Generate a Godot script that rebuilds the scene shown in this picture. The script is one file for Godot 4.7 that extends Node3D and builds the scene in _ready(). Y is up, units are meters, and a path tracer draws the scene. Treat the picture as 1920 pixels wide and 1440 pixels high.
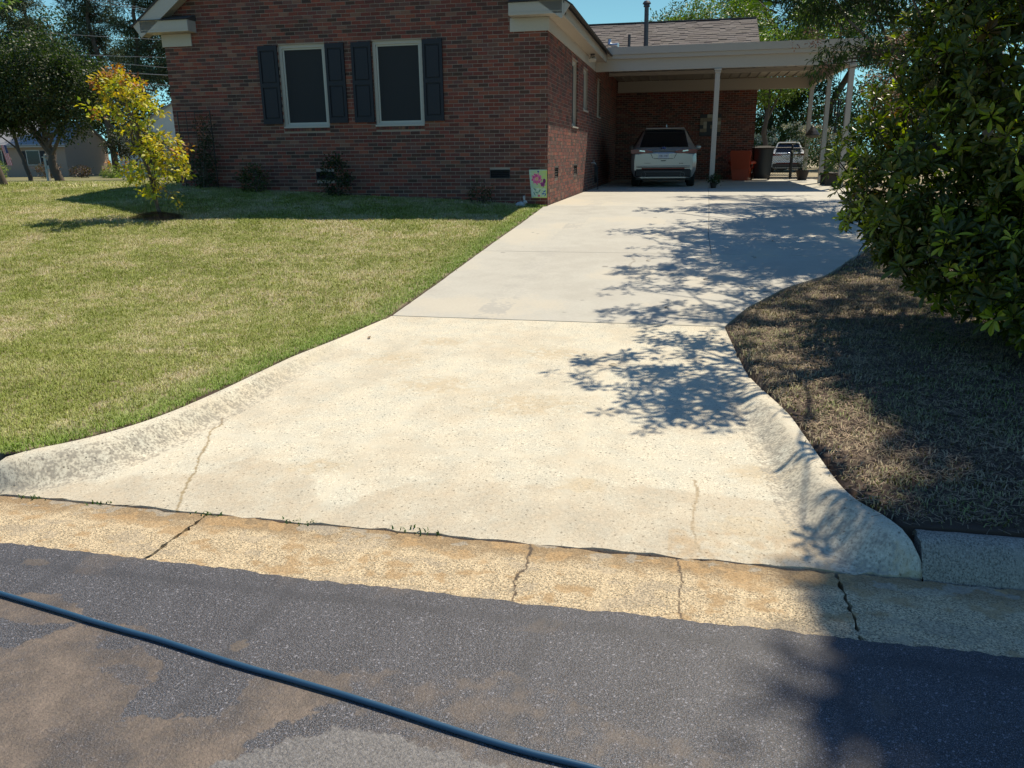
extends Node3D
# Suburban driveway in front of a brick house with a carport. World axes follow the house: x runs along the
# front wall to the right, -z runs from the street towards the back yard, y is up; the gutter lies at y = 0.

const SUN_TO := Vector3(0.206, 0.846, -0.488)
var rng := RandomNumberGenerator.new()
var taken := {}
var M := {}
var T := {}

# ------------------------------------------------------------------ mesh builder
class B:
	var v := PackedVector3Array()
	var n := PackedVector3Array()
	var c := PackedColorArray()
	var uv := PackedVector2Array()
	var uv2 := PackedVector2Array()
	var col := Color(1, 1, 1)
	var has_uv := false
	var has_uv2 := false
	func tri(a, b, d, na, nb, nd):
		v.append(a); v.append(d); v.append(b)
		n.append(na); n.append(nd); n.append(nb)
		c.append(col); c.append(col); c.append(col)
	func quad(a, b, d, e):        # counter-clockwise seen from outside
		var nn = (b - a).cross(d - a)
		if nn.length_squared() < 1e-16:
			nn = (d - a).cross(e - a)
		nn = nn.normalized()
		tri(a, b, d, nn, nn, nn)
		tri(a, d, e, nn, nn, nn)
	func out(p, a, b, d, e):      # a quad turned away from the point p
		if (b - a).cross(d - a).dot((a + d) * 0.5 - p) >= 0: quad(a, b, d, e)
		else: quad(e, d, b, a)
	func quad_uv(a, b, d, e):
		has_uv = true
		quad(a, b, d, e)
		for q in [Vector2(0, 1), Vector2(1, 0), Vector2(1, 1), Vector2(0, 1), Vector2(0, 0), Vector2(1, 0)]:
			uv.append(q)
	func box(p, s, bas := Basis()):
		var h = s * 0.5
		var k = []
		for i in 8:
			k.append(p + bas * Vector3(h.x if i & 1 else -h.x, h.y if i & 2 else -h.y, h.z if i & 4 else -h.z))
		for q in [[4, 5, 7, 6], [1, 0, 2, 3], [5, 1, 3, 7], [0, 4, 6, 2], [6, 7, 3, 2], [0, 1, 5, 4]]:
			out(p, k[q[0]], k[q[1]], k[q[2]], k[q[3]])
	func span(a, b):              # box between two corners
		box((a + b) * 0.5, (b - a).abs())
	func cbox(p, s, ch, bas := Basis()):    # box with chamfered edges
		var h = s * 0.5
		var i = h - Vector3(ch, ch, ch)
		for ax in 3:
			for sg in [-1.0, 1.0]:
				var e1 = (ax + 1) % 3
				var e2 = (ax + 2) % 3
				var q = []
				for st in [[-1, -1], [1, -1], [1, 1], [-1, 1]]:
					var w = Vector3()
					w[ax] = sg * h[ax]; w[e1] = st[0] * i[e1]; w[e2] = st[1] * i[e2]
					q.append(p + bas * w)
				out(p, q[0], q[1], q[2], q[3])
		for ax in 3:
			var e1 = (ax + 1) % 3
			var e2 = (ax + 2) % 3
			for s1 in [-1.0, 1.0]:
				for s2 in [-1.0, 1.0]:
					var q = []
					for st in [[0, -1], [0, 1], [1, 1], [1, -1]]:
						var w = Vector3()
						w[e1] = s1 * (h[e1] if st[0] == 0 else i[e1])
						w[e2] = s2 * (i[e2] if st[0] == 0 else h[e2])
						w[ax] = st[1] * i[ax]
						q.append(p + bas * w)
					out(p, q[0], q[1], q[2], q[3])
	func tube(pts, radii, sides := 8, cap := true):
		var m = pts.size()
		var rings = []
		var up = Vector3.UP
		for i in m:
			var d = (pts[min(i + 1, m - 1)] - pts[max(i - 1, 0)]).normalized()
			if abs(d.dot(up)) > 0.95: up = Vector3(1, 0, 0.3).normalized()
			var s = d.cross(up).normalized()
			var w = s.cross(d).normalized()
			up = w
			var r = radii[i] if radii is Array else radii
			var ring = []
			for k in sides:
				var a = TAU * k / sides
				ring.append([pts[i] + (s * cos(a) + w * sin(a)) * r, s * cos(a) + w * sin(a)])
			rings.append(ring)
		for i in m - 1:
			for k in sides:
				var a = rings[i][k]; var b = rings[i][(k + 1) % sides]
				var e = rings[i + 1][(k + 1) % sides]; var f = rings[i + 1][k]
				tri(a[0], e[0], b[0], a[1], e[1], b[1])
				tri(a[0], f[0], e[0], a[1], f[1], e[1])
		if cap:
			for k in range(1, sides - 1):
				var nn = (pts[0] - pts[1]).normalized()
				tri(rings[0][0][0], rings[0][k][0], rings[0][k + 1][0], nn, nn, nn)
				nn = (pts[m - 1] - pts[m - 2]).normalized()
				tri(rings[m - 1][0][0], rings[m - 1][k + 1][0], rings[m - 1][k][0], nn, nn, nn)
	func lathe(p, prof, sides := 16, bas := Basis()):     # prof: list of Vector2(radius, height)
		for i in prof.size() - 1:
			var a = prof[i]; var b = prof[i + 1]
			var sl = Vector2(b.y - a.y, a.x - b.x).normalized()
			for k in sides:
				var q = []
				for e in [[k, a], [k + 1, a], [k + 1, b], [k, b]]:
					var an = TAU * e[0] / sides
					q.append([p + bas * Vector3(e[1].x * cos(an), e[1].y, e[1].x * sin(an)), bas * Vector3(sl.x * cos(an), sl.y, sl.x * sin(an))])
				tri(q[0][0], q[3][0], q[2][0], q[0][1], q[3][1], q[2][1])
				tri(q[0][0], q[2][0], q[1][0], q[0][1], q[2][1], q[1][1])
	func ball(p, r, bas := Basis(), rows := 8, cols := 12):
		for i in rows:
			for k in cols:
				var q = []
				for e in [[i, k], [i + 1, k], [i + 1, k + 1], [i, k + 1]]:
					var th = PI * e[0] / rows; var ph = TAU * e[1] / cols
					var d = Vector3(sin(th) * cos(ph), cos(th), sin(th) * sin(ph))
					q.append([p + bas * (d * r), (bas * (d / r)).normalized()])
				tri(q[0][0], q[2][0], q[1][0], q[0][1], q[2][1], q[1][1])
				tri(q[0][0], q[3][0], q[2][0], q[0][1], q[3][1], q[2][1])
	func prism(poly, z0, z1, bas := Basis(), p := Vector3()):   # polygon in xy (counter-clockwise), extruded along z
		var idx = Geometry2D.triangulate_polygon(poly)
		for t in range(0, idx.size(), 3):
			var a = poly[idx[t]]; var b = poly[idx[t + 1]]; var d = poly[idx[t + 2]]
			if (b - a).cross(d - a) < 0:
				var w = b; b = d; d = w
			var nf = bas * Vector3(0, 0, 1)
			tri(p + bas * Vector3(a.x, a.y, z1), p + bas * Vector3(b.x, b.y, z1), p + bas * Vector3(d.x, d.y, z1), nf, nf, nf)
			tri(p + bas * Vector3(a.x, a.y, z0), p + bas * Vector3(d.x, d.y, z0), p + bas * Vector3(b.x, b.y, z0), -nf, -nf, -nf)
		for i in poly.size():
			var a = poly[i]; var b = poly[(i + 1) % poly.size()]
			quad(p + bas * Vector3(a.x, a.y, z0), p + bas * Vector3(b.x, b.y, z0), p + bas * Vector3(b.x, b.y, z1), p + bas * Vector3(a.x, a.y, z1))
	func mesh() -> ArrayMesh:
		var arr = []
		arr.resize(Mesh.ARRAY_MAX)
		arr[Mesh.ARRAY_VERTEX] = v
		arr[Mesh.ARRAY_NORMAL] = n
		arr[Mesh.ARRAY_COLOR] = c
		if has_uv: arr[Mesh.ARRAY_TEX_UV] = uv
		if has_uv2: arr[Mesh.ARRAY_TEX_UV2] = uv2
		var m := ArrayMesh.new()
		m.add_surface_from_arrays(Mesh.PRIMITIVE_TRIANGLES, arr)
		return m

# a grid sheet with smooth normals: at(i, j) gives the point, colour optional, uv = xz / tile, uv2 = detail frame
func sheet(ni, nj, at: Callable, colour = null, tile := 1.0, frame = null) -> ArrayMesh:
	var v := PackedVector3Array(); var n := PackedVector3Array(); var c := PackedColorArray()
	var uv := PackedVector2Array(); var uv2 := PackedVector2Array(); var idx := PackedInt32Array()
	for j in nj:
		for i in ni:
			var p: Vector3 = at.call(i, j)
			v.append(p)
			c.append(colour.call(p) if colour else Color.WHITE)
			uv.append(Vector2(p.x, p.z) / tile)
			if frame: uv2.append(Vector2((p.x - frame[0]) / frame[2], (p.z - frame[1]) / frame[3]))
	n.resize(v.size())
	for j in nj:
		for i in ni:
			var a = v[j * ni + mini(i + 1, ni - 1)] - v[j * ni + maxi(i - 1, 0)]
			var b = v[mini(j + 1, nj - 1) * ni + i] - v[maxi(j - 1, 0) * ni + i]
			var nn = a.cross(b)
			if nn.y < 0: nn = -nn
			n[j * ni + i] = nn.normalized() if nn.length_squared() > 1e-14 else Vector3.UP
	for j in nj - 1:
		for i in ni - 1:
			var a = j * ni + i
			var b = a + 1; var d = a + ni; var e = d + 1
			var up = (v[b] - v[a]).cross(v[d] - v[a]).y
			if up > 0: idx.append_array([a, d, b, b, d, e])
			else: idx.append_array([a, b, d, b, e, d])
	var arr = []
	arr.resize(Mesh.ARRAY_MAX)
	arr[Mesh.ARRAY_VERTEX] = v; arr[Mesh.ARRAY_NORMAL] = n; arr[Mesh.ARRAY_COLOR] = c; arr[Mesh.ARRAY_TEX_UV] = uv
	if frame: arr[Mesh.ARRAY_TEX_UV2] = uv2
	arr[Mesh.ARRAY_INDEX] = idx
	var m := ArrayMesh.new()
	m.add_surface_from_arrays(Mesh.PRIMITIVE_TRIANGLES, arr)
	return m

# ------------------------------------------------------------------ scene helpers
func numbered(called):
	if not taken.has(called):
		taken[called] = 0
		return called
	taken[called] += 1
	return "%s_%03d" % [called, taken[called]]

func tag(o, label, category, group = ""):
	o.set_meta("label", label); o.set_meta("category", category)
	if group: o.set_meta("group", group)
	return o

func thing(called, label, category, at = Vector3.ZERO, turn = 0.0, group = ""):
	var o := Node3D.new()
	o.name = numbered(called)
	add_child(o)
	o.position = at; o.rotation.y = turn
	return tag(o, label, category, group)

func put(called, shape, material, parent = null):
	var o := MeshInstance3D.new()
	o.mesh = shape.mesh() if shape is B else shape
	o.material_override = material
	if parent == null:
		o.name = numbered(called)
		add_child(o)
	else:
		o.name = called
		parent.add_child(o, true)
	return o

func struct(called, shape, material, parent = null):
	var o = put(called, shape, material, parent)
	if parent == null: o.set_meta("kind", "structure")
	return o

func lin(r, g, b): return Color(r, g, b).linear_to_srgb()

func bytes_tex(w, h, data, fmt = Image.FORMAT_RGB8, mip = false):
	return ImageTexture.create_from_image(Image.create_from_data(w, h, mip, fmt, data))

func noise_bytes(size, freq, kind = FastNoiseLite.TYPE_SIMPLEX_SMOOTH, seed_ = 1, octaves = 3, ret = -1, w = 0):
	var f := FastNoiseLite.new()
	f.noise_type = kind; f.frequency = freq; f.seed = seed_
	f.fractal_octaves = octaves
	if octaves <= 1: f.fractal_type = FastNoiseLite.FRACTAL_NONE
	if ret >= 0: f.cellular_return_type = ret
	return f.get_seamless_image(w if w else size, size, false, false, 0.12, true).get_data()

func fn(freq, seed_, octaves = 3):
	var f := FastNoiseLite.new()
	f.noise_type = FastNoiseLite.TYPE_SIMPLEX_SMOOTH
	f.frequency = freq; f.seed = seed_; f.fractal_octaves = octaves
	return f

# plain matter with a fine even mottle: colour is linear, grain 0..1 how strong the mottle is
func matter(r, g, b, rough = 0.7, grain = "soft", scale = 1.5, bump = 0.0, metal = 0.0):
	var m := StandardMaterial3D.new()
	m.albedo_color = lin(r, g, b)
	m.roughness = rough; m.metallic = metal
	m.vertex_color_use_as_albedo = true
	if grain != "":
		m.albedo_texture = T[grain]
		m.uv1_triplanar = true; m.uv1_world_triplanar = true
		m.uv1_scale = Vector3.ONE * scale
		if bump > 0:
			m.heightmap_enabled = true
			m.heightmap_texture = T[grain]
			m.heightmap_scale = bump
	return m

func leaf_matter(rough = 0.5, through = Color(0.8, 0.9, 0.35)):
	var m := StandardMaterial3D.new()
	m.vertex_color_use_as_albedo = true
	m.roughness = rough
	m.cull_mode = BaseMaterial3D.CULL_DISABLED
	m.backlight_enabled = true
	m.backlight = through
	return m

# ------------------------------------------------------------------ lie of the land
func along(t, xs, ys):
	if t <= xs[0]: return ys[0]
	for i in xs.size() - 1:
		if t <= xs[i + 1]:
			return lerpf(ys[i], ys[i + 1], (t - xs[i]) / (xs[i + 1] - xs[i]))
	return ys[-1]

func flow(t, xs, ys):     # the same with rounded corners
	var s = 0.0
	for k in 7: s += along(t + 0.05 * (k - 3), xs, ys)
	return s / 7.0

const DZ := [-60.0, -30.0, -15.34, -13.0, -11.2, -9.7, -8.38, -6.93, -5.0, -2.87]
const DY := [0.57, 0.57, 0.573, 0.43, 0.335, 0.245, 0.165, 0.088, 0.05, 0.01]
func drive(z): return along(z, DZ, DY)
func edge_height(z):       # height of the lawn along the concrete
	return along(z, [-15.34, -13.0, -11.2, -9.7, -8.38, -6.93, -5.93, -5.2, -4.3, -3.0], [0.573, 0.43, 0.335, 0.245, 0.165, 0.088, 0.105, 0.118, 0.124, 0.128])
const LZ := [-6.93, -5.93, -5.2, -4.71, -4.27, -3.79, -3.48, -3.27, -3.13, -3.05, -2.85]
func left_edge(z): return flow(z, LZ, [-2.672, -2.735, -2.81, -2.825, -2.835, -2.88, -2.97, -3.09, -3.21, -3.32, -3.36])
func left_toe(z): return flow(z, LZ, [-2.672, -2.665, -2.665, -2.66, -2.66, -2.69, -2.73, -2.77, -2.84, -2.96, -3.2])
const RZ := [-6.93, -5.51, -4.48, -3.76, -3.4, -3.23, -3.12, -3.05, -2.85]
func right_edge(z):
	if z < -6.93: return along(z, [-24.0, -16.0, -12.0, -9.3, -8.57, -7.65, -6.93], [4.5, 3.9, 2.75, 1.59, 1.06, 0.62, 0.386])
	return flow(z, RZ, [0.386, 0.477, 0.632, 0.70, 0.735, 0.785, 0.86, 0.965, 0.965])
func right_toe(z): return flow(z, RZ, [0.386, 0.29, 0.41, 0.485, 0.515, 0.53, 0.56, 0.61, 0.74])

func on_concrete(x, z):
	if z > -2.9: return true
	if z < -31.2: return false
	if z < -6.93: return x > -2.672 and x < right_edge(z)
	return x > left_edge(z) and x < right_edge(z)

func lawn(x, z):
	var y
	if x < -1.0:
		var d = clampf((left_edge(z) if z > -6.93 else -2.672) - x, 0.0, 7.4)
		y = edge_height(z) + d * along(-z, [3.0, 8.0, 15.7, 40.0], [0.012, 0.032, 0.05, 0.022])
	else:
		var d = clampf(x - right_edge(z), 0.0, 4.0)
		y = edge_height(z) + d * along(-z, [3.0, 5.0, 9.0, 15.0], [0.02, 0.05, 0.03, 0.0])
	if z < -16.0 and x < -9.0: y = minf(y, along(z, [-90.0, -60.0, -45.0, -36.0, -26.0, -16.0], [0.1, 0.15, 0.25, 0.40, 0.64, 0.95]))
	elif z < -31.0: y = along(z, [-90.0, -50.0, -31.0], [0.2, 0.38, y])
	return y

func land(x, z):
	if z > -3.066: return -0.09
	if on_concrete(x, z): return drive(z) - 0.07
	var y = lawn(x, z) - 0.012
	if x < -1.0: y += 0.012 * sin(x * 1.7 + z) * sin(z * 1.3 - x * 0.6) * clampf((-2.9 - x), 0, 1)
	return y

# ------------------------------------------------------------------ computed textures
func s8(l): return int(clampf(pow(maxf(l, 0.0), 1.0 / 2.2), 0.0, 1.0) * 255.0)

func make_textures():
	var lut := PackedByteArray()
	for i in 1025: lut.append(s8(i / 1024.0))
	# soft: an even faint mottle for paint and the like; coarse: for brick, bark, soil
	for job in [["soft", 0.02, 0.30, 0.10, 11], ["coarse", 0.03, 0.25, 0.34, 23]]:
		var a = noise_bytes(512, job[1], FastNoiseLite.TYPE_SIMPLEX_SMOOTH, job[4], 4)
		var b = noise_bytes(512, job[2], FastNoiseLite.TYPE_SIMPLEX_SMOOTH, job[4] + 1, 2)
		var d := PackedByteArray(); d.resize(512 * 512 * 3)
		for i in 512 * 512:
			var l = 1.0 - job[3] * (0.55 * a[i] + 0.45 * b[i]) / 255.0
			var q = lut[int(clampf(l, 0, 1) * 1024)]
			d[i * 3] = q; d[i * 3 + 1] = q; d[i * 3 + 2] = q
		T[job[0]] = bytes_tex(512, 512, d)
	var size = 768
	var big = noise_bytes(size, 0.006, FastNoiseLite.TYPE_SIMPLEX_SMOOTH, 5, 4)
	var mid = noise_bytes(size, 0.06, FastNoiseLite.TYPE_SIMPLEX_SMOOTH, 6, 3)
	var fine = noise_bytes(size, 0.32, FastNoiseLite.TYPE_SIMPLEX_SMOOTH, 7, 1)
	var pit = noise_bytes(size, 0.15, FastNoiseLite.TYPE_SIMPLEX_SMOOTH, 8, 1)
	var cells = noise_bytes(size, 0.13, FastNoiseLite.TYPE_CELLULAR, 9, 1, FastNoiseLite.RETURN_CELL_VALUE)
	var rims = noise_bytes(size, 0.13, FastNoiseLite.TYPE_CELLULAR, 9, 1, FastNoiseLite.RETURN_DISTANCE)
	var cells2 = noise_bytes(size, 0.22, FastNoiseLite.TYPE_CELLULAR, 19, 1, FastNoiseLite.RETURN_CELL_VALUE)
	var rims2 = noise_bytes(size, 0.22, FastNoiseLite.TYPE_CELLULAR, 19, 1, FastNoiseLite.RETURN_DISTANCE)
	var dots = noise_bytes(size, 0.055, FastNoiseLite.TYPE_CELLULAR, 29, 1, FastNoiseLite.RETURN_DISTANCE)
	var dots_v = noise_bytes(size, 0.055, FastNoiseLite.TYPE_CELLULAR, 29, 1, FastNoiseLite.RETURN_CELL_VALUE)
	var dc := PackedByteArray(); dc.resize(size * size * 3)
	var ds := PackedByteArray(); ds.resize(size * size * 3)
	var dg := PackedByteArray(); dg.resize(size * size * 3)
	var da := PackedByteArray(); da.resize(size * size * 3)
	var hg := PackedByteArray(); hg.resize(size * size)
	var ha := PackedByteArray(); ha.resize(size * size)
	for i in size * size:
		var f = fine[i] / 255.0; var m = mid[i] / 255.0; var g = big[i] / 255.0; var p = pit[i] / 255.0
		var cv = cells[i] / 255.0; var rm = rims[i] / 255.0
		# worn apron concrete with exposed pits and dark grains
		var l = 0.78 + 0.07 * (g - 0.5) + 0.16 * (m - 0.5) + 0.34 * (f - 0.5)
		if p > 0.74: l -= 0.34 * minf((p - 0.74) * 9.0, 1.0)
		if cv > 0.90: l += 0.12
		var dv = dots_v[i] / 255.0; var dd = dots[i] / 255.0
		if dv > 0.70 and dd < 0.08 + 0.35 * (dv - 0.70) + 0.10 * (f - 0.5): l -= 0.25 + 0.8 * (dv - 0.70)
		var w = 0.05 * (g - 0.5)
		dc[i * 3] = lut[int(clampf(l + w, 0, 1) * 1024)]; dc[i * 3 + 1] = lut[int(clampf(l, 0, 1) * 1024)]; dc[i * 3 + 2] = lut[int(clampf(l - w, 0, 1) * 1024)]
		# broomed smooth concrete of the upper slabs
		l = 0.80 + 0.05 * (g - 0.5) + 0.08 * (m - 0.5) + 0.12 * (f - 0.5)
		if p > 0.93: l -= 0.2
		var q = lut[int(clampf(l, 0, 1) * 1024)]
		ds[i * 3] = q; ds[i * 3 + 1] = q; ds[i * 3 + 2] = q
		# gutter: washed-out aggregate, tan stones with dark gaps
		l = 0.60 + 0.50 * (cv - 0.5) + 0.40 * (f - 0.5) - 0.62 * maxf(rm - 0.50, 0.0) + 0.08 * (g - 0.5)
		if dd < 0.16 + 0.1 * (f - 0.5) and dv > 0.3: l -= 0.38
		if p < 0.22: l -= 0.35 * minf((0.22 - p) * 8.0, 1.0)
		w = 0.10 * (m - 0.5)
		dg[i * 3] = lut[int(clampf(l + w, 0.04, 1) * 1024)]; dg[i * 3 + 1] = lut[int(clampf(l, 0.04, 1) * 1024)]; dg[i * 3 + 2] = lut[int(clampf(l - w, 0.03, 1) * 1024)]
		hg[i] = int(clampf(0.5 + 0.5 * (cv - 0.5) + 0.3 * (f - 0.5) - 0.6 * maxf(rm - 0.5, 0.0), 0, 1) * 255)
		# asphalt: dark binder, small stones of many greys, a few pale ones
		cv = cells2[i] / 255.0; rm = rims2[i] / 255.0
		l = 0.022 + 0.05 * cv * cv + 0.26 * maxf(f - 0.42, 0.0) - 0.04 * maxf(rm - 0.5, 0.0) + 0.02 * (g - 0.5) + 0.03 * (m - 0.5)
		if f > 0.80: l += 0.16
		if cv > 0.975: l += 0.12
		w = 0.03 * (p - 0.5)
		da[i * 3] = lut[int(clampf(l + w, 0.015, 1) * 1024)]; da[i * 3 + 1] = lut[int(clampf(l, 0.015, 1) * 1024)]; da[i * 3 + 2] = lut[int(clampf(l * 1.06 - w, 0.015, 1) * 1024)]
		ha[i] = int(clampf(0.4 + 0.5 * (cv - 0.3) + 0.4 * (f - 0.5) - 0.7 * maxf(rm - 0.5, 0.0), 0, 1) * 255)
	T.worn = bytes_tex(size, size, dc); T.smooth = bytes_tex(size, size, ds)
	T.gutter = bytes_tex(size, size, dg); T.asphalt = bytes_tex(size, size, da)
	T.gutter_h = bytes_tex(size, size, hg, Image.FORMAT_L8); T.asphalt_h = bytes_tex(size, size, ha, Image.FORMAT_L8)

func segment_distance(p: Vector2, pts):
	var best = 9.0
	for i in pts.size() - 1:
		best = minf(best, p.distance_to(Geometry2D.get_closest_point_to_segment(p, pts[i], pts[i + 1])))
	return best

# stains on the apron: tan run-off at the foot, rust blooms, two hairline cracks filled with tan grit
func apron_stains(frame):
	var w = 560; var h = 512
	var d := PackedByteArray(); d.resize(w * h * 4)
	var na = fn(1.1, 3, 4); var nb = fn(3.5, 4, 4); var nc = fn(14.0, 5, 3); var nd = fn(55.0, 6, 2)
	var bx = [-3.2, -2.35, -2.2, -1.85, -1.7, -1.6, -1.47, -1.23, -1.07, -0.65, -0.28, 0.11, 0.54, 1.0]
	var bz = [-3.0, -3.3, -3.5, -3.52, -3.3, -3.12, -3.1, -3.38, -3.47, -3.45, -3.54, -3.52, -3.5, -3.2]
	var cr1 = [Vector2(-2.68, -4.03), Vector2(-2.62, -3.93), Vector2(-2.63, -3.83), Vector2(-2.52, -3.62), Vector2(-2.46, -3.45), Vector2(-2.37, -3.28), Vector2(-2.33, -3.15), Vector2(-2.22, -2.9)]
	var cr2 = [Vector2(0.11, -3.62), Vector2(0.125, -3.45), Vector2(0.105, -3.3), Vector2(0.1, -3.1), Vector2(0.13, -2.95)]
	var blooms = [[-2.11, -5.48, 0.35], [-1.9, -6.04, 0.3], [-0.42, -3.48, 0.16], [-0.97, -5.84, 0.4], [-1.77, -3.46, 0.2], [0.35, -3.1, 0.3], [-0.9, -4.6, 0.45], [-1.6, -4.9, 0.4], [0.45, -3.75, 0.25]]
	for j in h:
		var z = frame[1] + frame[3] * (j + 0.5) / h
		var lt = left_toe(z); var lw = lt - left_edge(z)
		var rt = right_toe(z); var rw = right_edge(z) - rt
		for i in w:
			var x = frame[0] + frame[2] * (i + 0.5) / w
			var n1 = na.get_noise_2d(x, z); var n2 = nb.get_noise_2d(x, z); var n3 = nc.get_noise_2d(x, z)
			var r = 0.50; var g = 0.40; var b = 0.27; var a = 0.0
			var low = z - along(x, bx, bz) + 0.05 * n2 + 0.025 * n3
			a = maxf(a, clampf(low * 16.0, 0, 1) * (0.42 + 0.25 * n2 + 0.2 * n3))
			a = maxf(a, clampf(0.10 + 0.45 * n1 + 0.2 * n2 + 0.15 * n3, 0, 0.32))
			for q in blooms:
				var dd = Vector2(x - q[0], (z - q[1]) * 1.5).length() / q[2]
				if dd < 1.0:
					var k = (1.0 - dd) * (0.62 + 0.9 * n3 + 0.5 * n2)
					if k > 0.08:
						a = maxf(a, minf(k, 0.5)); r = lerpf(r, 0.55, 0.6); b = lerpf(b, 0.2, 0.6)
			var rust = clampf((z + 3.12) * 4.0, 0, 1) * clampf((x - 0.0) * 1.6, 0, 1)
			if rust > 0 and n3 + n2 > 0.05: a = maxf(a, rust * 0.6); r = 0.46; g = 0.30; b = 0.14
			if x < -2.2 and z > -4.2 and z < -2.8:
				var c1 = segment_distance(Vector2(x + 0.012 * n3, z), cr1)
				if c1 < 0.007: a = 0.85; r = 0.34; g = 0.25; b = 0.12
			if x > 0.0 and x < 0.25 and z > -3.7:
				if segment_distance(Vector2(x + 0.01 * n3, z), cr2) < 0.006: a = 0.7; r = 0.38; g = 0.27; b = 0.14
			# black grime and washed-out grains on the inner face of the rolled wings
			var q2 = -1.0
			if lw > 0.05 and x < lt + 0.05: q2 = (lt + 0.05 - x) / (lw + 0.05)
			elif rw > 0.05 and x > rt - 0.05: q2 = (x - rt + 0.05) / (rw + 0.05)
			if q2 > 0.0 and q2 < 0.75 and z > -5.9:
				var grain = nd.get_noise_2d(x * 1.3, z * 1.3) + 0.7 * n3
				if grain > -0.05 + 0.5 * absf(q2 - 0.35):
					a = maxf(a, 0.62 * clampf((z + 5.9) * 0.8, 0, 1)); r = 0.21; g = 0.18; b = 0.145
			var k2 = 0.82 + 0.35 * nd.get_noise_2d(x, z) + 0.2 * n3
			var o = (j * w + i) * 4
			d[o] = s8(r * k2); d[o + 1] = s8(g * k2); d[o + 2] = s8(b * k2); d[o + 3] = int(clampf(a, 0, 1) * 255)
	return bytes_tex(w, h, d, Image.FORMAT_RGBA8)

# marks on the upper slabs: grey and tan patches, oil drips along the middle, a hairline crack
func slab_marks(frame):
	var w = 420; var h = 640
	var d := PackedByteArray(); d.resize(w * h * 4)
	var na = fn(0.45, 23, 4); var nb = fn(2.4, 24, 4); var nc = fn(16.0, 25, 3)
	var drips = []
	var r := RandomNumberGenerator.new(); r.seed = 12
	for k in 34: drips.append(Vector3(r.randf_range(-0.6, 1.4) if k < 22 else r.randf_range(-2.4, 2.0), r.randf_range(-15.0, -7.2), r.randf_range(0.012, 0.04)))
	var cr = [Vector2(-0.62, -10.1), Vector2(-0.58, -9.9), Vector2(-0.63, -9.7), Vector2(-0.60, -9.4)]
	for j in h:
		var z = frame[1] + frame[3] * (j + 0.5) / h
		var near = []
		for q in drips:
			if absf(q.y - z) < 0.08: near.append(q)
		for i in w:
			var x = frame[0] + frame[2] * (i + 0.5) / w
			var n1 = na.get_noise_2d(x, z); var n2 = nb.get_noise_2d(x, z); var n3 = nc.get_noise_2d(x, z)
			var r1 = 0.36; var g1 = 0.33; var b1 = 0.28
			var a = clampf(0.04 + 0.5 * n1 + 0.3 * n2 + 0.2 * n3, 0, 0.34)
			if n1 < -0.12:
				a = clampf((-0.12 - n1) * 1.2 + 0.25 * n3, 0, 0.3); r1 = 0.62; g1 = 0.53; b1 = 0.38
			var track = minf(absf(x + 1.75 + 0.04 * n2), absf(x + 0.15 + 0.04 * n2))
			if track < 0.14 and n2 + n3 > -0.1: a = maxf(a, 0.12); r1 = 0.3; g1 = 0.28; b1 = 0.25
			for q in near:
				if Vector2(x - q.x, z - q.y).length() < q.z * (1.0 + 0.6 * n3): a = 0.55; r1 = 0.10; g1 = 0.09; b1 = 0.08
			if x > -0.75 and x < -0.45 and z > -10.2 and z < -9.3 and segment_distance(Vector2(x + 0.02 * n3, z), cr) < 0.012: a = 0.6; r1 = 0.2; g1 = 0.17; b1 = 0.13
			var o = (j * w + i) * 4
			d[o] = s8(r1); d[o + 1] = s8(g1); d[o + 2] = s8(b1); d[o + 3] = int(clampf(a, 0, 1) * 255)
	return bytes_tex(w, h, d, Image.FORMAT_RGBA8)

# stains on the gutter: rusty orange silt in the flow line, pale dry grit near the asphalt
func gutter_stains(frame):
	var w = 900; var h = 96
	var d := PackedByteArray(); d.resize(w * h * 4)
	var nb = fn(2.2, 14, 4); var nc = fn(9.0, 15, 3); var nd = fn(60.0, 16, 2)
	var cr = [Vector2(0.04, -2.9), Vector2(0.06, -2.7), Vector2(0.045, -2.56), Vector2(0.07, -2.4)]
	var cr2 = [Vector2(-0.56, -2.9), Vector2(-0.545, -2.78), Vector2(-0.53, -2.7), Vector2(-0.56, -2.58), Vector2(-0.525, -2.4)]
	for j in h:
		var z = frame[1] + frame[3] * (j + 0.5) / h
		for i in w:
			var x = frame[0] + frame[2] * (i + 0.5) / w
			var n2 = nb.get_noise_2d(x, z * 2.0); var n3 = nc.get_noise_2d(x, z)
			var a = clampf((-2.72 - z + 0.10 * n2 + 0.05 * n3) * 9.0, 0, 1) * 0.78
			var r = 0.30; var g = 0.19; var b = 0.085
			if n2 + 0.6 * n3 > 0.22:
				a = maxf(a, clampf((n2 + 0.6 * n3 - 0.22) * 2.5, 0, 0.6)); r = 0.46; g = 0.285; b = 0.12
			elif n2 - 0.5 * n3 < -0.28:
				a = maxf(a, 0.32); r = 0.36; g = 0.31; b = 0.24
			if segment_distance(Vector2(x + 0.012 * n3, z), cr) < 0.004 or segment_distance(Vector2(x + 0.02 * n3, z), cr2) < 0.005:
				a = 0.9; r = 0.07; g = 0.045; b = 0.03
			var k2 = 0.85 + 0.4 * nd.get_noise_2d(x, z)
			var o = (j * w + i) * 4
			d[o] = s8(r * k2); d[o + 1] = s8(g * k2); d[o + 2] = s8(b * k2); d[o + 3] = int(clampf(a, 0, 1) * 255)
	return bytes_tex(w, h, d, Image.FORMAT_RGBA8)

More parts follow.
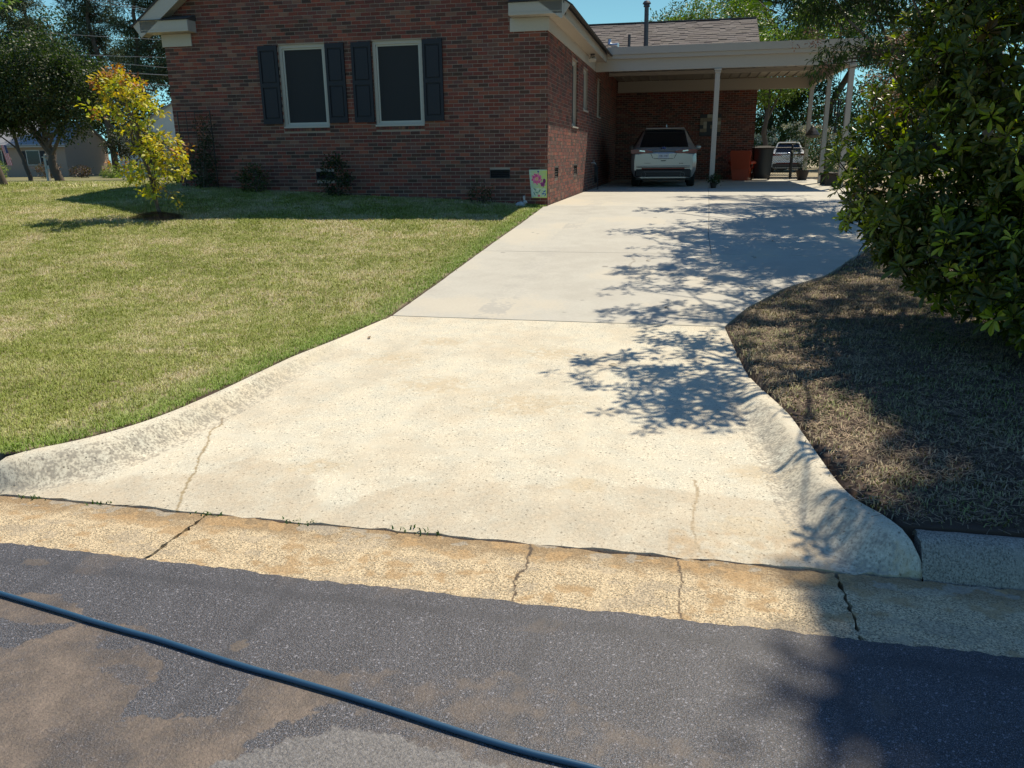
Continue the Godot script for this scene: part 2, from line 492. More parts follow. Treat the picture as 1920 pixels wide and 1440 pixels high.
# brown silt dried and drying on the asphalt, with its own outlines
func road_silt(frame):
	var w = 960; var h = 480
	var d := PackedByteArray(); d.resize(w * h * 4)
	var na = fn(2.5, 31, 4); var nb = fn(9.0, 32, 3); var nc = fn(34.0, 33, 3); var nd = fn(120.0, 34, 2)
	var silt = PackedVector2Array([Vector2(-2.3, -1.8), Vector2(-2.08, -1.83), Vector2(-2.04, -1.93), Vector2(-1.97, -1.99), Vector2(-1.74, -2.03), Vector2(-1.66, -2.0), Vector2(-1.84, -1.95), Vector2(-1.80, -1.87), Vector2(-1.67, -1.91), Vector2(-1.57, -1.87), Vector2(-1.51, -1.78), Vector2(-1.54, -1.68), Vector2(-1.50, -1.60), Vector2(-1.33, -1.64), Vector2(-1.23, -1.67), Vector2(-1.23, -1.79), Vector2(-1.21, -1.86), Vector2(-1.04, -1.92), Vector2(-0.93, -1.92), Vector2(-0.93, -1.78), Vector2(-1.01, -1.71), Vector2(-1.1, -1.59), Vector2(-1.15, -1.2), Vector2(-2.3, -1.2)])
	var strip = PackedVector2Array([Vector2(-3.2, -2.02), Vector2(-2.4, -2.1), Vector2(-2.2, -2.15), Vector2(-2.05, -2.07), Vector2(-1.93, -2.01), Vector2(-2.1, -1.97), Vector2(-2.4, -1.95), Vector2(-3.2, -1.9)])
	var dry = PackedVector2Array([Vector2(-1.15, -1.5), Vector2(-1.0, -1.62), Vector2(-0.88, -1.69), Vector2(-0.74, -1.70), Vector2(-0.53, -1.67), Vector2(-0.3, -1.62), Vector2(0.2, -1.3), Vector2(-1.0, -1.1)])
	var film = PackedVector2Array([Vector2(-0.95, -1.95), Vector2(-0.6, -1.97), Vector2(-0.45, -2.03), Vector2(-0.3, -1.97), Vector2(-0.1, -1.88), Vector2(0.2, -1.8), Vector2(0.5, -1.5), Vector2(-0.2, -1.55), Vector2(-0.8, -1.7)])
	var scab = PackedVector2Array([Vector2(-1.74, -1.79), Vector2(-1.68, -1.83), Vector2(-1.58, -1.82), Vector2(-1.52, -1.77), Vector2(-1.53, -1.73), Vector2(-1.62, -1.76)])
	for j in h:
		var z = frame[1] + frame[3] * (j + 0.5) / h
		for i in w:
			var x = frame[0] + frame[2] * (i + 0.5) / w
			var o = (j * w + i) * 4
			var n1 = na.get_noise_2d(x, z); var n2 = nb.get_noise_2d(x, z); var n3 = nc.get_noise_2d(x, z); var n4 = nd.get_noise_2d(x, z)
			var p = Vector2(x + 0.035 * n2 + 0.012 * n3, z + 0.03 * nb.get_noise_2d(z + 9.0, x) + 0.01 * n3)
			var a = 0.0; var r = 0.135; var g = 0.104; var b = 0.079
			if x > -3.3 and x < 0.6 and z > -2.25 and z < -1.05:
				if Geometry2D.is_point_in_polygon(p, silt) or Geometry2D.is_point_in_polygon(p, strip):
					a = clampf(0.80 + 0.5 * n1 + 0.35 * n3, 0.25, 0.94)
					var t = 1.0 + 0.5 * n1 + 0.3 * n2
					r *= t; g *= t; b *= t
					if Geometry2D.is_point_in_polygon(p, scab): a *= 0.35
				elif Geometry2D.is_point_in_polygon(p, film):
					a = clampf(0.20 + 0.8 * n2 + 0.4 * n1, 0.0, 0.6)
				if Geometry2D.is_point_in_polygon(p, dry):
					a = 0.45 + 0.3 * n4; r = 0.24; g = 0.225; b = 0.205
			elif n1 > 0.30: a = clampf((n1 - 0.30) * 2.0, 0, 0.35)
			if Vector2(x + 2.46, (z + 2.335) * 2.0).length() < 0.055 + 0.03 * n3: a = 0.4; r = 0.16; g = 0.12; b = 0.08
			if Vector2(x + 1.36, z + 1.99).length() < 0.03 + 0.015 * n3: a = 0.5; r = 0.16; g = 0.12; b = 0.08
			var k2 = 1.0 + 0.45 * n4
			d[o] = s8(r * k2); d[o + 1] = s8(g * k2); d[o + 2] = s8(b * k2); d[o + 3] = int(clampf(a, 0, 1) * 255)
	return bytes_tex(w, h, d, Image.FORMAT_RGBA8)

func ground_matter(tex, colour, rough, detail = null, relief = null, deep = 0.0):
	var m := StandardMaterial3D.new()
	m.albedo_color = lin(colour.r, colour.g, colour.b)
	m.albedo_texture = tex
	m.roughness = rough
	m.vertex_color_use_as_albedo = true
	if detail:
		m.detail_enabled = true
		m.detail_albedo = detail
		m.detail_uv_layer = BaseMaterial3D.DETAIL_UV_2
		m.detail_blend_mode = BaseMaterial3D.BLEND_MODE_MIX
	if relief:
		m.heightmap_enabled = true
		m.heightmap_texture = relief
		m.heightmap_scale = deep
	return m

# ------------------------------------------------------------------ ground, road, concrete
func steps(list):
	var out = []
	for s in list:
		var x = s[0]
		while x < s[1] - 1e-6:
			out.append(x)
			x += s[2]
	out.append(list[-1][1])
	return out

func slab(called, material, parent, xs0: Callable, xs1: Callable, z0, z1, ni, nj, height: Callable, tile, frame, skirt = 0.09, wave = 0.004, seed_ = 1, warp = 1.0):
	# one cast piece: a top sheet and the vertical faces down its four sides; its edges are a little ragged
	var nz = fn(2.6, seed_, 4)
	var at = func(i, j):
		var v = float(j) / (nj - 1)
		var z = lerpf(z0, z1, v)
		var u = float(i) / (ni - 1)
		var a = xs0.call(z); var b = xs1.call(z)
		var x = lerpf(a, b, u)
		if j == 0: z += wave * nz.get_noise_1d(x * 6.0) * 2.0
		if j == nj - 1: z += wave * nz.get_noise_1d(x * 6.0 + 40.0) * 2.0
		if i == 0: x += wave * nz.get_noise_1d(z * 6.0 + 80.0) * 2.0
		if i == ni - 1: x += wave * nz.get_noise_1d(z * 6.0 + 120.0) * 2.0
		return Vector3(x, height.call(x, z), z)
	var o = put(called, sheet(ni, nj, at, null, tile, frame), material, parent)
	var b := B.new()
	b.has_uv = true; b.has_uv2 = frame != null
	var rim = []
	for i in ni: rim.append(at.call(i, 0))
	for j in range(1, nj): rim.append(at.call(ni - 1, j))
	for i in range(ni - 2, -1, -1): rim.append(at.call(i, nj - 1))
	for j in range(nj - 2, 0, -1): rim.append(at.call(0, j))
	var mid = at.call(ni / 2, nj / 2)
	for k in rim.size():
		var p = rim[k]; var q = rim[(k + 1) % rim.size()]
		var dn = Vector3(0, skirt, 0)
		b.out(mid - dn, p - dn, q - dn, q, p)
	for p in b.v:
		b.uv.append(Vector2(p.x + p.y, p.z + p.y) / tile)
		if frame: b.uv2.append(Vector2((p.x - frame[0]) / frame[2], (p.z - frame[1]) / frame[3]))
	put("side_face", b, material, o)
	return o

func build_ground():
	# soil and thatch: one sheet to the horizon
	var xs = steps([[-220.0, -60.0, 40.0], [-60.0, -16.0, 2.0], [-16.0, -3.6, 0.2], [-3.6, -2.5, 0.05], [-2.5, 0.3, 0.4], [0.3, 2.0, 0.05], [2.0, 6.0, 0.2], [6.0, 40.0, 2.0], [40.0, 220.0, 45.0]])
	var zs = steps([[-260.0, -100.0, 40.0], [-100.0, -32.0, 2.0], [-32.0, -16.0, 0.5], [-16.0, -7.2, 0.2], [-7.2, -3.14, 0.06], [-3.14, -3.05, 0.03], [-3.05, -2.6, 0.2]])
	var nb = fn(0.35, 51, 4); var nc = fn(3.0, 52, 3)
	var colour = func(p):
		var k = 0.5 + 0.6 * nb.get_noise_2d(p.x, p.z) + 0.4 * nc.get_noise_2d(p.x, p.z)
		var gap = (left_edge(p.z) if p.z > -6.93 else -2.672) - p.x
		if p.z > -15.6 and p.z < -2.9 and p.x > -3.6 and gap < 0.07: return Color(0.075, 0.05, 0.033)
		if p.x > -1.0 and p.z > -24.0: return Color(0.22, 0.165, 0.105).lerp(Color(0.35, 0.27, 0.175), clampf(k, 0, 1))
		if p.z < -40.0 and p.x < -14.0: return Color(0.16, 0.17, 0.06).lerp(Color(0.30, 0.25, 0.12), clampf(k, 0, 1))
		return Color(0.26, 0.215, 0.12).lerp(Color(0.42, 0.345, 0.21), clampf(k, 0, 1))
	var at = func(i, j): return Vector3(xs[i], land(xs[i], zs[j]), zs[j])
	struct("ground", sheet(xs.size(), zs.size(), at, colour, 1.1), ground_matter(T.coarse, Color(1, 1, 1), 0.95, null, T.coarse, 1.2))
	# road
	var fr = [-3.6, -2.6, 6.0, 3.0]
	M.road = ground_matter(T.asphalt, Color(0.90, 0.88, 0.91), 0.62, road_silt(fr), T.asphalt_h, 0.25)
	var rx = steps([[-60.0, -6.0, 6.0], [-6.0, 4.0, 0.02], [4.0, 60.0, 7.0]])
	var rz = [-2.435, -2.40, -2.2, -1.6, -0.6, 0.8, 3.0, 6.0]
	var ne = fn(7.0, 61, 4)
	var road_at = func(i, j):
		var z = rz[j]
		if j == 0: z += 0.016 * ne.get_noise_1d(rx[i] * 1.0) + 0.012 * ne.get_noise_1d(rx[i] * 6.0) + 0.05 * maxf(rx[i] - 0.6, 0.0) * 0.3 - 0.025 * clampf(-1.2 - rx[i], 0, 1)
		return Vector3(rx[i], 0.009 + 0.003 * (rz[j] + 2.43) if j > 0 else 0.002, z)
	struct("road", sheet(rx.size(), rz.size(), road_at, null, 0.95, fr), M.road)
	var far := B.new()
	far.quad(Vector3(-220, 0.1, 6.0), Vector3(-220, 0.1, 200.0), Vector3(220, 0.1, 200), Vector3(220, 0.1, 6.0))
	far.c.fill(Color(0.2, 0.2, 0.1))
	struct("verge", far, M.plain_ground)
	# gutter pans
	var gf = [-3.6, -2.95, 6.0, 0.6]
	M.gutter = ground_matter(T.gutter, Color(0.93, 0.735, 0.46), 0.9, gutter_stains(gf), T.gutter_h, 0.35)
	var g = Node3D.new(); g.name = "gutter"; add_child(g); g.set_meta("kind", "structure")
	var seams = [-14.0, -11.0, -8.0, -5.1, -2.06, 0.64, 2.4, 5.4, 8.4, 14.0]
	for k in seams.size() - 1:
		var a = seams[k] + 0.006; var b = seams[k + 1] - 0.006
		if k == 4: b += 0.002
		var lo = func(_z): return a
		var hi = func(_z): return b
		var gh = func(x, z): return -0.004 - 0.006 * clampf((-2.45 - z) / 0.42, 0, 1) + 0.002 * sin(x * 9.0)
		slab("gutter_slab", M.gutter, g, lo, hi, -2.888, -2.30, 60, 24, gh, 0.5, gf, 0.09, 0.010, 70 + k)
	# wet dark grit under the joints
	var grit := B.new()
	grit.quad(Vector3(-16, -0.055, -3.4), Vector3(-16, -0.055, -2.2), Vector3(16, -0.055, -2.2), Vector3(16, -0.055, -3.4))
	struct("joint_soil", grit, matter(0.05, 0.038, 0.028, 0.95, "coarse", 6.0, 0.5))
	# driveway: apron with rolled wings, then the flat slabs
	var d = Node3D.new(); d.name = "driveway"; add_child(d); d.set_meta("kind", "structure")
	var af = [-3.45, -7.0, 4.6, 4.2]
	M.apron = ground_matter(T.worn, Color(0.79, 0.725, 0.56), 0.88, apron_stains(af), T.worn, 0.22)
	var sf = [-2.9, -24.0, 7.6, 17.2]
	M.slab = ground_matter(T.smooth, Color(0.60, 0.57, 0.485), 0.85, slab_marks(sf), T.smooth, 0.12)
	var ah = func(x, z):
		var y = drive(z)
		var t = left_toe(z); var e = left_edge(z)
		var k = 0.0
		if x < t and t - e > 0.01: k = clampf((t - x) / (t - e), 0, 1)
		t = right_toe(z); e = right_edge(z)
		if x > t and e - t > 0.01: k = clampf((x - t) / (e - t), 0, 1)
		k = minf(k / 0.85, 1.0)
		k = k * k * (3.0 - 2.0 * k)
		k *= 1.0 - pow(clampf((z + 3.06) / 0.155, 0, 1), 2.2) * 0.93
		var lift = edge_height(z) - y
		if x > -1.0: lift *= smoothstep(-5.7, -4.3, z)
		return y + k * lift - 0.020 * clampf((z + 3.2) * 3.5, 0, 1) * (1.0 - k)
	var nj = 90
	var crack = fn(1.6, 77, 4)
	var seam_at = func(x): return -2.905 + 0.022 * crack.get_noise_1d(x * 2.2) + 0.016 * crack.get_noise_1d(x * 9.0)
	var au = []
	for i in 91: au.append(i / 90.0)
	var apron_at = func(i, j):
		var v = float(j) / (nj - 1)
		var z = lerpf(-6.925, -2.905, v)
		var e0 = left_edge(z); var e1 = right_edge(z)
		var x = lerpf(e0, e1, au[i])
		if i < 14: x = lerpf(e0, left_toe(z) + 0.02, i / 14.0)
		elif i > 76: x = lerpf(right_toe(z) - 0.02, e1, (i - 76) / 14.0)
		else: x = lerpf(left_toe(z) + 0.02, right_toe(z) - 0.02, (i - 14) / 62.0)
		var zz = z if v < 0.94 else lerpf(z, seam_at.call(x), (v - 0.94) / 0.06)
		return Vector3(x, ah.call(x, zz), zz)
	var ap = put("apron_slab", sheet(91, nj, apron_at, null, 1.1, af), M.apron, d)
	var ring := B.new()
	ring.has_uv = true; ring.has_uv2 = true
	for e in [[0, 0, 0, 1], [90, 0, 0, 1], [0, 89, 1, 0], [0, 0, 1, 0]]:
		for k in (90 if e[2] else 89):
			var p = apron_at.call(e[0] + k * e[2], e[1] + k * e[3]); var q = apron_at.call(e[0] + (k + 1) * e[2], e[1] + (k + 1) * e[3])
			ring.out(Vector3(-1.1, -0.1, -4.9), p - Vector3(0, 0.16, 0), q - Vector3(0, 0.16, 0), q, p)
	for p in ring.v:
		ring.uv.append(Vector2(p.x + p.y, p.z + p.y) / 1.1)
		ring.uv2.append(Vector2((p.x - af[0]) / af[2], (p.z - af[1]) / af[3]))
	put("side_face", ring, M.apron, ap)
	var dh = func(_x, z): return drive(z)
	var west = func(_z): return -2.672
	var east = func(z): return right_edge(z)
	var mid_l = func(z): return lerpf(0.36, 0.62, clampf((-12.0 - z) / 11.0, 0, 1)) - 0.0035
	var mid_r = func(z): return mid_l.call(z) + 0.007
	var wall_x = func(_z): return -2.64
	slab("slab", M.slab, d, west, east, -10.45, -6.945, 24, 30, dh, 1.9, sf, 0.11, 0.003, 81)
	slab("slab", M.slab, d, west, mid_l, -15.30, -10.462, 20, 30, dh, 1.9, sf, 0.11, 0.003, 82)
	slab("slab", M.slab, d, mid_r, east, -15.30, -10.462, 20, 30, dh, 1.9, sf, 0.11, 0.003, 83)
	for k in 3:
		var za = [-19.4, -23.4, -31.1][k]; var zb = [-15.312, -19.412, -23.412][k]
		slab("slab", M.slab, d, wall_x, mid_l, za, zb, 8, 8, dh, 1.9, sf, 0.11, 0.002, 84 + k)
		slab("slab", M.slab, d, mid_r, east, za, zb, 8, 8, dh, 1.9, sf, 0.11, 0.002, 90 + k)
	# kerbs on either side of the wings
	for side in [[-16.0, -3.345, 5], [0.945, 16.0, 6]]:
		var nk = fn(3.0, side[2], 3)
		var prof = [Vector2(-3.08, -0.02), Vector2(-3.075, 0.10), Vector2(-3.06, 0.122), Vector2(-3.03, 0.127), Vector2(-2.99, 0.122), Vector2(-2.96, 0.105), Vector2(-2.935, 0.07), Vector2(-2.915, 0.03), Vector2(-2.895, -0.03)]
		var n = 120
		var kat = func(i, j):
			var x = lerpf(side[0], side[1], pow(i / float(n - 1), 2.5) if side[0] > 0 else 1.0 - pow(1.0 - i / float(n - 1), 2.5))
			var q = prof[j]
			return Vector3(x + (0.02 * nk.get_noise_1d(j * 0.9) if i == (0 if side[0] > 0 else n - 1) else 0.0), q.y + 0.004 * nk.get_noise_2d(x * 2.0, j * 0.4), q.x + 0.006 * nk.get_noise_2d(x * 2.0, j * 0.4 + 9.0))
		var o = struct("kerb", sheet(n, prof.size(), kat, null, 0.9, gf), M.kerb)
		o.set_meta("kind", "structure")
		var poly := PackedVector2Array()
		for q in prof: poly.append(Vector2(-q.x, q.y))
		poly.reverse()
		var cap := B.new()
		var xe = side[0] + 0.012 if side[0] > 0 else side[1] - 0.012
		cap.prism(poly, -0.006, 0.006, Basis(Vector3(0, 0, -1), Vector3.UP, Vector3(1, 0, 0)), Vector3(xe, -0.002, 0))
		put("end_face", cap, M.kerb, o)

# ------------------------------------------------------------------ brick walls
const COURSE := 0.0715
const PITCH := 0.2035
var brick_tones = []

func brick_tone(r):
	var t = brick_tones[r.randi() % brick_tones.size()]
	var k = r.randf_range(0.82, 1.18)
	return Color(t.r * k, t.g * k, t.b * k)

func cut(spans, a, b):
	var out = []
	for s in spans:
		if b <= s[0] or a >= s[1]: out.append(s)
		else:
			if a - s[0] > 0.025: out.append([s[0], a])
			if s[1] - b > 0.025: out.append([b, s[1]])
	return out

# a wall in the plane through o spanned by u and up; openings are [u0, y0, u1, y1]; singles = how many bricks stand as pieces of their own
func brick_wall(called, house, o: Vector3, u: Vector3, out: Vector3, u0, u1, y0, y1, roofline, openings, singles, near, seed_, wall_u0 = null):
	var w := B.new()
	var us = [u0 if wall_u0 == null else wall_u0, u1]; var ys = [y0, y1]
	for q in openings:
		us.append(q[0]); us.append(q[2]); ys.append(q[1]); ys.append(q[3])
	us.sort(); ys.sort()
	for i in us.size() - 1:
		for j in ys.size() - 1:
			if us[i + 1] - us[i] < 1e-4 or ys[j + 1] - ys[j] < 1e-4: continue
			var mu = (us[i] + us[i + 1]) / 2; var my = (ys[j] + ys[j + 1]) / 2
			var open = false
			for q in openings:
				if mu > q[0] and mu < q[2] and my > q[1] and my < q[3]: open = true
			if not open:
				w.span(o + u * us[i] + Vector3(0, ys[j], 0) - out * 0.2, o + u * us[i + 1] + Vector3(0, ys[j + 1], 0))
	if roofline:
		var poly = PackedVector2Array([Vector2(u0, y1), Vector2(u1, y1), Vector2((u0 + u1) / 2, y1 + 0.7 * (u1 - u0) / 2)])
		w.prism(poly, -0.2, 0.0, Basis(u, Vector3.UP, out), o)
	var wall = put(called, w, M.mortar, house)
	var r := RandomNumberGenerator.new(); r.seed = seed_
	var rest := B.new()
	var whole = []
	var top = y1 if not roofline else 5.6
	var j = 0
	while y0 + (j + 1) * COURSE < top:
		var ya = y0 + j * COURSE + 0.0055; var yb = ya + COURSE - 0.011
		var lo = u0; var hi = u1
		if roofline and yb > y1:
			lo = u0 + (yb - y1) / 0.7 + 0.02; hi = u1 - (yb - y1) / 0.7 - 0.02
		var k = -1
		while u0 + k * PITCH < u1:
			var a = u0 + k * PITCH + (PITCH * 0.5 if j % 2 else 0.0) + 0.0055
			var b = a + PITCH - 0.011
			k += 1
			a = maxf(a, lo); b = minf(b, hi)
			if b - a < 0.03: continue
			var full = b - a > PITCH - 0.014
			var spans = [[a, b]]
			for q in openings:
				if yb > q[1] + 0.004 and ya < q[3] - 0.004: spans = cut(spans, q[0], q[2])
			for s in spans:
				var tone = brick_tone(r)
				var proud = r.randf_range(0.005, 0.0095)
				var c = o + u * ((s[0] + s[1]) / 2) + Vector3(0, (ya + yb) / 2 + r.randf_range(-0.0008, 0.0008), 0) + out * (proud - 0.015)
				if full and spans.size() == 1 and s[1] - s[0] > PITCH - 0.014 and singles > 0:
					whole.append([near.call(c), c, tone])
				else:
					rest.col = tone
					rest.box(c, (u.abs() * (s[1] - s[0]) + Vector3(0, yb - ya, 0) + out.abs() * 0.03))
		j += 1
	whole.sort_custom(func(p, q): return p[0] < q[0])
	var kinds = []
	for t in 12:
		var b := B.new()
		var tone = brick_tone(r)
		b.col = tone
		b.cbox(Vector3.ZERO, u.abs() * (PITCH - 0.011) + Vector3(0, COURSE - 0.011, 0) + out.abs() * 0.03, 0.002)
		kinds.append(b.mesh())
	for i in whole.size():
		if i < singles:
			var p = put("brick", kinds[r.randi() % 12], M.brick, wall)
			p.position = whole[i][1]
		else:
			rest.col = whole[i][2]
			rest.box(whole[i][1], u.abs() * (PITCH - 0.011) + Vector3(0, COURSE - 0.011, 0) + out.abs() * 0.03)
	var field = put("brickwork", rest, M.brick, wall)
	field.set_meta("kind", "stuff")
	return wall

func window_unit(house, o: Vector3, u: Vector3, out: Vector3, u0, y0, u1, y1, set_back = 0.03):
	var win = Node3D.new(); win.name = "window"; house.add_child(win, true)
	var f := B.new()
	var c0 = o - out * set_back
	var p = func(a, y, d): return c0 + u * a + Vector3(0, y, 0) + out * d
	var t = 0.062
	f.span(p.call(u0, y0, -0.1), p.call(u0 + t, y1, 0.0)); f.span(p.call(u1 - t, y0, -0.1), p.call(u1, y1, 0.0))
	f.span(p.call(u0 + t, y1 - t, -0.1), p.call(u1 - t, y1, 0.0))
	f.span(p.call(u0 + t, y0, -0.1), p.call(u1 - t, y0 + 0.04, 0.0))
	put("frame", f, M.trim, win)
	var s := B.new()
	var q = 0.032
	var a0 = u0 + t; var a1 = u1 - t; var b0 = y0 + 0.04; var b1 = y1 - t
	s.span(p.call(a0, b0, -0.09), p.call(a0 + q, b1, -0.028)); s.span(p.call(a1 - q, b0, -0.09), p.call(a1, b1, -0.028))
	s.span(p.call(a0 + q, b1 - q, -0.09), p.call(a1 - q, b1, -0.028)); s.span(p.call(a0 + q, b0, -0.09), p.call(a1 - q, b0 + q, -0.028))
	put("sash", s, M.white_trim, win)
	var rail := B.new()
	rail.span(p.call(a0 + q, (b0 + b1) / 2 - 0.02, -0.085), p.call(a1 - q, (b0 + b1) / 2 + 0.02, -0.052))
	put("meeting_rail", rail, M.screen_rail, win)
	var g := B.new()
	g.span(p.call(a0 + q, b0 + q, -0.08), p.call(a1 - q, b1 - q, -0.065))
	put("pane", g, M.dark_glass, win)
	var sc := B.new()
	sc.span(p.call(a0 + q, b0 + q, -0.046), p.call(a1 - q, b1 - q, -0.043))
	put("insect_screen", sc, M.screen, win)
	var si := B.new()
	si.span(p.call(u0 - 0.0, y0 - 0.035, -0.1), p.call(u1, y0 - 0.002, 0.035 + set_back))
	put("sill", si, M.trim, win)
	return win

func shutter(house, o: Vector3, u0, y0, u1, y1):
	var b := B.new()
	var w = 0.052
	var ym = y0 + (y1 - y0) * 0.50
	var p = func(a, y, d): return o + Vector3(a, y, d)
	b.span(p.call(u0, y0, 0.010), p.call(u0 + w, y1, 0.046)); b.span(p.call(u1 - w, y0, 0.010), p.call(u1, y1, 0.046))
	for r in [[y0, y0 + 0.1], [ym - 0.04, ym + 0.04], [y1 - 0.09, y1]]:
		b.span(p.call(u0 + w, r[0], 0.010), p.call(u1 - w, r[1], 0.0455))
	var s = put("shutter", b, M.navy, house)
	for r in [[y0 + 0.1, ym - 0.04], [ym + 0.04, y1 - 0.09]]:
		var f := B.new()
		f.span(p.call(u0 + w, r[0], 0.012), p.call(u1 - w, r[1], 0.024))
		f.cbox(p.call((u0 + u1) / 2, (r[0] + r[1]) / 2, 0.030), Vector3(u1 - u0 - 2 * w - 0.04, r[1] - r[0] - 0.04, 0.016), 0.006)
		put("panel", f, M.navy, s)

func vent_grille(house, o: Vector3, u: Vector3, out: Vector3, u0, y0, u1, y1):
	var fr := B.new()
	var p = func(a, y, d): return o + u * a + Vector3(0, y, 0) + out * d
	fr.span(p.call(u0, y0, -0.12), p.call(u1, y1, -0.10))
	fr.span(p.call(u0, y0, -0.1), p.call(u1, y0 + 0.015, 0.012)); fr.span(p.call(u0, y1 - 0.015, -0.1), p.call(u1, y1, 0.012))
	fr.span(p.call(u0, y0 + 0.015, -0.1), p.call(u0 + 0.015, y1 - 0.015, 0.012)); fr.span(p.call(u1 - 0.015, y0 + 0.015, -0.1), p.call(u1, y1 - 0.015, 0.012))
	var v = put("foundation_vent", fr, M.vent, house)
	var n = 4
	for k in n:
		var sl := B.new()
		var yy = y0 + 0.015 + (y1 - y0 - 0.03) * (k + 0.5) / n
		var bas = Basis(u, 0.5)
		sl.box(p.call((u0 + u1) / 2, yy, -0.02), u.abs() * (u1 - u0 - 0.032) + Vector3(0, 0.006, 0) + out.abs() * 0.045, bas)
		put("slat", sl, M.vent, v)

func build_house():
	var h = thing("brick_house", "red brown brick house with navy shutters and taupe eaves behind the lawn", "house")
	var ZF = -15.726; var XL = -10.75; var XR = -2.672
	var y0 = 0.23
	var fo = Vector3(0, 0, ZF); var ux = Vector3(1, 0, 0); var oz = Vector3(0, 0, 1)
	var wins = [[-8.19, 2.15, -7.18, 3.71], [-6.18, 2.15, -5.15, 3.71]]
	var ops = []
	for q in wins: ops.append([q[0], q[1] - 0.10, q[2], q[3]])
	var vents = [[-7.565, 1.075, -7.16, 1.245], [-3.83, 1.09, -3.42, 1.262]]
	ops.append_array(vents)
	var eye = Vector3(0, 1.55, 0)
	brick_wall("front_wall", h, fo, ux, oz, XL, XR, y0, 4.25, true, ops, 290, func(c): return c.distance_to(eye) + (3.0 if c.y > 3.75 and c.x > -3.5 or c.y < 0.6 else 0.0), 5)
	for q in wins:
		window_unit(h, fo, ux, oz, q[0], q[1], q[2], q[3])
		var k := B.new()
		var n = 15
		var r := RandomNumberGenerator.new(); r.seed = 8
		for i in n:
			k.col = brick_tone(r)
			var a = lerpf(q[0], q[2], (i + 0.07) / n); var b = lerpf(q[0], q[2], (i + 0.93) / n)
			k.span(fo + Vector3(a, q[1] - 0.098, -0.09), fo + Vector3(b, q[1] - 0.037, 0.02))
		put("brick_sill", k, M.brick, h)
		var bed := B.new()
		bed.span(fo + Vector3(q[0], q[1] - 0.1, -0.1), fo + Vector3(q[2], q[1] - 0.04, 0.004))
		put("sill_mortar", bed, M.mortar, h)
	for s in [[-8.63, -8.205], [-7.165, -6.765], [-6.61, -6.195], [-5.135, -4.735]]:
		shutter(h, fo, s[0], 2.2, s[1], 3.70)
	for q in vents: vent_grille(h, fo, ux, oz, q[0], q[1], q[2], q[3])
	# side wall along the driveway
	var so = Vector3(XR, 0, 0); var uz = Vector3(0, 0, -1); var ox = Vector3(1, 0, 0)
	var sw = [[19.05, 2.17, 20.02, 3.64], [21.1, 2.63, 22.05, 3.64], [24.35, 2.6, 25.2, 3.64]]
	var sv = [[16.6, 1.065, 17.05, 1.28], [19.45, 1.055, 20.05, 1.285]]
	brick_wall("side_wall", h, so, uz, ox, 15.726, 31.0, y0, 4.25, false, sw + sv, 0, func(_c): return 0.0, 6, 15.93)
	for q in sw: window_unit(h, so, uz, ox, q[0], q[1], q[2], q[3], 0.05)
	for q in sv: vent_grille(h, so, uz, ox, q[0], q[1], q[2], q[3])
	brick_wall("carport_wall", h, Vector3(0, 0, -31.0), ux, oz, XR + 0.012, 2.33, y0, 4.4, false, [], 0, func(_c): return 0.0, 7)
	brick_wall("end_wall", h, Vector3(2.33, 0, 0), uz, ox, 31.0, 39.4, y0, 4.4, false, [], 0, func(_c): return 0.0, 9, 31.205)
	var lf := B.new()
	lf.span(Vector3(XL, y0, -39.4), Vector3(XL + 0.2, 4.25, ZF - 0.21)); lf.span(Vector3(XL, y0, -39.6), Vector3(2.33, 4.4, -39.41))
	put("rear_wall", lf, M.brick_plain, h)
	# eaves, frieze boards, cornice returns, rakes
	var fz := B.new()
	fz.span(Vector3(XR - 0.005, 3.765, -23.62), Vector3(XR + 0.03, 4.0, ZF + 0.03))
	fz.span(Vector3(-3.39, 3.765, ZF + 0.003), Vector3(XR - 0.005, 4.0, ZF + 0.032))
	put("frieze_board", fz, M.trim, h)
	var fl := B.new()
	fl.span(Vector3(XL - 0.03, 3.76, ZF - 0.5), Vector3(-10.1, 4.0, ZF + 0.032))
	put("frieze_board", fl, M.trim, h)
	for q in [[-3.36, -2.33], [-11.06, -9.97]]:
		var bx := B.new()
		bx.cbox(Vector3((q[0] + q[1]) / 2, 4.115, ZF + 0.13), Vector3(q[1] - q[0], 0.22, 0.34), 0.006)
		bx.span(Vector3(q[0] + 0.02, 4.05, ZF + 0.296), Vector3(q[1] - 0.02, 4.058, ZF + 0.305))
		var ret = put("cornice_return", bx, M.trim, h)
		var cap := B.new()
		cap.prism(PackedVector2Array([Vector2(0, 0), Vector2(0.38, 0), Vector2(0.02, 0.12)]), 0, q[1] - q[0] + 0.02, Basis(Vector3(0, 0, 1), Vector3.UP, Vector3(-1, 0, 0)), Vector3(q[1] + 0.01, 4.23, ZF - 0.03))
		put("return_flashing", cap, M.shingle_dark, ret)
	var sf := B.new()
	sf.span(Vector3(XR + 0.03, 4.0, -23.62), Vector3(-2.36, 4.016, ZF - 0.04))
	put("soffit", sf, M.soffit, h)
	var fa := B.new()
	fa.span(Vector3(-2.36, 3.975, -23.62), Vector3(-2.33, 4.225, ZF + 0.31))
	put("fascia_board", fa, M.trim, h)
	var dr := B.new()
	dr.span(Vector3(-2.334, 4.17, -23.6), Vector3(-2.322, 4.235, ZF + 0.32))
	put("drip_edge", dr, M.dark_metal, h)
	var pl := B.new()
	for q in [[-16.9, -17.5, 0.022], [-18.6, -19.6, 0.03], [-21.0, -21.9, 0.025], [-22.4, -22.9, 0.02]]:
		pl.box(Vector3(-2.326, 4.01 + q[2] * 0.4, (q[0] + q[1]) / 2), Vector3(0.004, q[2], q[0] - q[1]), Basis(Vector3(0, 0, 1), 0.25))
	put("peeling_paint", pl, M.white_trim, h)
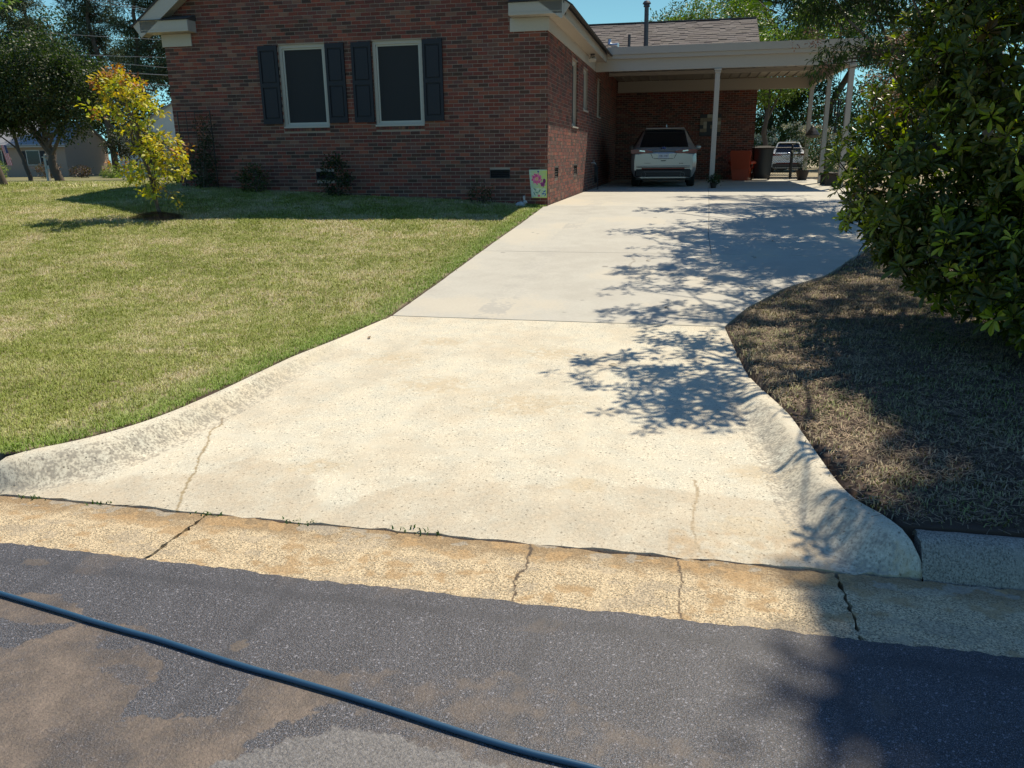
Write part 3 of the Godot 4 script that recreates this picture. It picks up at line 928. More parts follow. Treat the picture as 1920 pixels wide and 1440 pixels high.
	var px = (XL + XR) / 2
	var run = px - XL
	for sg in [-1.0, 1.0]:
		var dir = Vector3(sg, -0.7, 0).normalized()
		var nr = Vector3(0.7 * sg, 1, 0).normalized()
		var bas = Basis(dir, nr, Vector3(0, 0, sg))
		var len_ = (run + 0.36) * sqrt(1.49)
		var pk = Vector3(px, 4.25 + 0.7 * run, 0)
		var mid = pk + dir * len_ / 2
		var rk := B.new()
		rk.box(mid + nr * 0.04 + Vector3(0, 0, ZF + 0.285), Vector3(len_, 0.28, 0.03), bas)
		put("rake_board", rk, M.trim, h)
		var so2 := B.new()
		so2.box(mid - nr * 0.05 + Vector3(0, 0, ZF + 0.135), Vector3(len_, 0.02, 0.27), bas)
		put("rake_soffit", so2, M.soffit, h)
		var rf := B.new()
		rf.box(mid + dir * 0.02 + nr * 0.19 + Vector3(0, 0, (ZF + 0.32 - 23.6) / 2), Vector3(len_ + 0.04, 0.03, 23.6 + ZF + 0.32), bas)
		put("roof", rf, M.shingle_dark, h)
		var rb := B.new()
		rb.box(mid - dir * 0.3 + nr * 0.19 + Vector3(0, 0, -31.6), Vector3(len_ - 0.6, 0.03, 16.0), bas)
		put("roof", rb, M.shingle_dark, h)
	# main roof behind the carport, laid in courses
	var a = Vector3(0, 4.38, -30.65); var rg = Vector3(0, 6.62, -35.2)
	var sl = rg - a; var ln = sl.length(); var ds = sl / ln
	var nn = Vector3(0, -ds.z, ds.y).normalized()
	var deck := B.new()
	var dk = Basis(Vector3(1, 0, 0), nn, Vector3(1, 0, 0).cross(nn))
	deck.box((a + rg) / 2 + Vector3(-1.8, 0, 0) - nn * 0.02, Vector3(8.4, 0.03, ln), dk)
	var back = Vector3(0, 4.38, -39.75)
	var nb = Vector3(0, 4.55, -2.24).normalized()
	deck.box((rg + back) / 2 + Vector3(-1.8, 0, 0) - nb * 0.02, Vector3(8.4, 0.03, ln), Basis(Vector3(1, 0, 0), nb, Vector3(1, 0, 0).cross(nb)))
	var mr = put("main_roof", deck, M.shingle_dark, h)
	var r := RandomNumberGenerator.new(); r.seed = 44
	var rows = int(ln / 0.2)
	for k in rows:
		var b := B.new()
		var x = -6.0 + r.randf() * 0.3
		while x < 2.42:
			var w = r.randf_range(0.16, 0.5)
			var x1 = minf(x + w, 2.42)
			var th = r.randf_range(0.016, 0.034)
			var kk = r.randf_range(0.7, 1.15)
			b.col = Color(kk, kk * r.randf_range(0.95, 1.0), kk * r.randf_range(0.92, 1.0))
			b.box(a + Vector3((x + x1) / 2, 0, 0) + ds * (k * 0.2 + 0.115) + nn * (0.004 + th / 2), Vector3(x1 - x - 0.004, th, 0.235), Basis(Vector3(1, 0, 0), -0.055) * dk)
			x = x1
		put("shingle_course", b, M.shingle, mr)
	var cp := B.new()
	cp.box(rg + Vector3(-1.8, 0.03, 0), Vector3(8.42, 0.03, 0.22))
	put("ridge_cap", cp, M.shingle, mr)
	# pipes through the roof
	var st := B.new()
	st.tube([Vector3(-1.70, 5.0, -32.0), Vector3(-1.72, 5.35, -32.0), Vector3(-1.74, 6.75, -32.0)], [0.13, 0.085, 0.08], 12)
	var stack = put("flue_pipe", st, M.dark_metal, h)
	var hat := B.new()
	hat.lathe(Vector3(-1.74, 6.72, -32.0), [Vector2(0.0, 0.22), Vector2(0.10, 0.19), Vector2(0.15, 0.12), Vector2(0.15, 0.09), Vector2(0.1, 0.07), Vector2(0.12, 0.0), Vector2(0.08, -0.02)], 12)
	put("flue_cap", hat, M.dark_metal, stack)
	var fs := B.new()
	fs.box(Vector3(-1.70, 5.09, -31.98), Vector3(0.55, 0.02, 0.45), dk)
	put("flashing", fs, M.galv, stack)
	var vp := B.new()
	vp.tube([Vector3(-2.30, 4.7, -31.4), Vector3(-2.30, 5.72, -31.4)], 0.05, 10)
	put("vent_pipe", vp, M.dark_metal, h)
	var el := B.new()
	el.tube([Vector3(-2.30, 4.62, -23.9), Vector3(-2.30, 4.48, -23.88), Vector3(-2.19, 4.44, -23.8), Vector3(-2.04, 4.44, -23.75)], [0.05, 0.055, 0.06, 0.065], 12)
	put("downspout_elbow", el, M.galv, h)
	# floodlight under the eave
	var fl2 = thing("floodlight", "white twin floodlight under the eave beside the carport", "light", Vector3(-2.5, 3.99, -21.6))
	var ba := B.new()
	ba.lathe(Vector3(0, -0.03, 0), [Vector2(0.0, 0.035), Vector2(0.06, 0.035), Vector2(0.055, 0.0), Vector2(0.0, 0.0)], 12)
	put("base", ba, M.dark_metal, fl2)
	for k in 2:
		var hd := B.new()
		hd.lathe(Vector3(-0.03 + 0.07 * k, -0.10, 0.03), [Vector2(0.0, -0.08), Vector2(0.062, -0.075), Vector2(0.065, -0.05), Vector2(0.04, 0.03), Vector2(0.02, 0.06), Vector2(0.0, 0.065)], 12, Basis(Vector3(1, 0, 0), -0.7))
		put("lamp_head", hd, M.white_trim, fl2)
	build_carport()

func build_carport():
	var cp = thing("carport", "taupe flat roofed carport on square posts attached to the brick house", "carport", Vector3(0, 0.57, -23.5))
	var L = func(x, y, z): return Vector3(x, y - 0.57, z + 23.5)
	var ZC = -23.62; var X0 = -2.64; var X1 = 4.22; var ZB = -31.0
	var bm := B.new()
	bm.span(L.call(X0, 3.75, ZC - 0.14), L.call(X1, 4.06, ZC))
	put("front_beam", bm, M.trim, cp)
	var fa := B.new()
	fa.span(L.call(-2.32, 4.06, ZC - 0.1), L.call(X1 + 0.12, 4.165, ZC + 0.10))
	fa.span(L.call(-2.32, 4.167, ZC - 0.1), L.call(X1 + 0.16, 4.36, ZC + 0.14))
	put("fascia", fa, M.trim, cp)
	var rf := B.new()
	rf.span(L.call(X0, 4.15, ZB - 0.2), L.call(X1 + 0.1, 4.34, ZC - 0.101))
	put("roof_deck", rf, M.trim, cp)
	for q in [[X1 - 0.14, X1]]:
		var sb := B.new()
		sb.span(L.call(q[0], 3.75, ZB + 0.15), L.call(q[1], 4.06, ZC - 0.141))
		put("side_beam", sb, M.trim, cp)
	var bb := B.new()
	bb.span(L.call(X0 + 0.02, 3.68, ZB + 0.01), L.call(X1, 4.06, ZB + 0.149))
	put("back_beam", bb, M.trim, cp)
	# ribbed metal ceiling: pans with raised seams, one piece each
	var n = 22
	for k in n:
		var x = lerpf(X0, X1 - 0.15, (k + 0.5) / n)
		var w = (X1 - 0.15 - X0) / n
		var p := B.new()
		p.span(L.call(x - w / 2 + 0.012, 4.075, ZB + 0.15), L.call(x + w / 2 - 0.012, 4.09, ZC - 0.15))
		p.span(L.call(x + w / 2 - 0.012, 4.045, ZB + 0.15), L.call(x + w / 2 + 0.012, 4.092, ZC - 0.15))
		put("ceiling_pan", p, M.pan, cp)
	var cb := B.new()
	cb.span(L.call(X0 + 0.02, 3.94, -27.4), L.call(X1 - 0.141, 4.044, -27.28))
	put("joist", cb, M.trim, cp)
	for q in [[0.70, -23.69], [4.15, -23.69], [4.15, -27.2], [4.15, -30.85]]:
		var b := B.new()
		b.cbox(L.call(q[0], 2.16, q[1]), Vector3(0.135, 3.17, 0.135), 0.008)
		var post = put("post", b, M.trim, cp)
		var c := B.new()
		c.cbox(L.call(q[0], 3.715, q[1]), Vector3(0.20, 0.06, 0.20), 0.01)
		c.cbox(L.call(q[0], 3.655, q[1]), Vector3(0.17, 0.05, 0.17), 0.01)
		put("capital", c, M.trim, post)

# ------------------------------------------------------------------ vehicles
func make_suv(label, at, turn, paint, dusty = false):
	var t = thing("suv_car", label, "car", at, turn)
	var st = [
		[0.0, 0.70, 0.84, 0.74, 0.955], [-0.045, 0.78, 0.925, 0.78, 1.05], [-0.13, 0.83, 0.945, 0.74, 1.12], [-0.22, 0.85, 0.955, 0.71, 1.22],
		[-0.40, 0.86, 0.962, 0.66, 1.42], [-0.58, 0.87, 0.965, 0.61, 1.61], [-0.72, 0.87, 0.965, 0.60, 1.68], [-1.2, 0.87, 0.965, 0.61, 1.72], [-2.3, 0.87, 0.965, 0.62, 1.735],
		[-2.95, 0.87, 0.96, 0.61, 1.66], [-3.70, 0.87, 0.95, 0.70, 1.16], [-4.30, 0.85, 0.93, 0.72, 1.04], [-4.65, 0.78, 0.86, 0.66, 0.90], [-4.78, 0.6, 0.72, 0.55, 0.66]]
	var rings = []
	for s in st:
		var y = s[4]
		var belt = minf(1.10, y - 0.03)
		var half = [Vector2(s[1] * 0.9, 0.26), Vector2(s[1], 0.30), Vector2(s[2] - 0.01, minf(0.50, y * 0.55)), Vector2(s[2], minf(0.72, y * 0.75)), Vector2(s[2] - 0.015, minf(0.95, y * 0.9)), Vector2(lerpf(s[2], s[3], 0.12) - 0.01, belt), Vector2(s[3] + 0.015, maxf(belt + 0.005, y - 0.075)), Vector2(s[3] - 0.03, y - 0.022), Vector2(s[3] - 0.16, y)]
		var ring = []
		for p in half: ring.append(Vector3(p.x, p.y, s[0]))
		for k in range(half.size() - 1, -1, -1): ring.append(Vector3(-half[k].x, half[k].y, s[0]))
		rings.append(ring)
	var b := B.new()
	var m = rings[0].size()
	var nrm = []
	for i in rings.size():
		var row = []
		for k in m:
			var du = rings[i][mini(k + 1, m - 1)] - rings[i][maxi(k - 1, 0)]
			var dv = rings[maxi(i - 1, 0)][k] - rings[mini(i + 1, rings.size() - 1)][k]
			row.append(-du.cross(dv).normalized() if du.cross(dv).dot(rings[i][k] - Vector3(0, 0.8, rings[i][k].z)) < 0 else du.cross(dv).normalized())
		nrm.append(row)
	for i in rings.size() - 1:
		for k in m - 1:
			b.tri(rings[i][k], rings[i + 1][k], rings[i + 1][k + 1], nrm[i][k], nrm[i + 1][k], nrm[i + 1][k + 1])
			b.tri(rings[i][k], rings[i + 1][k + 1], rings[i][k + 1], nrm[i][k], nrm[i + 1][k + 1], nrm[i][k + 1])
	for e in [[0, 1.0], [rings.size() - 1, -1.0]]:
		var r = rings[e[0]]
		var nn = Vector3(0, 0, e[1])
		for k in m / 2 - 1:
			b.tri(r[k], r[k + 1], r[m - 2 - k], nn, nn, nn); b.tri(r[k], r[m - 2 - k], r[m - 1 - k], nn, nn, nn)
	put("body", b, paint, t)
	var under := B.new()
	under.span(Vector3(-0.8, 0.2, -4.5), Vector3(0.8, 0.27, -0.25))
	put("underbody", under, M.black_plastic, t)
	# glass
	var g := B.new()
	g.quad(Vector3(-0.70, 1.135, -0.135), Vector3(0.70, 1.135, -0.135), Vector3(0.575, 1.615, -0.565), Vector3(-0.575, 1.615, -0.565))
	g.quad(Vector3(-0.70, 1.135, -0.135), Vector3(-0.575, 1.615, -0.565), Vector3(-0.575, 1.58, -0.62), Vector3(-0.70, 1.10, -0.19))
	put("rear_window", g, M.car_glass, t)
	for s in [-1.0, 1.0]:
		var sg := B.new()
		var q = [Vector3(s * 0.945, 1.13, -0.75), Vector3(s * 0.945, 1.13, -3.45), Vector3(s * 0.665, 1.60, -2.9), Vector3(s * 0.655, 1.62, -1.0)]
		sg.out(Vector3(0, 1.2, -2), q[0], q[1], q[2], q[3])
		put("side_window", sg, M.car_glass, t)
		var tl := B.new()
		tl.prism(PackedVector2Array([Vector2(0.30, 0.985), Vector2(0.52, 0.955), Vector2(0.93, 0.955), Vector2(0.955, 1.07), Vector2(0.62, 1.075), Vector2(0.36, 1.03)]) if s > 0 else PackedVector2Array([Vector2(-0.30, 0.985), Vector2(-0.36, 1.03), Vector2(-0.62, 1.075), Vector2(-0.955, 1.07), Vector2(-0.93, 0.955), Vector2(-0.52, 0.955)]), -0.14, 0.008)
		var lamp = put("tail_light", tl, M.red_lens, t)
		var cl := B.new()
		cl.box(Vector3(s * 0.62, 1.03, 0.008), Vector3(0.16, 0.035, 0.012), Basis(Vector3(0, 0, 1), 0.12 * s))
		put("clear_lens", cl, M.chrome, lamp)
		var mi := B.new()
		mi.ball(Vector3(s * 1.05, 1.14, -3.05), Vector3(0.11, 0.085, 0.07))
		put("wing_mirror", mi, paint, t)
		var ex := B.new()
		ex.lathe(Vector3(s * 0.56, 0.36, 0.0), [Vector2(0.045, -0.14), Vector2(0.075, -0.1), Vector2(0.075, 0.03), Vector2(0.06, 0.03), Vector2(0.055, -0.1)], 14, Basis(Vector3(1, 0, 0), PI / 2))
		put("exhaust_tip", ex, M.dim_metal, t)
		for z in [-0.98, -3.82]:
			var wh := B.new()
			wh.lathe(Vector3(s * 0.82, 0.365, z), [Vector2(0.26, -0.12), Vector2(0.34, -0.115), Vector2(0.365, -0.08), Vector2(0.365, 0.08), Vector2(0.34, 0.115), Vector2(0.26, 0.12), Vector2(0.26, -0.12)], 22, Basis(Vector3(0, 0, 1), PI / 2))
			var ty = put("tyre", wh, M.rubber, t)
			var rm := B.new()
			rm.lathe(Vector3(s * 0.82, 0.365, z), [Vector2(0.0, 0.10), Vector2(0.06, 0.10), Vector2(0.08, 0.085), Vector2(0.24, 0.10), Vector2(0.258, 0.115), Vector2(0.258, -0.115), Vector2(0.0, -0.10)], 20, Basis(Vector3(0, 0, 1), -PI / 2 * s))
			put("rim", rm, M.chrome, ty)
	# tail: garnish strip, plate bay, handle, bumper, reflector
	var ga := B.new()
	ga.cbox(Vector3(0, 1.03, -0.022), Vector3(0.70, 0.05, 0.05), 0.01)
	put("chrome_strip", ga, M.dim_metal, t)
	var em := B.new()
	em.ball(Vector3(0, 1.105, -0.075), Vector3(0.085, 0.034, 0.02))
	var badge = put("badge", em, M.chrome, t)
	var eb := B.new()
	eb.ball(Vector3(0, 1.105, -0.063), Vector3(0.072, 0.025, 0.018))
	put("badge_field", eb, M.badge_blue, badge)
	var lip := B.new()
	for s in [-1.0, 1.0]: lip.box(Vector3(s * 0.335, 0.885, 0.0), Vector3(0.014, 0.15, 0.02), Basis(Vector3(0, 0, 1), -0.48 * s))
	lip.box(Vector3(0, 0.812, 0.0), Vector3(0.56, 0.014, 0.02))
	put("plate_bay_lip", lip, M.dark_trim, t)
	var pt := B.new()
	pt.cbox(Vector3(0.0, 0.885, 0.006), Vector3(0.305, 0.14, 0.006), 0.002)
	var plate = put("licence_plate", pt, M.plate, t)
	var ch := B.new()
	for k in 7:
		if k == 3: ch.box(Vector3(0, 0.885, 0.010), Vector3(0.012, 0.008, 0.002))
		else:
			var x = -0.108 + k * 0.036
			ch.box(Vector3(x - 0.008, 0.885, 0.010), Vector3(0.006, 0.06, 0.002)); ch.box(Vector3(x + 0.003, 0.912 - 0.013 * (k % 3), 0.010), Vector3(0.016, 0.006, 0.002))
			if k % 2: ch.box(Vector3(x + 0.009, 0.885, 0.010), Vector3(0.006, 0.06, 0.002))
	put("plate_characters", ch, M.ink, plate)
	var hn := B.new()
	hn.prism(PackedVector2Array([Vector2(-0.08, 0.765), Vector2(-0.055, 0.74), Vector2(0.055, 0.74), Vector2(0.08, 0.765)]), -0.02, 0.012)
	put("tailgate_handle", hn, M.black_plastic, t)
	var mk := B.new()
	for k in 5: mk.box(Vector3(-0.53 + 0.036 * k, 0.685, 0.002), Vector3(0.022, 0.016, 0.004))
	for k in 3: mk.box(Vector3(0.47 + 0.04 * k, 0.675, 0.004), Vector3(0.026, 0.022, 0.004))
	put("badge_letters", mk, M.dark_trim, t)
	var br := B.new()
	br.cbox(Vector3(0, 0.585, -0.01), Vector3(1.56, 0.055, 0.10), 0.02)
	put("bumper_ledge", br, paint, t)
	var rf := B.new()
	rf.cbox(Vector3(0, 0.535, 0.02), Vector3(1.24, 0.036, 0.05), 0.008)
	put("reflector_strip", rf, M.red_lens, t)
	var bp := B.new()
	bp.cbox(Vector3(0, 0.405, -0.05), Vector3(1.62, 0.225, 0.16), 0.03)
	put("bumper", bp, M.black_plastic, t)
	var sk := B.new()
	sk.cbox(Vector3(0, 0.44, 0.032), Vector3(1.1, 0.012, 0.012), 0.003); sk.cbox(Vector3(0, 0.30, 0.032), Vector3(0.9, 0.018, 0.012), 0.003)
	put("skid_trim", sk, M.dim_metal, t)
	var an := B.new()
	an.prism(PackedVector2Array([Vector2(-0.09, 0), Vector2(0.08, 0), Vector2(-0.06, 0.095), Vector2(-0.085, 0.09)]), -0.012, 0.012, Basis(Vector3(0, 0, -1), Vector3.UP, Vector3(1, 0, 0)), Vector3(0.05, 1.69, -0.85))
	put("antenna", an, paint, t)
	var sp := B.new()
	sp.cbox(Vector3(0, 1.675, -0.60), Vector3(1.12, 0.03, 0.22), 0.012, Basis(Vector3(1, 0, 0), 0.12))
	put("spoiler", sp, paint, t)
	return t

# ------------------------------------------------------------------ small things
func build_objects():
	make_suv("silver SUV parked under the carport, seen from behind", Vector3(-0.68, 0.572, -24.2), 0.02, M.silver)
	make_suv("white SUV standing beyond the chain link gate", Vector3(5.62, 0.36, -49.0), -0.1, M.car_white)
	# moulded orange lounge chair, its back to the driveway
	var ch = thing("lounge_chair", "orange moulded plastic lounge chair by the carport brick wall", "chair", Vector3(1.86, 0.572, -29.9), -0.25)
	var bs := B.new()
	bs.prism(PackedVector2Array([Vector2(-0.26, 0), Vector2(0.26, 0), Vector2(0.30, 0.30), Vector2(0.33, 0.42), Vector2(-0.33, 0.42), Vector2(-0.30, 0.30)]), -0.55, 0.05)
	put("base", bs, M.orange, ch)
	var bk := B.new()
	bk.prism(PackedVector2Array([Vector2(-0.31, 0.40), Vector2(0.31, 0.40), Vector2(0.36, 0.98), Vector2(0.33, 1.03), Vector2(-0.33, 1.03), Vector2(-0.36, 0.98)]), -0.05, 0.04, Basis(Vector3(1, 0, 0), 0.16), Vector3(0, 0.0, -0.02))
	put("backrest", bk, M.orange, ch)
	var se := B.new()
	se.cbox(Vector3(0, 0.42, -0.28), Vector3(0.6, 0.06, 0.52), 0.02, Basis(Vector3(1, 0, 0), -0.1))
	put("seat", se, M.orange, ch)
	for s in [-1.0, 1.0]:
		var ar := B.new()
		ar.tube([Vector3(s * 0.33, 0.60, 0.0), Vector3(s * 0.42, 0.62, -0.1), Vector3(s * 0.43, 0.60, -0.35), Vector3(s * 0.38, 0.46, -0.52), Vector3(s * 0.31, 0.40, -0.54)], [0.045, 0.06, 0.06, 0.05, 0.04], 8)
		put("arm", ar, M.orange, ch)
	# wheeled bin
	var bn = thing("wheeled_bin", "black wheeled rubbish bin between orange chair and gate", "bin", Vector3(2.62, 0.572, -30.35), 0.05)
	var bb := B.new()
	bb.lathe(Vector3(0, 0.06, 0), [Vector2(0.0, 0.0), Vector2(0.36, 0.0), Vector2(0.39, 0.12), Vector2(0.46, 1.0), Vector2(0.48, 1.02), Vector2(0.0, 1.02)], 4, Basis(Vector3.UP, PI / 4))
	put("body", bb, M.black_plastic, bn)
	var ld := B.new()
	ld.cbox(Vector3(0, 1.11, 0.01), Vector3(0.72, 0.06, 0.74), 0.025)
	ld.cbox(Vector3(0, 1.15, 0.01), Vector3(0.5, 0.04, 0.5), 0.018)
	put("lid", ld, M.black_plastic, bn)
	for s in [-1.0, 1.0]:
		var w := B.new()
		w.lathe(Vector3(s * 0.30, 0.13, -0.30), [Vector2(0.0, -0.03), Vector2(0.13, -0.03), Vector2(0.13, 0.03), Vector2(0.0, 0.03)], 14, Basis(Vector3(0, 0, 1), PI / 2))
		put("wheel", w, M.rubber, bn)
	var hd := B.new()
	hd.tube([Vector3(-0.26, 1.05, -0.38), Vector3(-0.26, 1.08, -0.45), Vector3(0.26, 1.08, -0.45), Vector3(0.26, 1.05, -0.38)], 0.018, 8)
	put("handle", hd, M.black_plastic, bn)
	# chain link gate
	var gt = thing("chain_link_gate", "black chain link gate at the back of the carport", "gate", Vector3(3.3, 0.572, -31.35))
	var fr := B.new()
	for q in [[-0.98, 0.40, 1.10], [0.46, 0.92, 1.08]]:
		fr.tube([Vector3(q[0], 0.04, 0), Vector3(q[0], q[2], 0)], 0.024, 8); fr.tube([Vector3(q[1], 0.04, 0), Vector3(q[1], q[2], 0)], 0.024, 8)
		fr.tube([Vector3(q[0], 0.06, 0), Vector3(q[1], 0.06, 0)], 0.02, 8); fr.tube([Vector3(q[0], q[2], 0), Vector3(q[1], q[2], 0)], 0.022, 8)
	put("frame", fr, M.black_metal, gt)
	for x in [-1.03, 0.43]:
		var po := B.new()
		po.tube([Vector3(x, -0.2, 0.0), Vector3(x, 1.17, 0.0)], 0.03, 10)
		po.ball(Vector3(x, 1.18, 0), Vector3(0.035, 0.03, 0.035))
		put("post", po, M.black_metal, gt)
	var ml := B.new()
	var d = 0.085
	for q in [[-0.98, 0.40, 1.10], [0.46, 0.92, 1.08]]:
		var n = int((q[1] - q[0] + 1.1) / d)
		for k in n:
			for s in [-1.0, 1.0]:
				var x0 = q[0] - 1.05 + k * d if s > 0 else q[0] + k * d
				var a = Vector2(x0, 0.06); var b = Vector2(x0 + s * 1.05, q[2])
				if s < 0: a.x = x0; b.x = x0 - 1.05
				var t0 = 0.0; var t1 = 1.0
				for lim in [q[0], q[1]]:
					var tt = (lim - a.x) / (b.x - a.x)
					if (lim == q[0]) == (b.x > a.x): t0 = maxf(t0, tt)
					else: t1 = minf(t1, tt)
				if t1 - t0 > 0.02:
					var p = a.lerp(b, t0); var e = a.lerp(b, t1)
					ml.tube([Vector3(p.x, p.y, 0.002 * s), Vector3(e.x, e.y, 0.002 * s)], 0.0035, 4, false)
	put("wire_mesh", ml, M.black_metal, gt)
	var lt := B.new()
	lt.cbox(Vector3(0.43, 0.82, 0.05), Vector3(0.05, 0.12, 0.05), 0.008)
	put("latch", lt, M.black_metal, gt)
	# pictures and ornaments in the carport
	var qu = thing("patchwork_panel", "patchwork panel of pale and dark squares hung on the carport wall", "wall panel", Vector3(0.76, 2.12, -30.97))
	var pb := B.new()
	pb.cbox(Vector3(0, 0.38, 0), Vector3(0.76, 0.76, 0.03), 0.006)
	put("backing", pb, M.dark_trim, qu)
	var r := RandomNumberGenerator.new(); r.seed = 6
	for i in 6:
		for j in 6:
			if (i * 5 + j * 3 + (i * j) % 4) % 5 < 2: continue
			var sq := B.new()
			sq.cbox(Vector3(-0.31 + i * 0.124, 0.07 + j * 0.124, 0.018), Vector3(0.118, 0.118, 0.012), 0.003)
			put("patch", sq, M.cream if r.randf() < 0.65 else M.tan_cloth, qu)
	var hb = thing("hanging_feeder", "dark bell shaped bird feeder hanging between carport posts", "bird feeder", Vector3(4.05, 2.25, -29.0))
	var fb := B.new()
	fb.lathe(Vector3.ZERO, [Vector2(0.0, -0.28), Vector2(0.10, -0.28), Vector2(0.23, -0.20), Vector2(0.23, -0.17), Vector2(0.15, -0.05), Vector2(0.05, 0.08), Vector2(0.0, 0.12)], 14)
	put("bell", fb, M.black_metal, hb)
	var fw := B.new()
	fw.tube([Vector3(0, 0.1, 0), Vector3(0.02, 1.0, 0), Vector3(0.04, 1.50, 0)], 0.006, 6)
	put("hanger", fw, M.black_metal, hb)
	var wc = thing("wind_chime", "dark wind chime hanging from the side beam of the carport", "wind chime", Vector3(4.16, 2.95, -25.4))
	var wt := B.new()
	wt.lathe(Vector3.ZERO, [Vector2(0.0, 0.03), Vector2(0.10, 0.02), Vector2(0.10, 0.0), Vector2(0.0, 0.0)], 12)
	wt.tube([Vector3(0, 0.02, 0), Vector3(0, 0.80, 0)], 0.006, 6)
	put("top_disc", wt, M.black_metal, wc)
	for k in 5:
		var ct := B.new()
		var a = TAU * k / 5
		ct.tube([Vector3(0.075 * cos(a), 0.0, 0.075 * sin(a)), Vector3(0.075 * cos(a), -0.45 - 0.05 * k, 0.075 * sin(a))], 0.014, 8)
		put("chime_tube", ct, M.black_metal, wc)
	var cl := B.new()
	cl.tube([Vector3(0, 0, 0), Vector3(0, -0.75, 0)], 0.004, 5); cl.box(Vector3(0, -0.82, 0), Vector3(0.08, 0.16, 0.01))
	put("clapper", cl, M.black_metal, wc)
	# potted plants by the posts
	potted("small dark potted plant at the foot of the carport front post", Vector3(0.76, 0.575, -23.5), 0.10, 0.18, 3)
	potted("tall dark leafy potted plant at the rear outer post of the carport", Vector3(4.0, 0.575, -30.2), 0.22, 1.3, 4)
	potted("low potted plant beside the middle outer post of the carport", Vector3(4.42, 0.575, -26.4), 0.2, 0.5, 5)
	var bk2 = thing("plant_bench", "low dark bench between the outer posts of the carport", "bench", Vector3(4.12, 0.572, -25.5))
	var bt := B.new()
	bt.cbox(Vector3(0, 0.34, 0), Vector3(0.35, 0.05, 1.1), 0.008)
	put("seat", bt, M.dark_wood, bk2)
	for z in [-0.45, 0.45]:
		var lg := B.new()
		lg.cbox(Vector3(0, 0.16, z), Vector3(0.3, 0.32, 0.06), 0.008)
		put("leg", lg, M.dark_wood, bk2)
	# garden hose hanging on the side wall
	var gh = thing("hose_tap", "garden tap with a dark hose hanging down the side wall", "tap", Vector3(-2.64, 0.572, -23.1))
	var tp := B.new()
	tp.tube([Vector3(-0.03, 0.72, 0), Vector3(0.08, 0.72, 0), Vector3(0.10, 0.67, 0)], 0.018, 8)
	tp.ball(Vector3(0.05, 0.77, 0), Vector3(0.035, 0.012, 0.035))
	put("spout", tp, M.galv, gh)
	var hs := B.new()
	var hp = []
	for k in 60:
		var a = TAU * k / 15.0
		hp.append(Vector3(0.10 + 0.0009 * k, 0.42 + 0.26 * cos(a) * (1.0 - k * 0.003), 0.05 + 0.15 * sin(a)))
	hp.append(Vector3(0.17, 0.1, 0.05)); hp.append(Vector3(0.2, 0.02, 0.15)); hp.append(Vector3(0.2, 0.015, 0.4))
	hs.tube(hp, 0.012, 6)
	put("hose", hs, M.black_plastic, gh)
	garden_flag()
	rabbit()
	trellis()
	street_hose()

func potted(label, at, r, high, seed_):
	var t = thing("potted_plant", label, "potted plant", at)
	var p := B.new()
	p.lathe(Vector3.ZERO, [Vector2(0.0, 0.0), Vector2(r * 0.7, 0.0), Vector2(r, r * 1.3), Vector2(r * 1.06, r * 1.3), Vector2(r * 1.06, r * 1.5), Vector2(r * 0.9, r * 1.5), Vector2(r * 0.88, r * 1.3), Vector2(0.0, r * 1.3)], 14)
	put("pot", p, M.dark_wood, t)
	put("foliage", foliage([[Vector3(0, r * 1.4 + high * 0.5, 0), Vector3(r * 1.4, high * 0.5, r * 1.4)]], int(14 + high * 26), 16, 0.09, 0.07, 0.03, [Color(0.03, 0.06, 0.02), Color(0.05, 0.08, 0.025)], seed_), M.leaf, t)

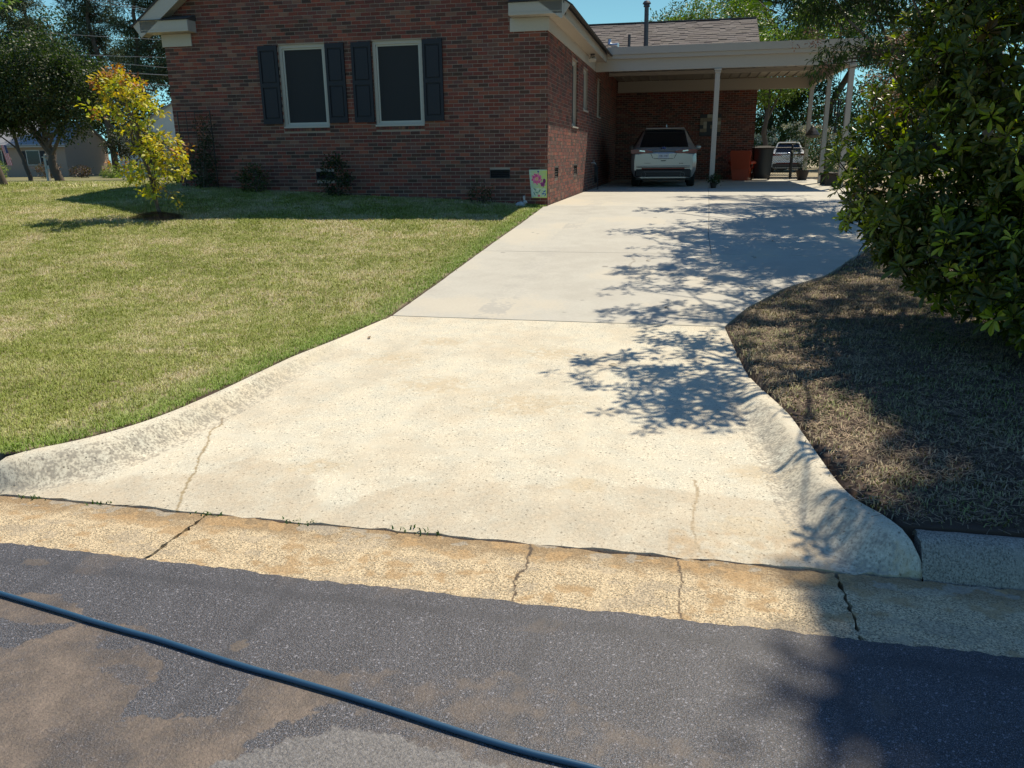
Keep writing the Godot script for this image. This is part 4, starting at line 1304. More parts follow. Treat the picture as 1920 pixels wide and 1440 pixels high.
func garden_flag():
	var t = thing("garden_flag", "garden flag with a pink peony on pale green by the house corner", "flag", Vector3(-2.79, 0.52, -15.42))
	var st := B.new()
	st.tube([Vector3(0.17, 0.0, 0), Vector3(0.17, 0.74, 0), Vector3(0.15, 0.755, 0), Vector3(-0.20, 0.755, 0)], 0.006, 8)
	put("stand", st, M.black_metal, t)
	var w = 96; var h = 144
	var im := Image.create(w, h, false, Image.FORMAT_RGB8)
	var na = fn(0.06, 5, 3)
	for y in h:
		for x in w:
			var n = na.get_noise_2d(x, y)
			var c = lin(0.45, 0.58, 0.42).lerp(lin(0.55, 0.66, 0.2), clampf(x / 96.0 + n * 0.5, 0, 1))
			if y > 92: c = c.lerp(lin(0.62, 0.7, 0.62), clampf(0.5 + n, 0, 1))
			var p = Vector2(x, y)
			var q = p - Vector2(38, 46)
			var rr = q.length() / (27.0 + 4.0 * sin(q.angle() * 9.0))
			if rr < 1.0:
				c = lin(0.55, 0.05, 0.19).lerp(lin(0.8, 0.28, 0.42), clampf(0.5 + 0.6 * sin(q.angle() * 14.0 + rr * 9.0) + n, 0, 1))
				if rr < 0.3: c = lin(0.75, 0.6, 0.25) if rr > 0.14 else lin(0.7, 0.2, 0.2)
			q = p - Vector2(70, 74)
			if Vector2(q.x * 0.8 + q.y * 0.5, q.y * 0.9 - q.x * 0.6).length() < 13.0 + 3.0 * sin(q.angle() * 6.0): c = lin(0.22, 0.03, 0.16).lerp(lin(0.5, 0.1, 0.3), clampf(0.5 + 2.0 * n, 0, 1))
			q = p - Vector2(80, 58)
			if Vector2(q.x * 1.6, q.y).length() < 13.0: c = lin(0.2, 0.03, 0.14)
			for lf in [[80, 110, 0.5], [72, 122, 0.2], [86, 126, 1.1], [24, 100, -0.8], [34, 116, -0.4], [50, 108, 0.9], [20, 122, -1.1]]:
				q = (p - Vector2(lf[0], lf[1])).rotated(lf[2])
				if Vector2(q.x / 10.0, q.y / 3.0).length() < 1.0: c = lin(0.04, 0.12, 0.35) if lf[0] > 60 else lin(0.12, 0.28, 0.22)
			if (p - Vector2(46, 132)).length() < 6.0: c = lin(0.7, 0.12, 0.2)
			if (p - Vector2(48, 10)).length() < 5.0: c = lin(0.03, 0.06, 0.3)
			if x > 90 or y > 139: c = lin(0.62, 0.66, 0.16)
			if x < 5 or y < 4: c = lin(0.42, 0.58, 0.5)
			im.set_pixel(x, y, c)
	var m := StandardMaterial3D.new()
	m.albedo_texture = ImageTexture.create_from_image(im)
	m.roughness = 0.85
	m.cull_mode = BaseMaterial3D.CULL_DISABLED
	m.backlight_enabled = true; m.backlight = Color(0.5, 0.5, 0.5)
	var n = 12
	var b := B.new()
	b.has_uv = true
	for sd in [0.004, 0.0]:
		for i in n:
			for j in n:
				var q = []
				for e in [[i, j], [i + 1, j], [i + 1, j + 1], [i, j + 1]]:
					var u = e[0] / float(n); var v = e[1] / float(n)
					var x = lerpf(-0.19 + 0.05 * (1.0 - v), 0.165, u)
					q.append([Vector3(x, 0.21 + 0.53 * v, 0.012 * sin(u * 7.0 + v * 2.0) * (1.0 - v) + sd), Vector2(u, 1.0 - v)])
				b.quad(q[0][0], q[1][0], q[2][0], q[3][0])
				for k in [0, 2, 1, 0, 3, 2]: b.uv.append(q[k][1])
	put("cloth", b, m, t)

func rabbit():
	var t = thing("rabbit_ornament", "small pale rabbit ornament sitting on the grass by the brick wall", "ornament", Vector3(-3.1, 0.545, -15.28), -0.3)
	var b := B.new()
	b.ball(Vector3(-0.01, 0.065, 0), Vector3(0.085, 0.062, 0.055)); b.ball(Vector3(-0.07, 0.06, 0), Vector3(0.05, 0.055, 0.055)); b.ball(Vector3(0.075, 0.115, 0), Vector3(0.042, 0.038, 0.034)); b.ball(Vector3(0.105, 0.108, 0), Vector3(0.02, 0.018, 0.02))
	b.ball(Vector3(0.06, 0.02, 0.03), Vector3(0.04, 0.018, 0.018)); b.ball(Vector3(0.06, 0.02, -0.03), Vector3(0.04, 0.018, 0.018)); b.ball(Vector3(-0.12, 0.06, 0), Vector3(0.02, 0.02, 0.02))
	put("body", b, M.stone, t)
	for s in [-1.0, 1.0]:
		var e := B.new()
		e.ball(Vector3(0.055, 0.185, s * 0.018), Vector3(0.012, 0.055, 0.016), Basis(Vector3(1, 0, 0), 0.15 * s) * Basis(Vector3(0, 0, 1), 0.1))
		put("ear", e, M.stone, t)

func trellis():
	var t = thing("garden_trellis", "black metal trellis standing against the brick wall", "trellis", Vector3(-10.1, 0.86, -15.5))
	var b := B.new()
	for x in [-0.40, -0.20, 0.0, 0.36]: b.tube([Vector3(x + 0.03, -0.1, 0.03), Vector3(x, 1.62, 0)], 0.012 if absf(x) > 0.3 else 0.007, 6)
	b.tube([Vector3(-0.40, 1.62, 0), Vector3(0.36, 1.62, 0)], 0.012, 6)
	put("frame", b, M.black_metal, t)
	for y in [0.1, 0.16, 0.22, 0.75, 1.2]:
		var w := B.new()
		w.tube([Vector3(-0.38, y, 0.01), Vector3(0.38, y, 0.01)], 0.006, 5)
		put("crossbar", w, M.black_metal, t)

func street_hose():
	var pts = [Vector3(-4.6, 0.02, -2.42), Vector3(-3.3, 0.02, -2.25), Vector3(-2.393, 0.02, -2.095), Vector3(-1.944, 0.02, -2.008), Vector3(-1.667, 0.02, -1.962), Vector3(-1.227, 0.02, -1.872), Vector3(-0.924, 0.02, -1.818), Vector3(-0.624, 0.02, -1.753), Vector3(-0.328, 0.02, -1.696), Vector3(-0.165, 0.02, -1.676), Vector3(0.5, 0.02, -1.52), Vector3(1.5, 0.02, -1.2), Vector3(2.6, 0.02, -0.8)]
	var c := Curve3D.new()
	for i in pts.size():
		var tg = (pts[mini(i + 1, pts.size() - 1)] - pts[maxi(i - 1, 0)]) / 6.0
		c.add_point(pts[i], -tg, tg)
	var line = []
	var n = 160
	for i in n + 1:
		var p = c.sample_baked(c.get_baked_length() * i / n)
		p.y = 0.0095 + 0.009 + 0.003 * (p.z + 2.43)
		p.z += 0.0015 * sin(i * 0.21) + 0.0008 * sin(i * 0.63 + 1.0)
		line.append(p)
	var b := B.new()
	b.tube(line, 0.0088, 14)
	tag(put("water_hose", b, M.hose), "blue rubber water hose lying across the wet road", "hose")

# ------------------------------------------------------------------ plants
# leaves in clumps spread through the blobs ([centre, radii]): each leaf is a small folded blade
func foliage(blobs, clumps, per, clump_r, leaf_l, leaf_w, tones, seed_, droop = 0.0, shell = 0.5) -> ArrayMesh:
	var r := RandomNumberGenerator.new(); r.seed = seed_
	var v := PackedVector3Array(); var n := PackedVector3Array(); var c := PackedColorArray()
	var vol = []
	var total = 0.0
	for b in blobs:
		total += pow(b[1].x * b[1].y * b[1].z, 0.7)
		vol.append(total)
	for k in clumps:
		var pick = r.randf() * total
		var bi = 0
		while vol[bi] < pick: bi += 1
		var b = blobs[bi]
		var d = Vector3(r.randfn(), r.randfn(), r.randfn()).normalized()
		var rad = pow(r.randf(), 1.0 / 3.0) * (1.0 - shell) + shell * r.randf_range(0.72, 1.04)
		var cc = b[0] + d * b[1] * rad
		var shade = r.randf_range(0.8, 1.2)
		var own = tones[r.randi() % tones.size()]
		for q in per:
			var off = Vector3(r.randfn(), r.randfn() * 0.75, r.randfn()) * clump_r * 0.55
			var p = cc + off
			var dir = (off.normalized() + d * 0.5 + Vector3(r.randfn(), r.randfn() - droop * 2.0, r.randfn()) * 0.6).normalized()
			var up = Vector3(r.randfn() * 0.6, 1.0, r.randfn() * 0.6) + d * 0.4
			var side = dir.cross(up).normalized()
			var nn = side.cross(dir).normalized()
			var l = leaf_l * r.randf_range(0.65, 1.2)
			var w = leaf_w * r.randf_range(0.7, 1.15) * 0.5
			var t = own.lerp(tones[r.randi() % tones.size()], 0.5)
			var s = shade * r.randf_range(0.75, 1.25)
			var col = Color(t.r * s, t.g * s, t.b * s)
			var tip = p + dir * l - nn * l * 0.12
			var m = p + dir * l * 0.5
			var a = m + side * w + nn * w * 0.3; var e = m - side * w + nn * w * 0.3
			v.append(p); v.append(tip); v.append(a); v.append(p); v.append(e); v.append(tip)
			for i in 6:
				n.append(nn); c.append(col)
	var arr = []
	arr.resize(Mesh.ARRAY_MAX)
	arr[Mesh.ARRAY_VERTEX] = v; arr[Mesh.ARRAY_NORMAL] = n; arr[Mesh.ARRAY_COLOR] = c
	var am := ArrayMesh.new()
	am.add_surface_from_arrays(Mesh.PRIMITIVE_TRIANGLES, arr)
	return am

func bend(a, b, r, k, sag):
	var out = []
	for i in k + 1:
		var t = i / float(k)
		out.append(a.lerp(b, t) + Vector3(r.randfn(), 0, r.randfn()) * 0.03 * a.distance_to(b) * sin(PI * t) + Vector3(0, sag * sin(PI * t), 0))
	return out

func taper(k, r0, r1):
	var out = []
	for i in k + 1: out.append(lerpf(r0, r1, i / float(k)))
	return out

# trunk, limbs to the blobs and a crown of clumps; positions are relative to the foot
func tree(called, label, at, trunk_top, r0, blobs, clumps, per, clump_r, ll, lw, tones, seed_, opts = {}):
	var t = thing(called, label, opts.get("category", "tree"), at, 0.0, opts.get("group", ""))
	var r := RandomNumberGenerator.new(); r.seed = seed_ + 500
	var tk := B.new()
	var top = trunk_top
	tk.tube(bend(Vector3(0, -0.15, 0), top, r, 6, 0.0), taper(6, r0, r0 * opts.get("taper", 0.6)), 10)
	put("trunk", tk, M.bark if not opts.has("bark") else opts.bark, t)
	var lb := B.new()
	for b in blobs:
		var s = Vector3(0, -0.15, 0).lerp(top, r.randf_range(0.6, 1.0)) if not opts.get("low", false) else top * r.randf_range(0.25, 0.9)
		var far = s.lerp(b[0], 0.95)
		lb.tube(bend(s, far, r, 4, 0.05 * s.distance_to(far)), taper(4, r0 * 0.42, r0 * 0.10), 7)
		for q in 4:
			var d = Vector3(r.randfn(), r.randfn(), r.randfn()).normalized() * b[1] * 0.8
			var s2 = s.lerp(far, r.randf_range(0.5, 0.95))
			lb.tube(bend(s2, b[0] + d, r, 3, 0.0), taper(3, r0 * 0.14, r0 * 0.03), 5)
	put("limbs", lb, M.bark if not opts.has("bark") else opts.bark, t)
	put("crown", foliage(blobs, clumps, per, clump_r, ll, lw, tones, seed_, opts.get("droop", 0.0), opts.get("shell", 0.5)), opts.get("leaf", M.leaf), t)
	return t

func bush(called, label, at, blobs, clumps, per, clump_r, ll, lw, tones, seed_, group = "", leaf = null):
	var t = thing(called, label, "shrub", at, 0.0, group)
	var r := RandomNumberGenerator.new(); r.seed = seed_
	var st := B.new()
	for b in blobs:
		for k in 3: st.tube(bend(Vector3(r.randfn() * 0.04, -0.05, r.randfn() * 0.04), b[0] + b[1] * Vector3(r.randfn(), r.randfn(), r.randfn()) * 0.3, r, 3, 0.0), taper(3, 0.018, 0.006), 5)
	put("stems", st, M.bark, t)
	put("foliage", foliage(blobs, clumps, per, clump_r, ll, lw, tones, seed_), leaf if leaf else M.leaf, t)
	return t

func pine(label, at, high, r0, first, spread, seed_):
	var t = thing("pine_tree", label, "tree", at, 0.0, "tall pines behind the houses")
	var r := RandomNumberGenerator.new(); r.seed = seed_
	var tk := B.new()
	tk.tube(bend(Vector3(0, -0.3, 0), Vector3(r.randfn() * 0.4, high, r.randfn() * 0.4), r, 8, 0.0), taper(8, r0, r0 * 0.2), 9)
	put("trunk", tk, M.bark, t)
	var lb := B.new()
	var blobs = []
	var y = first
	while y < high:
		var k = (y - first) / (high - first)
		for q in 3:
			var a = r.randf() * TAU
			var l = spread * (1.0 - 0.75 * k) * r.randf_range(0.55, 1.1)
			var e = Vector3(cos(a) * l, y + l * r.randf_range(-0.05, 0.4), sin(a) * l)
			lb.tube(bend(Vector3(0, y, 0), e, r, 3, 0.15), taper(3, 0.07, 0.02), 5)
			blobs.append([e, Vector3(1.25, 0.6, 1.25) * r.randf_range(0.7, 1.2)])
			blobs.append([Vector3(0, y, 0).lerp(e, 0.6), Vector3(0.7, 0.4, 0.7)])
		y += r.randf_range(0.55, 0.95)
	put("limbs", lb, M.bark, t)
	put("crown", foliage(blobs, blobs.size() * 9, 26, 0.46, 0.42, 0.07, [Color(0.045, 0.075, 0.038), Color(0.065, 0.10, 0.045), Color(0.09, 0.125, 0.055)], seed_, -0.1), M.leaf_dull, t)

func leaf_blade(l, w, curl):
	# one broad obovate leaf along +z, folded along its midrib, both halves
	var b := B.new()
	var ts = [0.0, 0.14, 0.34, 0.55, 0.74, 0.89, 1.0]
	var ws = [0.05, 0.28, 0.62, 0.92, 1.0, 0.68, 0.0]
	for i in ts.size() - 1:
		for s in [-1.0, 1.0]:
			var q = []
			for e in [[i, 0.0], [i + 1, 0.0], [i + 1, 1.0], [i, 1.0]]:
				var t = ts[e[0]]
				var x = s * ws[e[0]] * w * e[1]
				q.append(Vector3(x, absf(x) * 0.38 - curl * l * t * t, t * l))
			if s > 0: b.quad(q[0], q[1], q[2], q[3])
			else: b.quad(q[3], q[2], q[1], q[0])
	return b

func rosette_spots(r, count):
	var out = []
	for k in count:
		var az = k * 2.39996 + r.randf_range(-0.25, 0.25)
		var el = lerpf(0.1, 1.15, k / float(count)) + r.randf_range(-0.15, 0.15)
		var s = r.randf_range(0.78, 1.1) * lerpf(1.0, 0.72, k / float(count))
		var bas = Basis(Vector3.UP, az) * Basis(Vector3(1, 0, 0), -el)
		out.append(Transform3D(bas.scaled(Vector3.ONE * s), bas * Vector3(0, 0, 0.01)))
	return out

func rosette_mesh(seed_, tone_a, tone_b, count = 9):
	var r := RandomNumberGenerator.new(); r.seed = seed_
	var out := B.new()
	for tf in rosette_spots(r, count):
		var lf = leaf_blade(0.118 * r.randf_range(0.7, 1.12), 0.0185 * r.randf_range(0.8, 1.15), r.randf_range(0.02, 0.38))
		var t = tone_a.lerp(tone_b, r.randf())
		for i in lf.v.size():
			out.v.append(tf * lf.v[i]); out.n.append((tf.basis * lf.n[i]).normalized()); out.c.append(t)
	out.col = Color(0.10, 0.09, 0.04)
	out.tube([Vector3(0, -0.10, 0), Vector3(0, 0.03, 0)], [0.004, 0.003], 5)
	return out.mesh()

func scatter(called, parent, mesh, spots, material):
	# spots: [Transform3D, Color]
	var mm := MultiMesh.new()
	mm.transform_format = MultiMesh.TRANSFORM_3D
	mm.use_colors = true
	mm.mesh = mesh
	mm.instance_count = spots.size()
	var buf := PackedFloat32Array(); buf.resize(spots.size() * 16)
	for i in spots.size():
		var tf: Transform3D = spots[i][0]; var c: Color = spots[i][1]
		var o = i * 16
		for row in 3:
			buf[o + row * 4] = tf.basis.x[row]; buf[o + row * 4 + 1] = tf.basis.y[row]; buf[o + row * 4 + 2] = tf.basis.z[row]; buf[o + row * 4 + 3] = tf.origin[row]
		buf[o + 12] = c.r; buf[o + 13] = c.g; buf[o + 14] = c.b; buf[o + 15] = 1.0
	mm.buffer = buf
	var m := MultiMeshInstance3D.new()
	m.multimesh = mm
	m.material_override = material
	m.set_meta("kind", "stuff")
	if parent:
		m.name = called
		parent.add_child(m, true)
	else:
		m.name = numbered(called)
		add_child(m)
	return m

func facing(d, r):
	# a basis whose +y looks along d, turned at random about it
	var y = d.normalized()
	var x = y.cross(Vector3(0.3, 0.2, 0.9)).normalized()
	return Basis(x, y, x.cross(y)) * Basis(Vector3.UP, r.randf() * TAU)

func big_shrub():
	var t = thing("evergreen_shrub", "big evergreen shrub with whorls of glossy leaves beside the driveway", "shrub", Vector3(2.9, 0.25, -6.7))
	var r := RandomNumberGenerator.new(); r.seed = 71
	var o = Vector3(2.9, 0.25, -6.7)
	var blobs = [[Vector3(2.85, 2.1, -6.6), Vector3(1.2, 1.45, 1.25)], [Vector3(2.02, 1.42, -7.05), Vector3(0.82, 0.78, 0.85)], [Vector3(2.35, 0.85, -6.55), Vector3(0.80, 0.52, 0.85)], [Vector3(2.85, 0.82, -5.95), Vector3(0.85, 0.6, 0.75)], [Vector3(2.35, 2.3, -7.0), Vector3(0.80, 0.62, 0.85)], [Vector3(2.55, 3.0, -6.9), Vector3(0.85, 0.7, 0.9)], [Vector3(3.3, 3.5, -6.7), Vector3(1.25, 0.95, 1.2)], [Vector3(3.6, 1.6, -6.3), Vector3(1.2, 1.3, 1.1)], [Vector3(2.55, 0.62, -5.6), Vector3(0.55, 0.42, 0.5)], [Vector3(3.3, 0.9, -5.4), Vector3(0.9, 0.75, 0.7)], [Vector3(2.0, 1.0, -6.7), Vector3(0.55, 0.5, 0.6)], [Vector3(3.15, 0.62, -5.15), Vector3(0.75, 0.42, 0.5)], [Vector3(2.75, 0.5, -5.5), Vector3(0.5, 0.32, 0.4)]]
	var st := B.new()
	for b in blobs:
		for k in 4: st.tube(bend(Vector3(r.randfn() * 0.12, -0.1, r.randfn() * 0.12), b[0] - o + b[1] * Vector3(r.randfn(), r.randfn(), r.randfn()) * 0.35, r, 5, 0.05), taper(5, 0.03, 0.008), 6)
	put("stems", st, M.bark, t)
	var dark = [Color(0.05, 0.064, 0.011), Color(0.085, 0.10, 0.015), Color(0.14, 0.155, 0.02)]
	var kinds = []
	for k in 4: kinds.append(rosette_mesh(200 + k, Color(0.7, 0.8, 0.6), Color(1.2, 1.15, 1.1)))
	var spots = [[], [], [], []]
	var eye = Vector3(0, 1.55, 0)
	var all = []
	for b in blobs:
		var area = pow(b[1].x * b[1].y * b[1].z, 0.6667) * 12.6
		for k in int(area * 85):
			var d = Vector3(r.randfn(), r.randfn(), r.randfn()).normalized()
			var rad = r.randf_range(0.80, 1.07) if r.randf() < 0.75 else r.randf_range(0.45, 0.85)
			var p = b[0] + d * b[1] * rad
			if p.y < 0.26: continue
			var inside = false
			for b2 in blobs:
				if b2 != b and ((p - b2[0]) / b2[1]).length() < 0.72: inside = true
			if inside and r.randf() < 0.75: continue
			var bas = facing(d * 0.75 + Vector3(0, 0.55, 0) + Vector3(r.randfn(), r.randfn(), r.randfn()) * 0.28, r)
			var s = r.randf_range(0.72, 1.2)
			var cl = dark[r.randi() % 3].lerp(dark[r.randi() % 3], 0.5)
			if r.randf() < 0.2: cl = Color(0.40, 0.43, 0.04) * r.randf_range(0.7, 1.15)
			if r.randf() < 0.015: cl = Color(0.20, 0.10, 0.03)
			all.append([p.distance_to(eye) - 1.4 * maxf(d.dot((eye - p).normalized()), -0.2) - (1.0 if p.x < 2.2 else 0.0), Transform3D(bas.scaled(Vector3.ONE * s), p - o), cl])
	all.sort_custom(func(a, b): return a[0] < b[0])
	var singles = 0
	var blades = []
	for k in 4: blades.append(leaf_blade(0.118 - 0.012 * (k % 3), 0.0185, 0.03 + 0.1 * k).mesh())
	var mats = []
	for k in 8:
		var cl = dark[k % 3].lerp(dark[(k * 2 + 1) % 3], 0.4)
		if k == 5 or k == 2: cl = Color(0.42, 0.46, 0.04)
		var m = leaf_matter(0.38, Color(0.85, 0.95, 0.30))
		m.albedo_color = lin(cl.r, cl.g, cl.b)
		mats.append(m)
	for a in all:
		if singles < 297:
			for tf in rosette_spots(r, 9):
				var lf = put("leaf", blades[r.randi() % 4], mats[r.randi() % 8], t)
				lf.transform = a[1] * tf
				singles += 1
		else: spots[r.randi() % 4].append([a[1], a[2]])
	for k in 4: scatter("foliage", t, kinds[k], spots[k], M.gloss_leaf)
	# seed heads left from the flowers
	for q in [[1.72, 1.98, -6.55], [1.60, 1.55, -6.62], [2.05, 1.62, -6.1], [2.0, 1.18, -6.05], [1.95, 2.05, -6.3]]:
		var b := B.new()
		for k in 60:
			var d = Vector3(r.randfn(), absf(r.randfn()) * 0.7, r.randfn()).normalized() * r.randf_range(0.03, 0.07)
			b.tube([Vector3.ZERO, d], 0.0015, 3, false)
			b.ball(d, Vector3.ONE * 0.006, Basis(), 3, 5)
		var f = put("seed_head", b, M.seed, t)
		f.position = Vector3(q[0], q[1], q[2]) - o

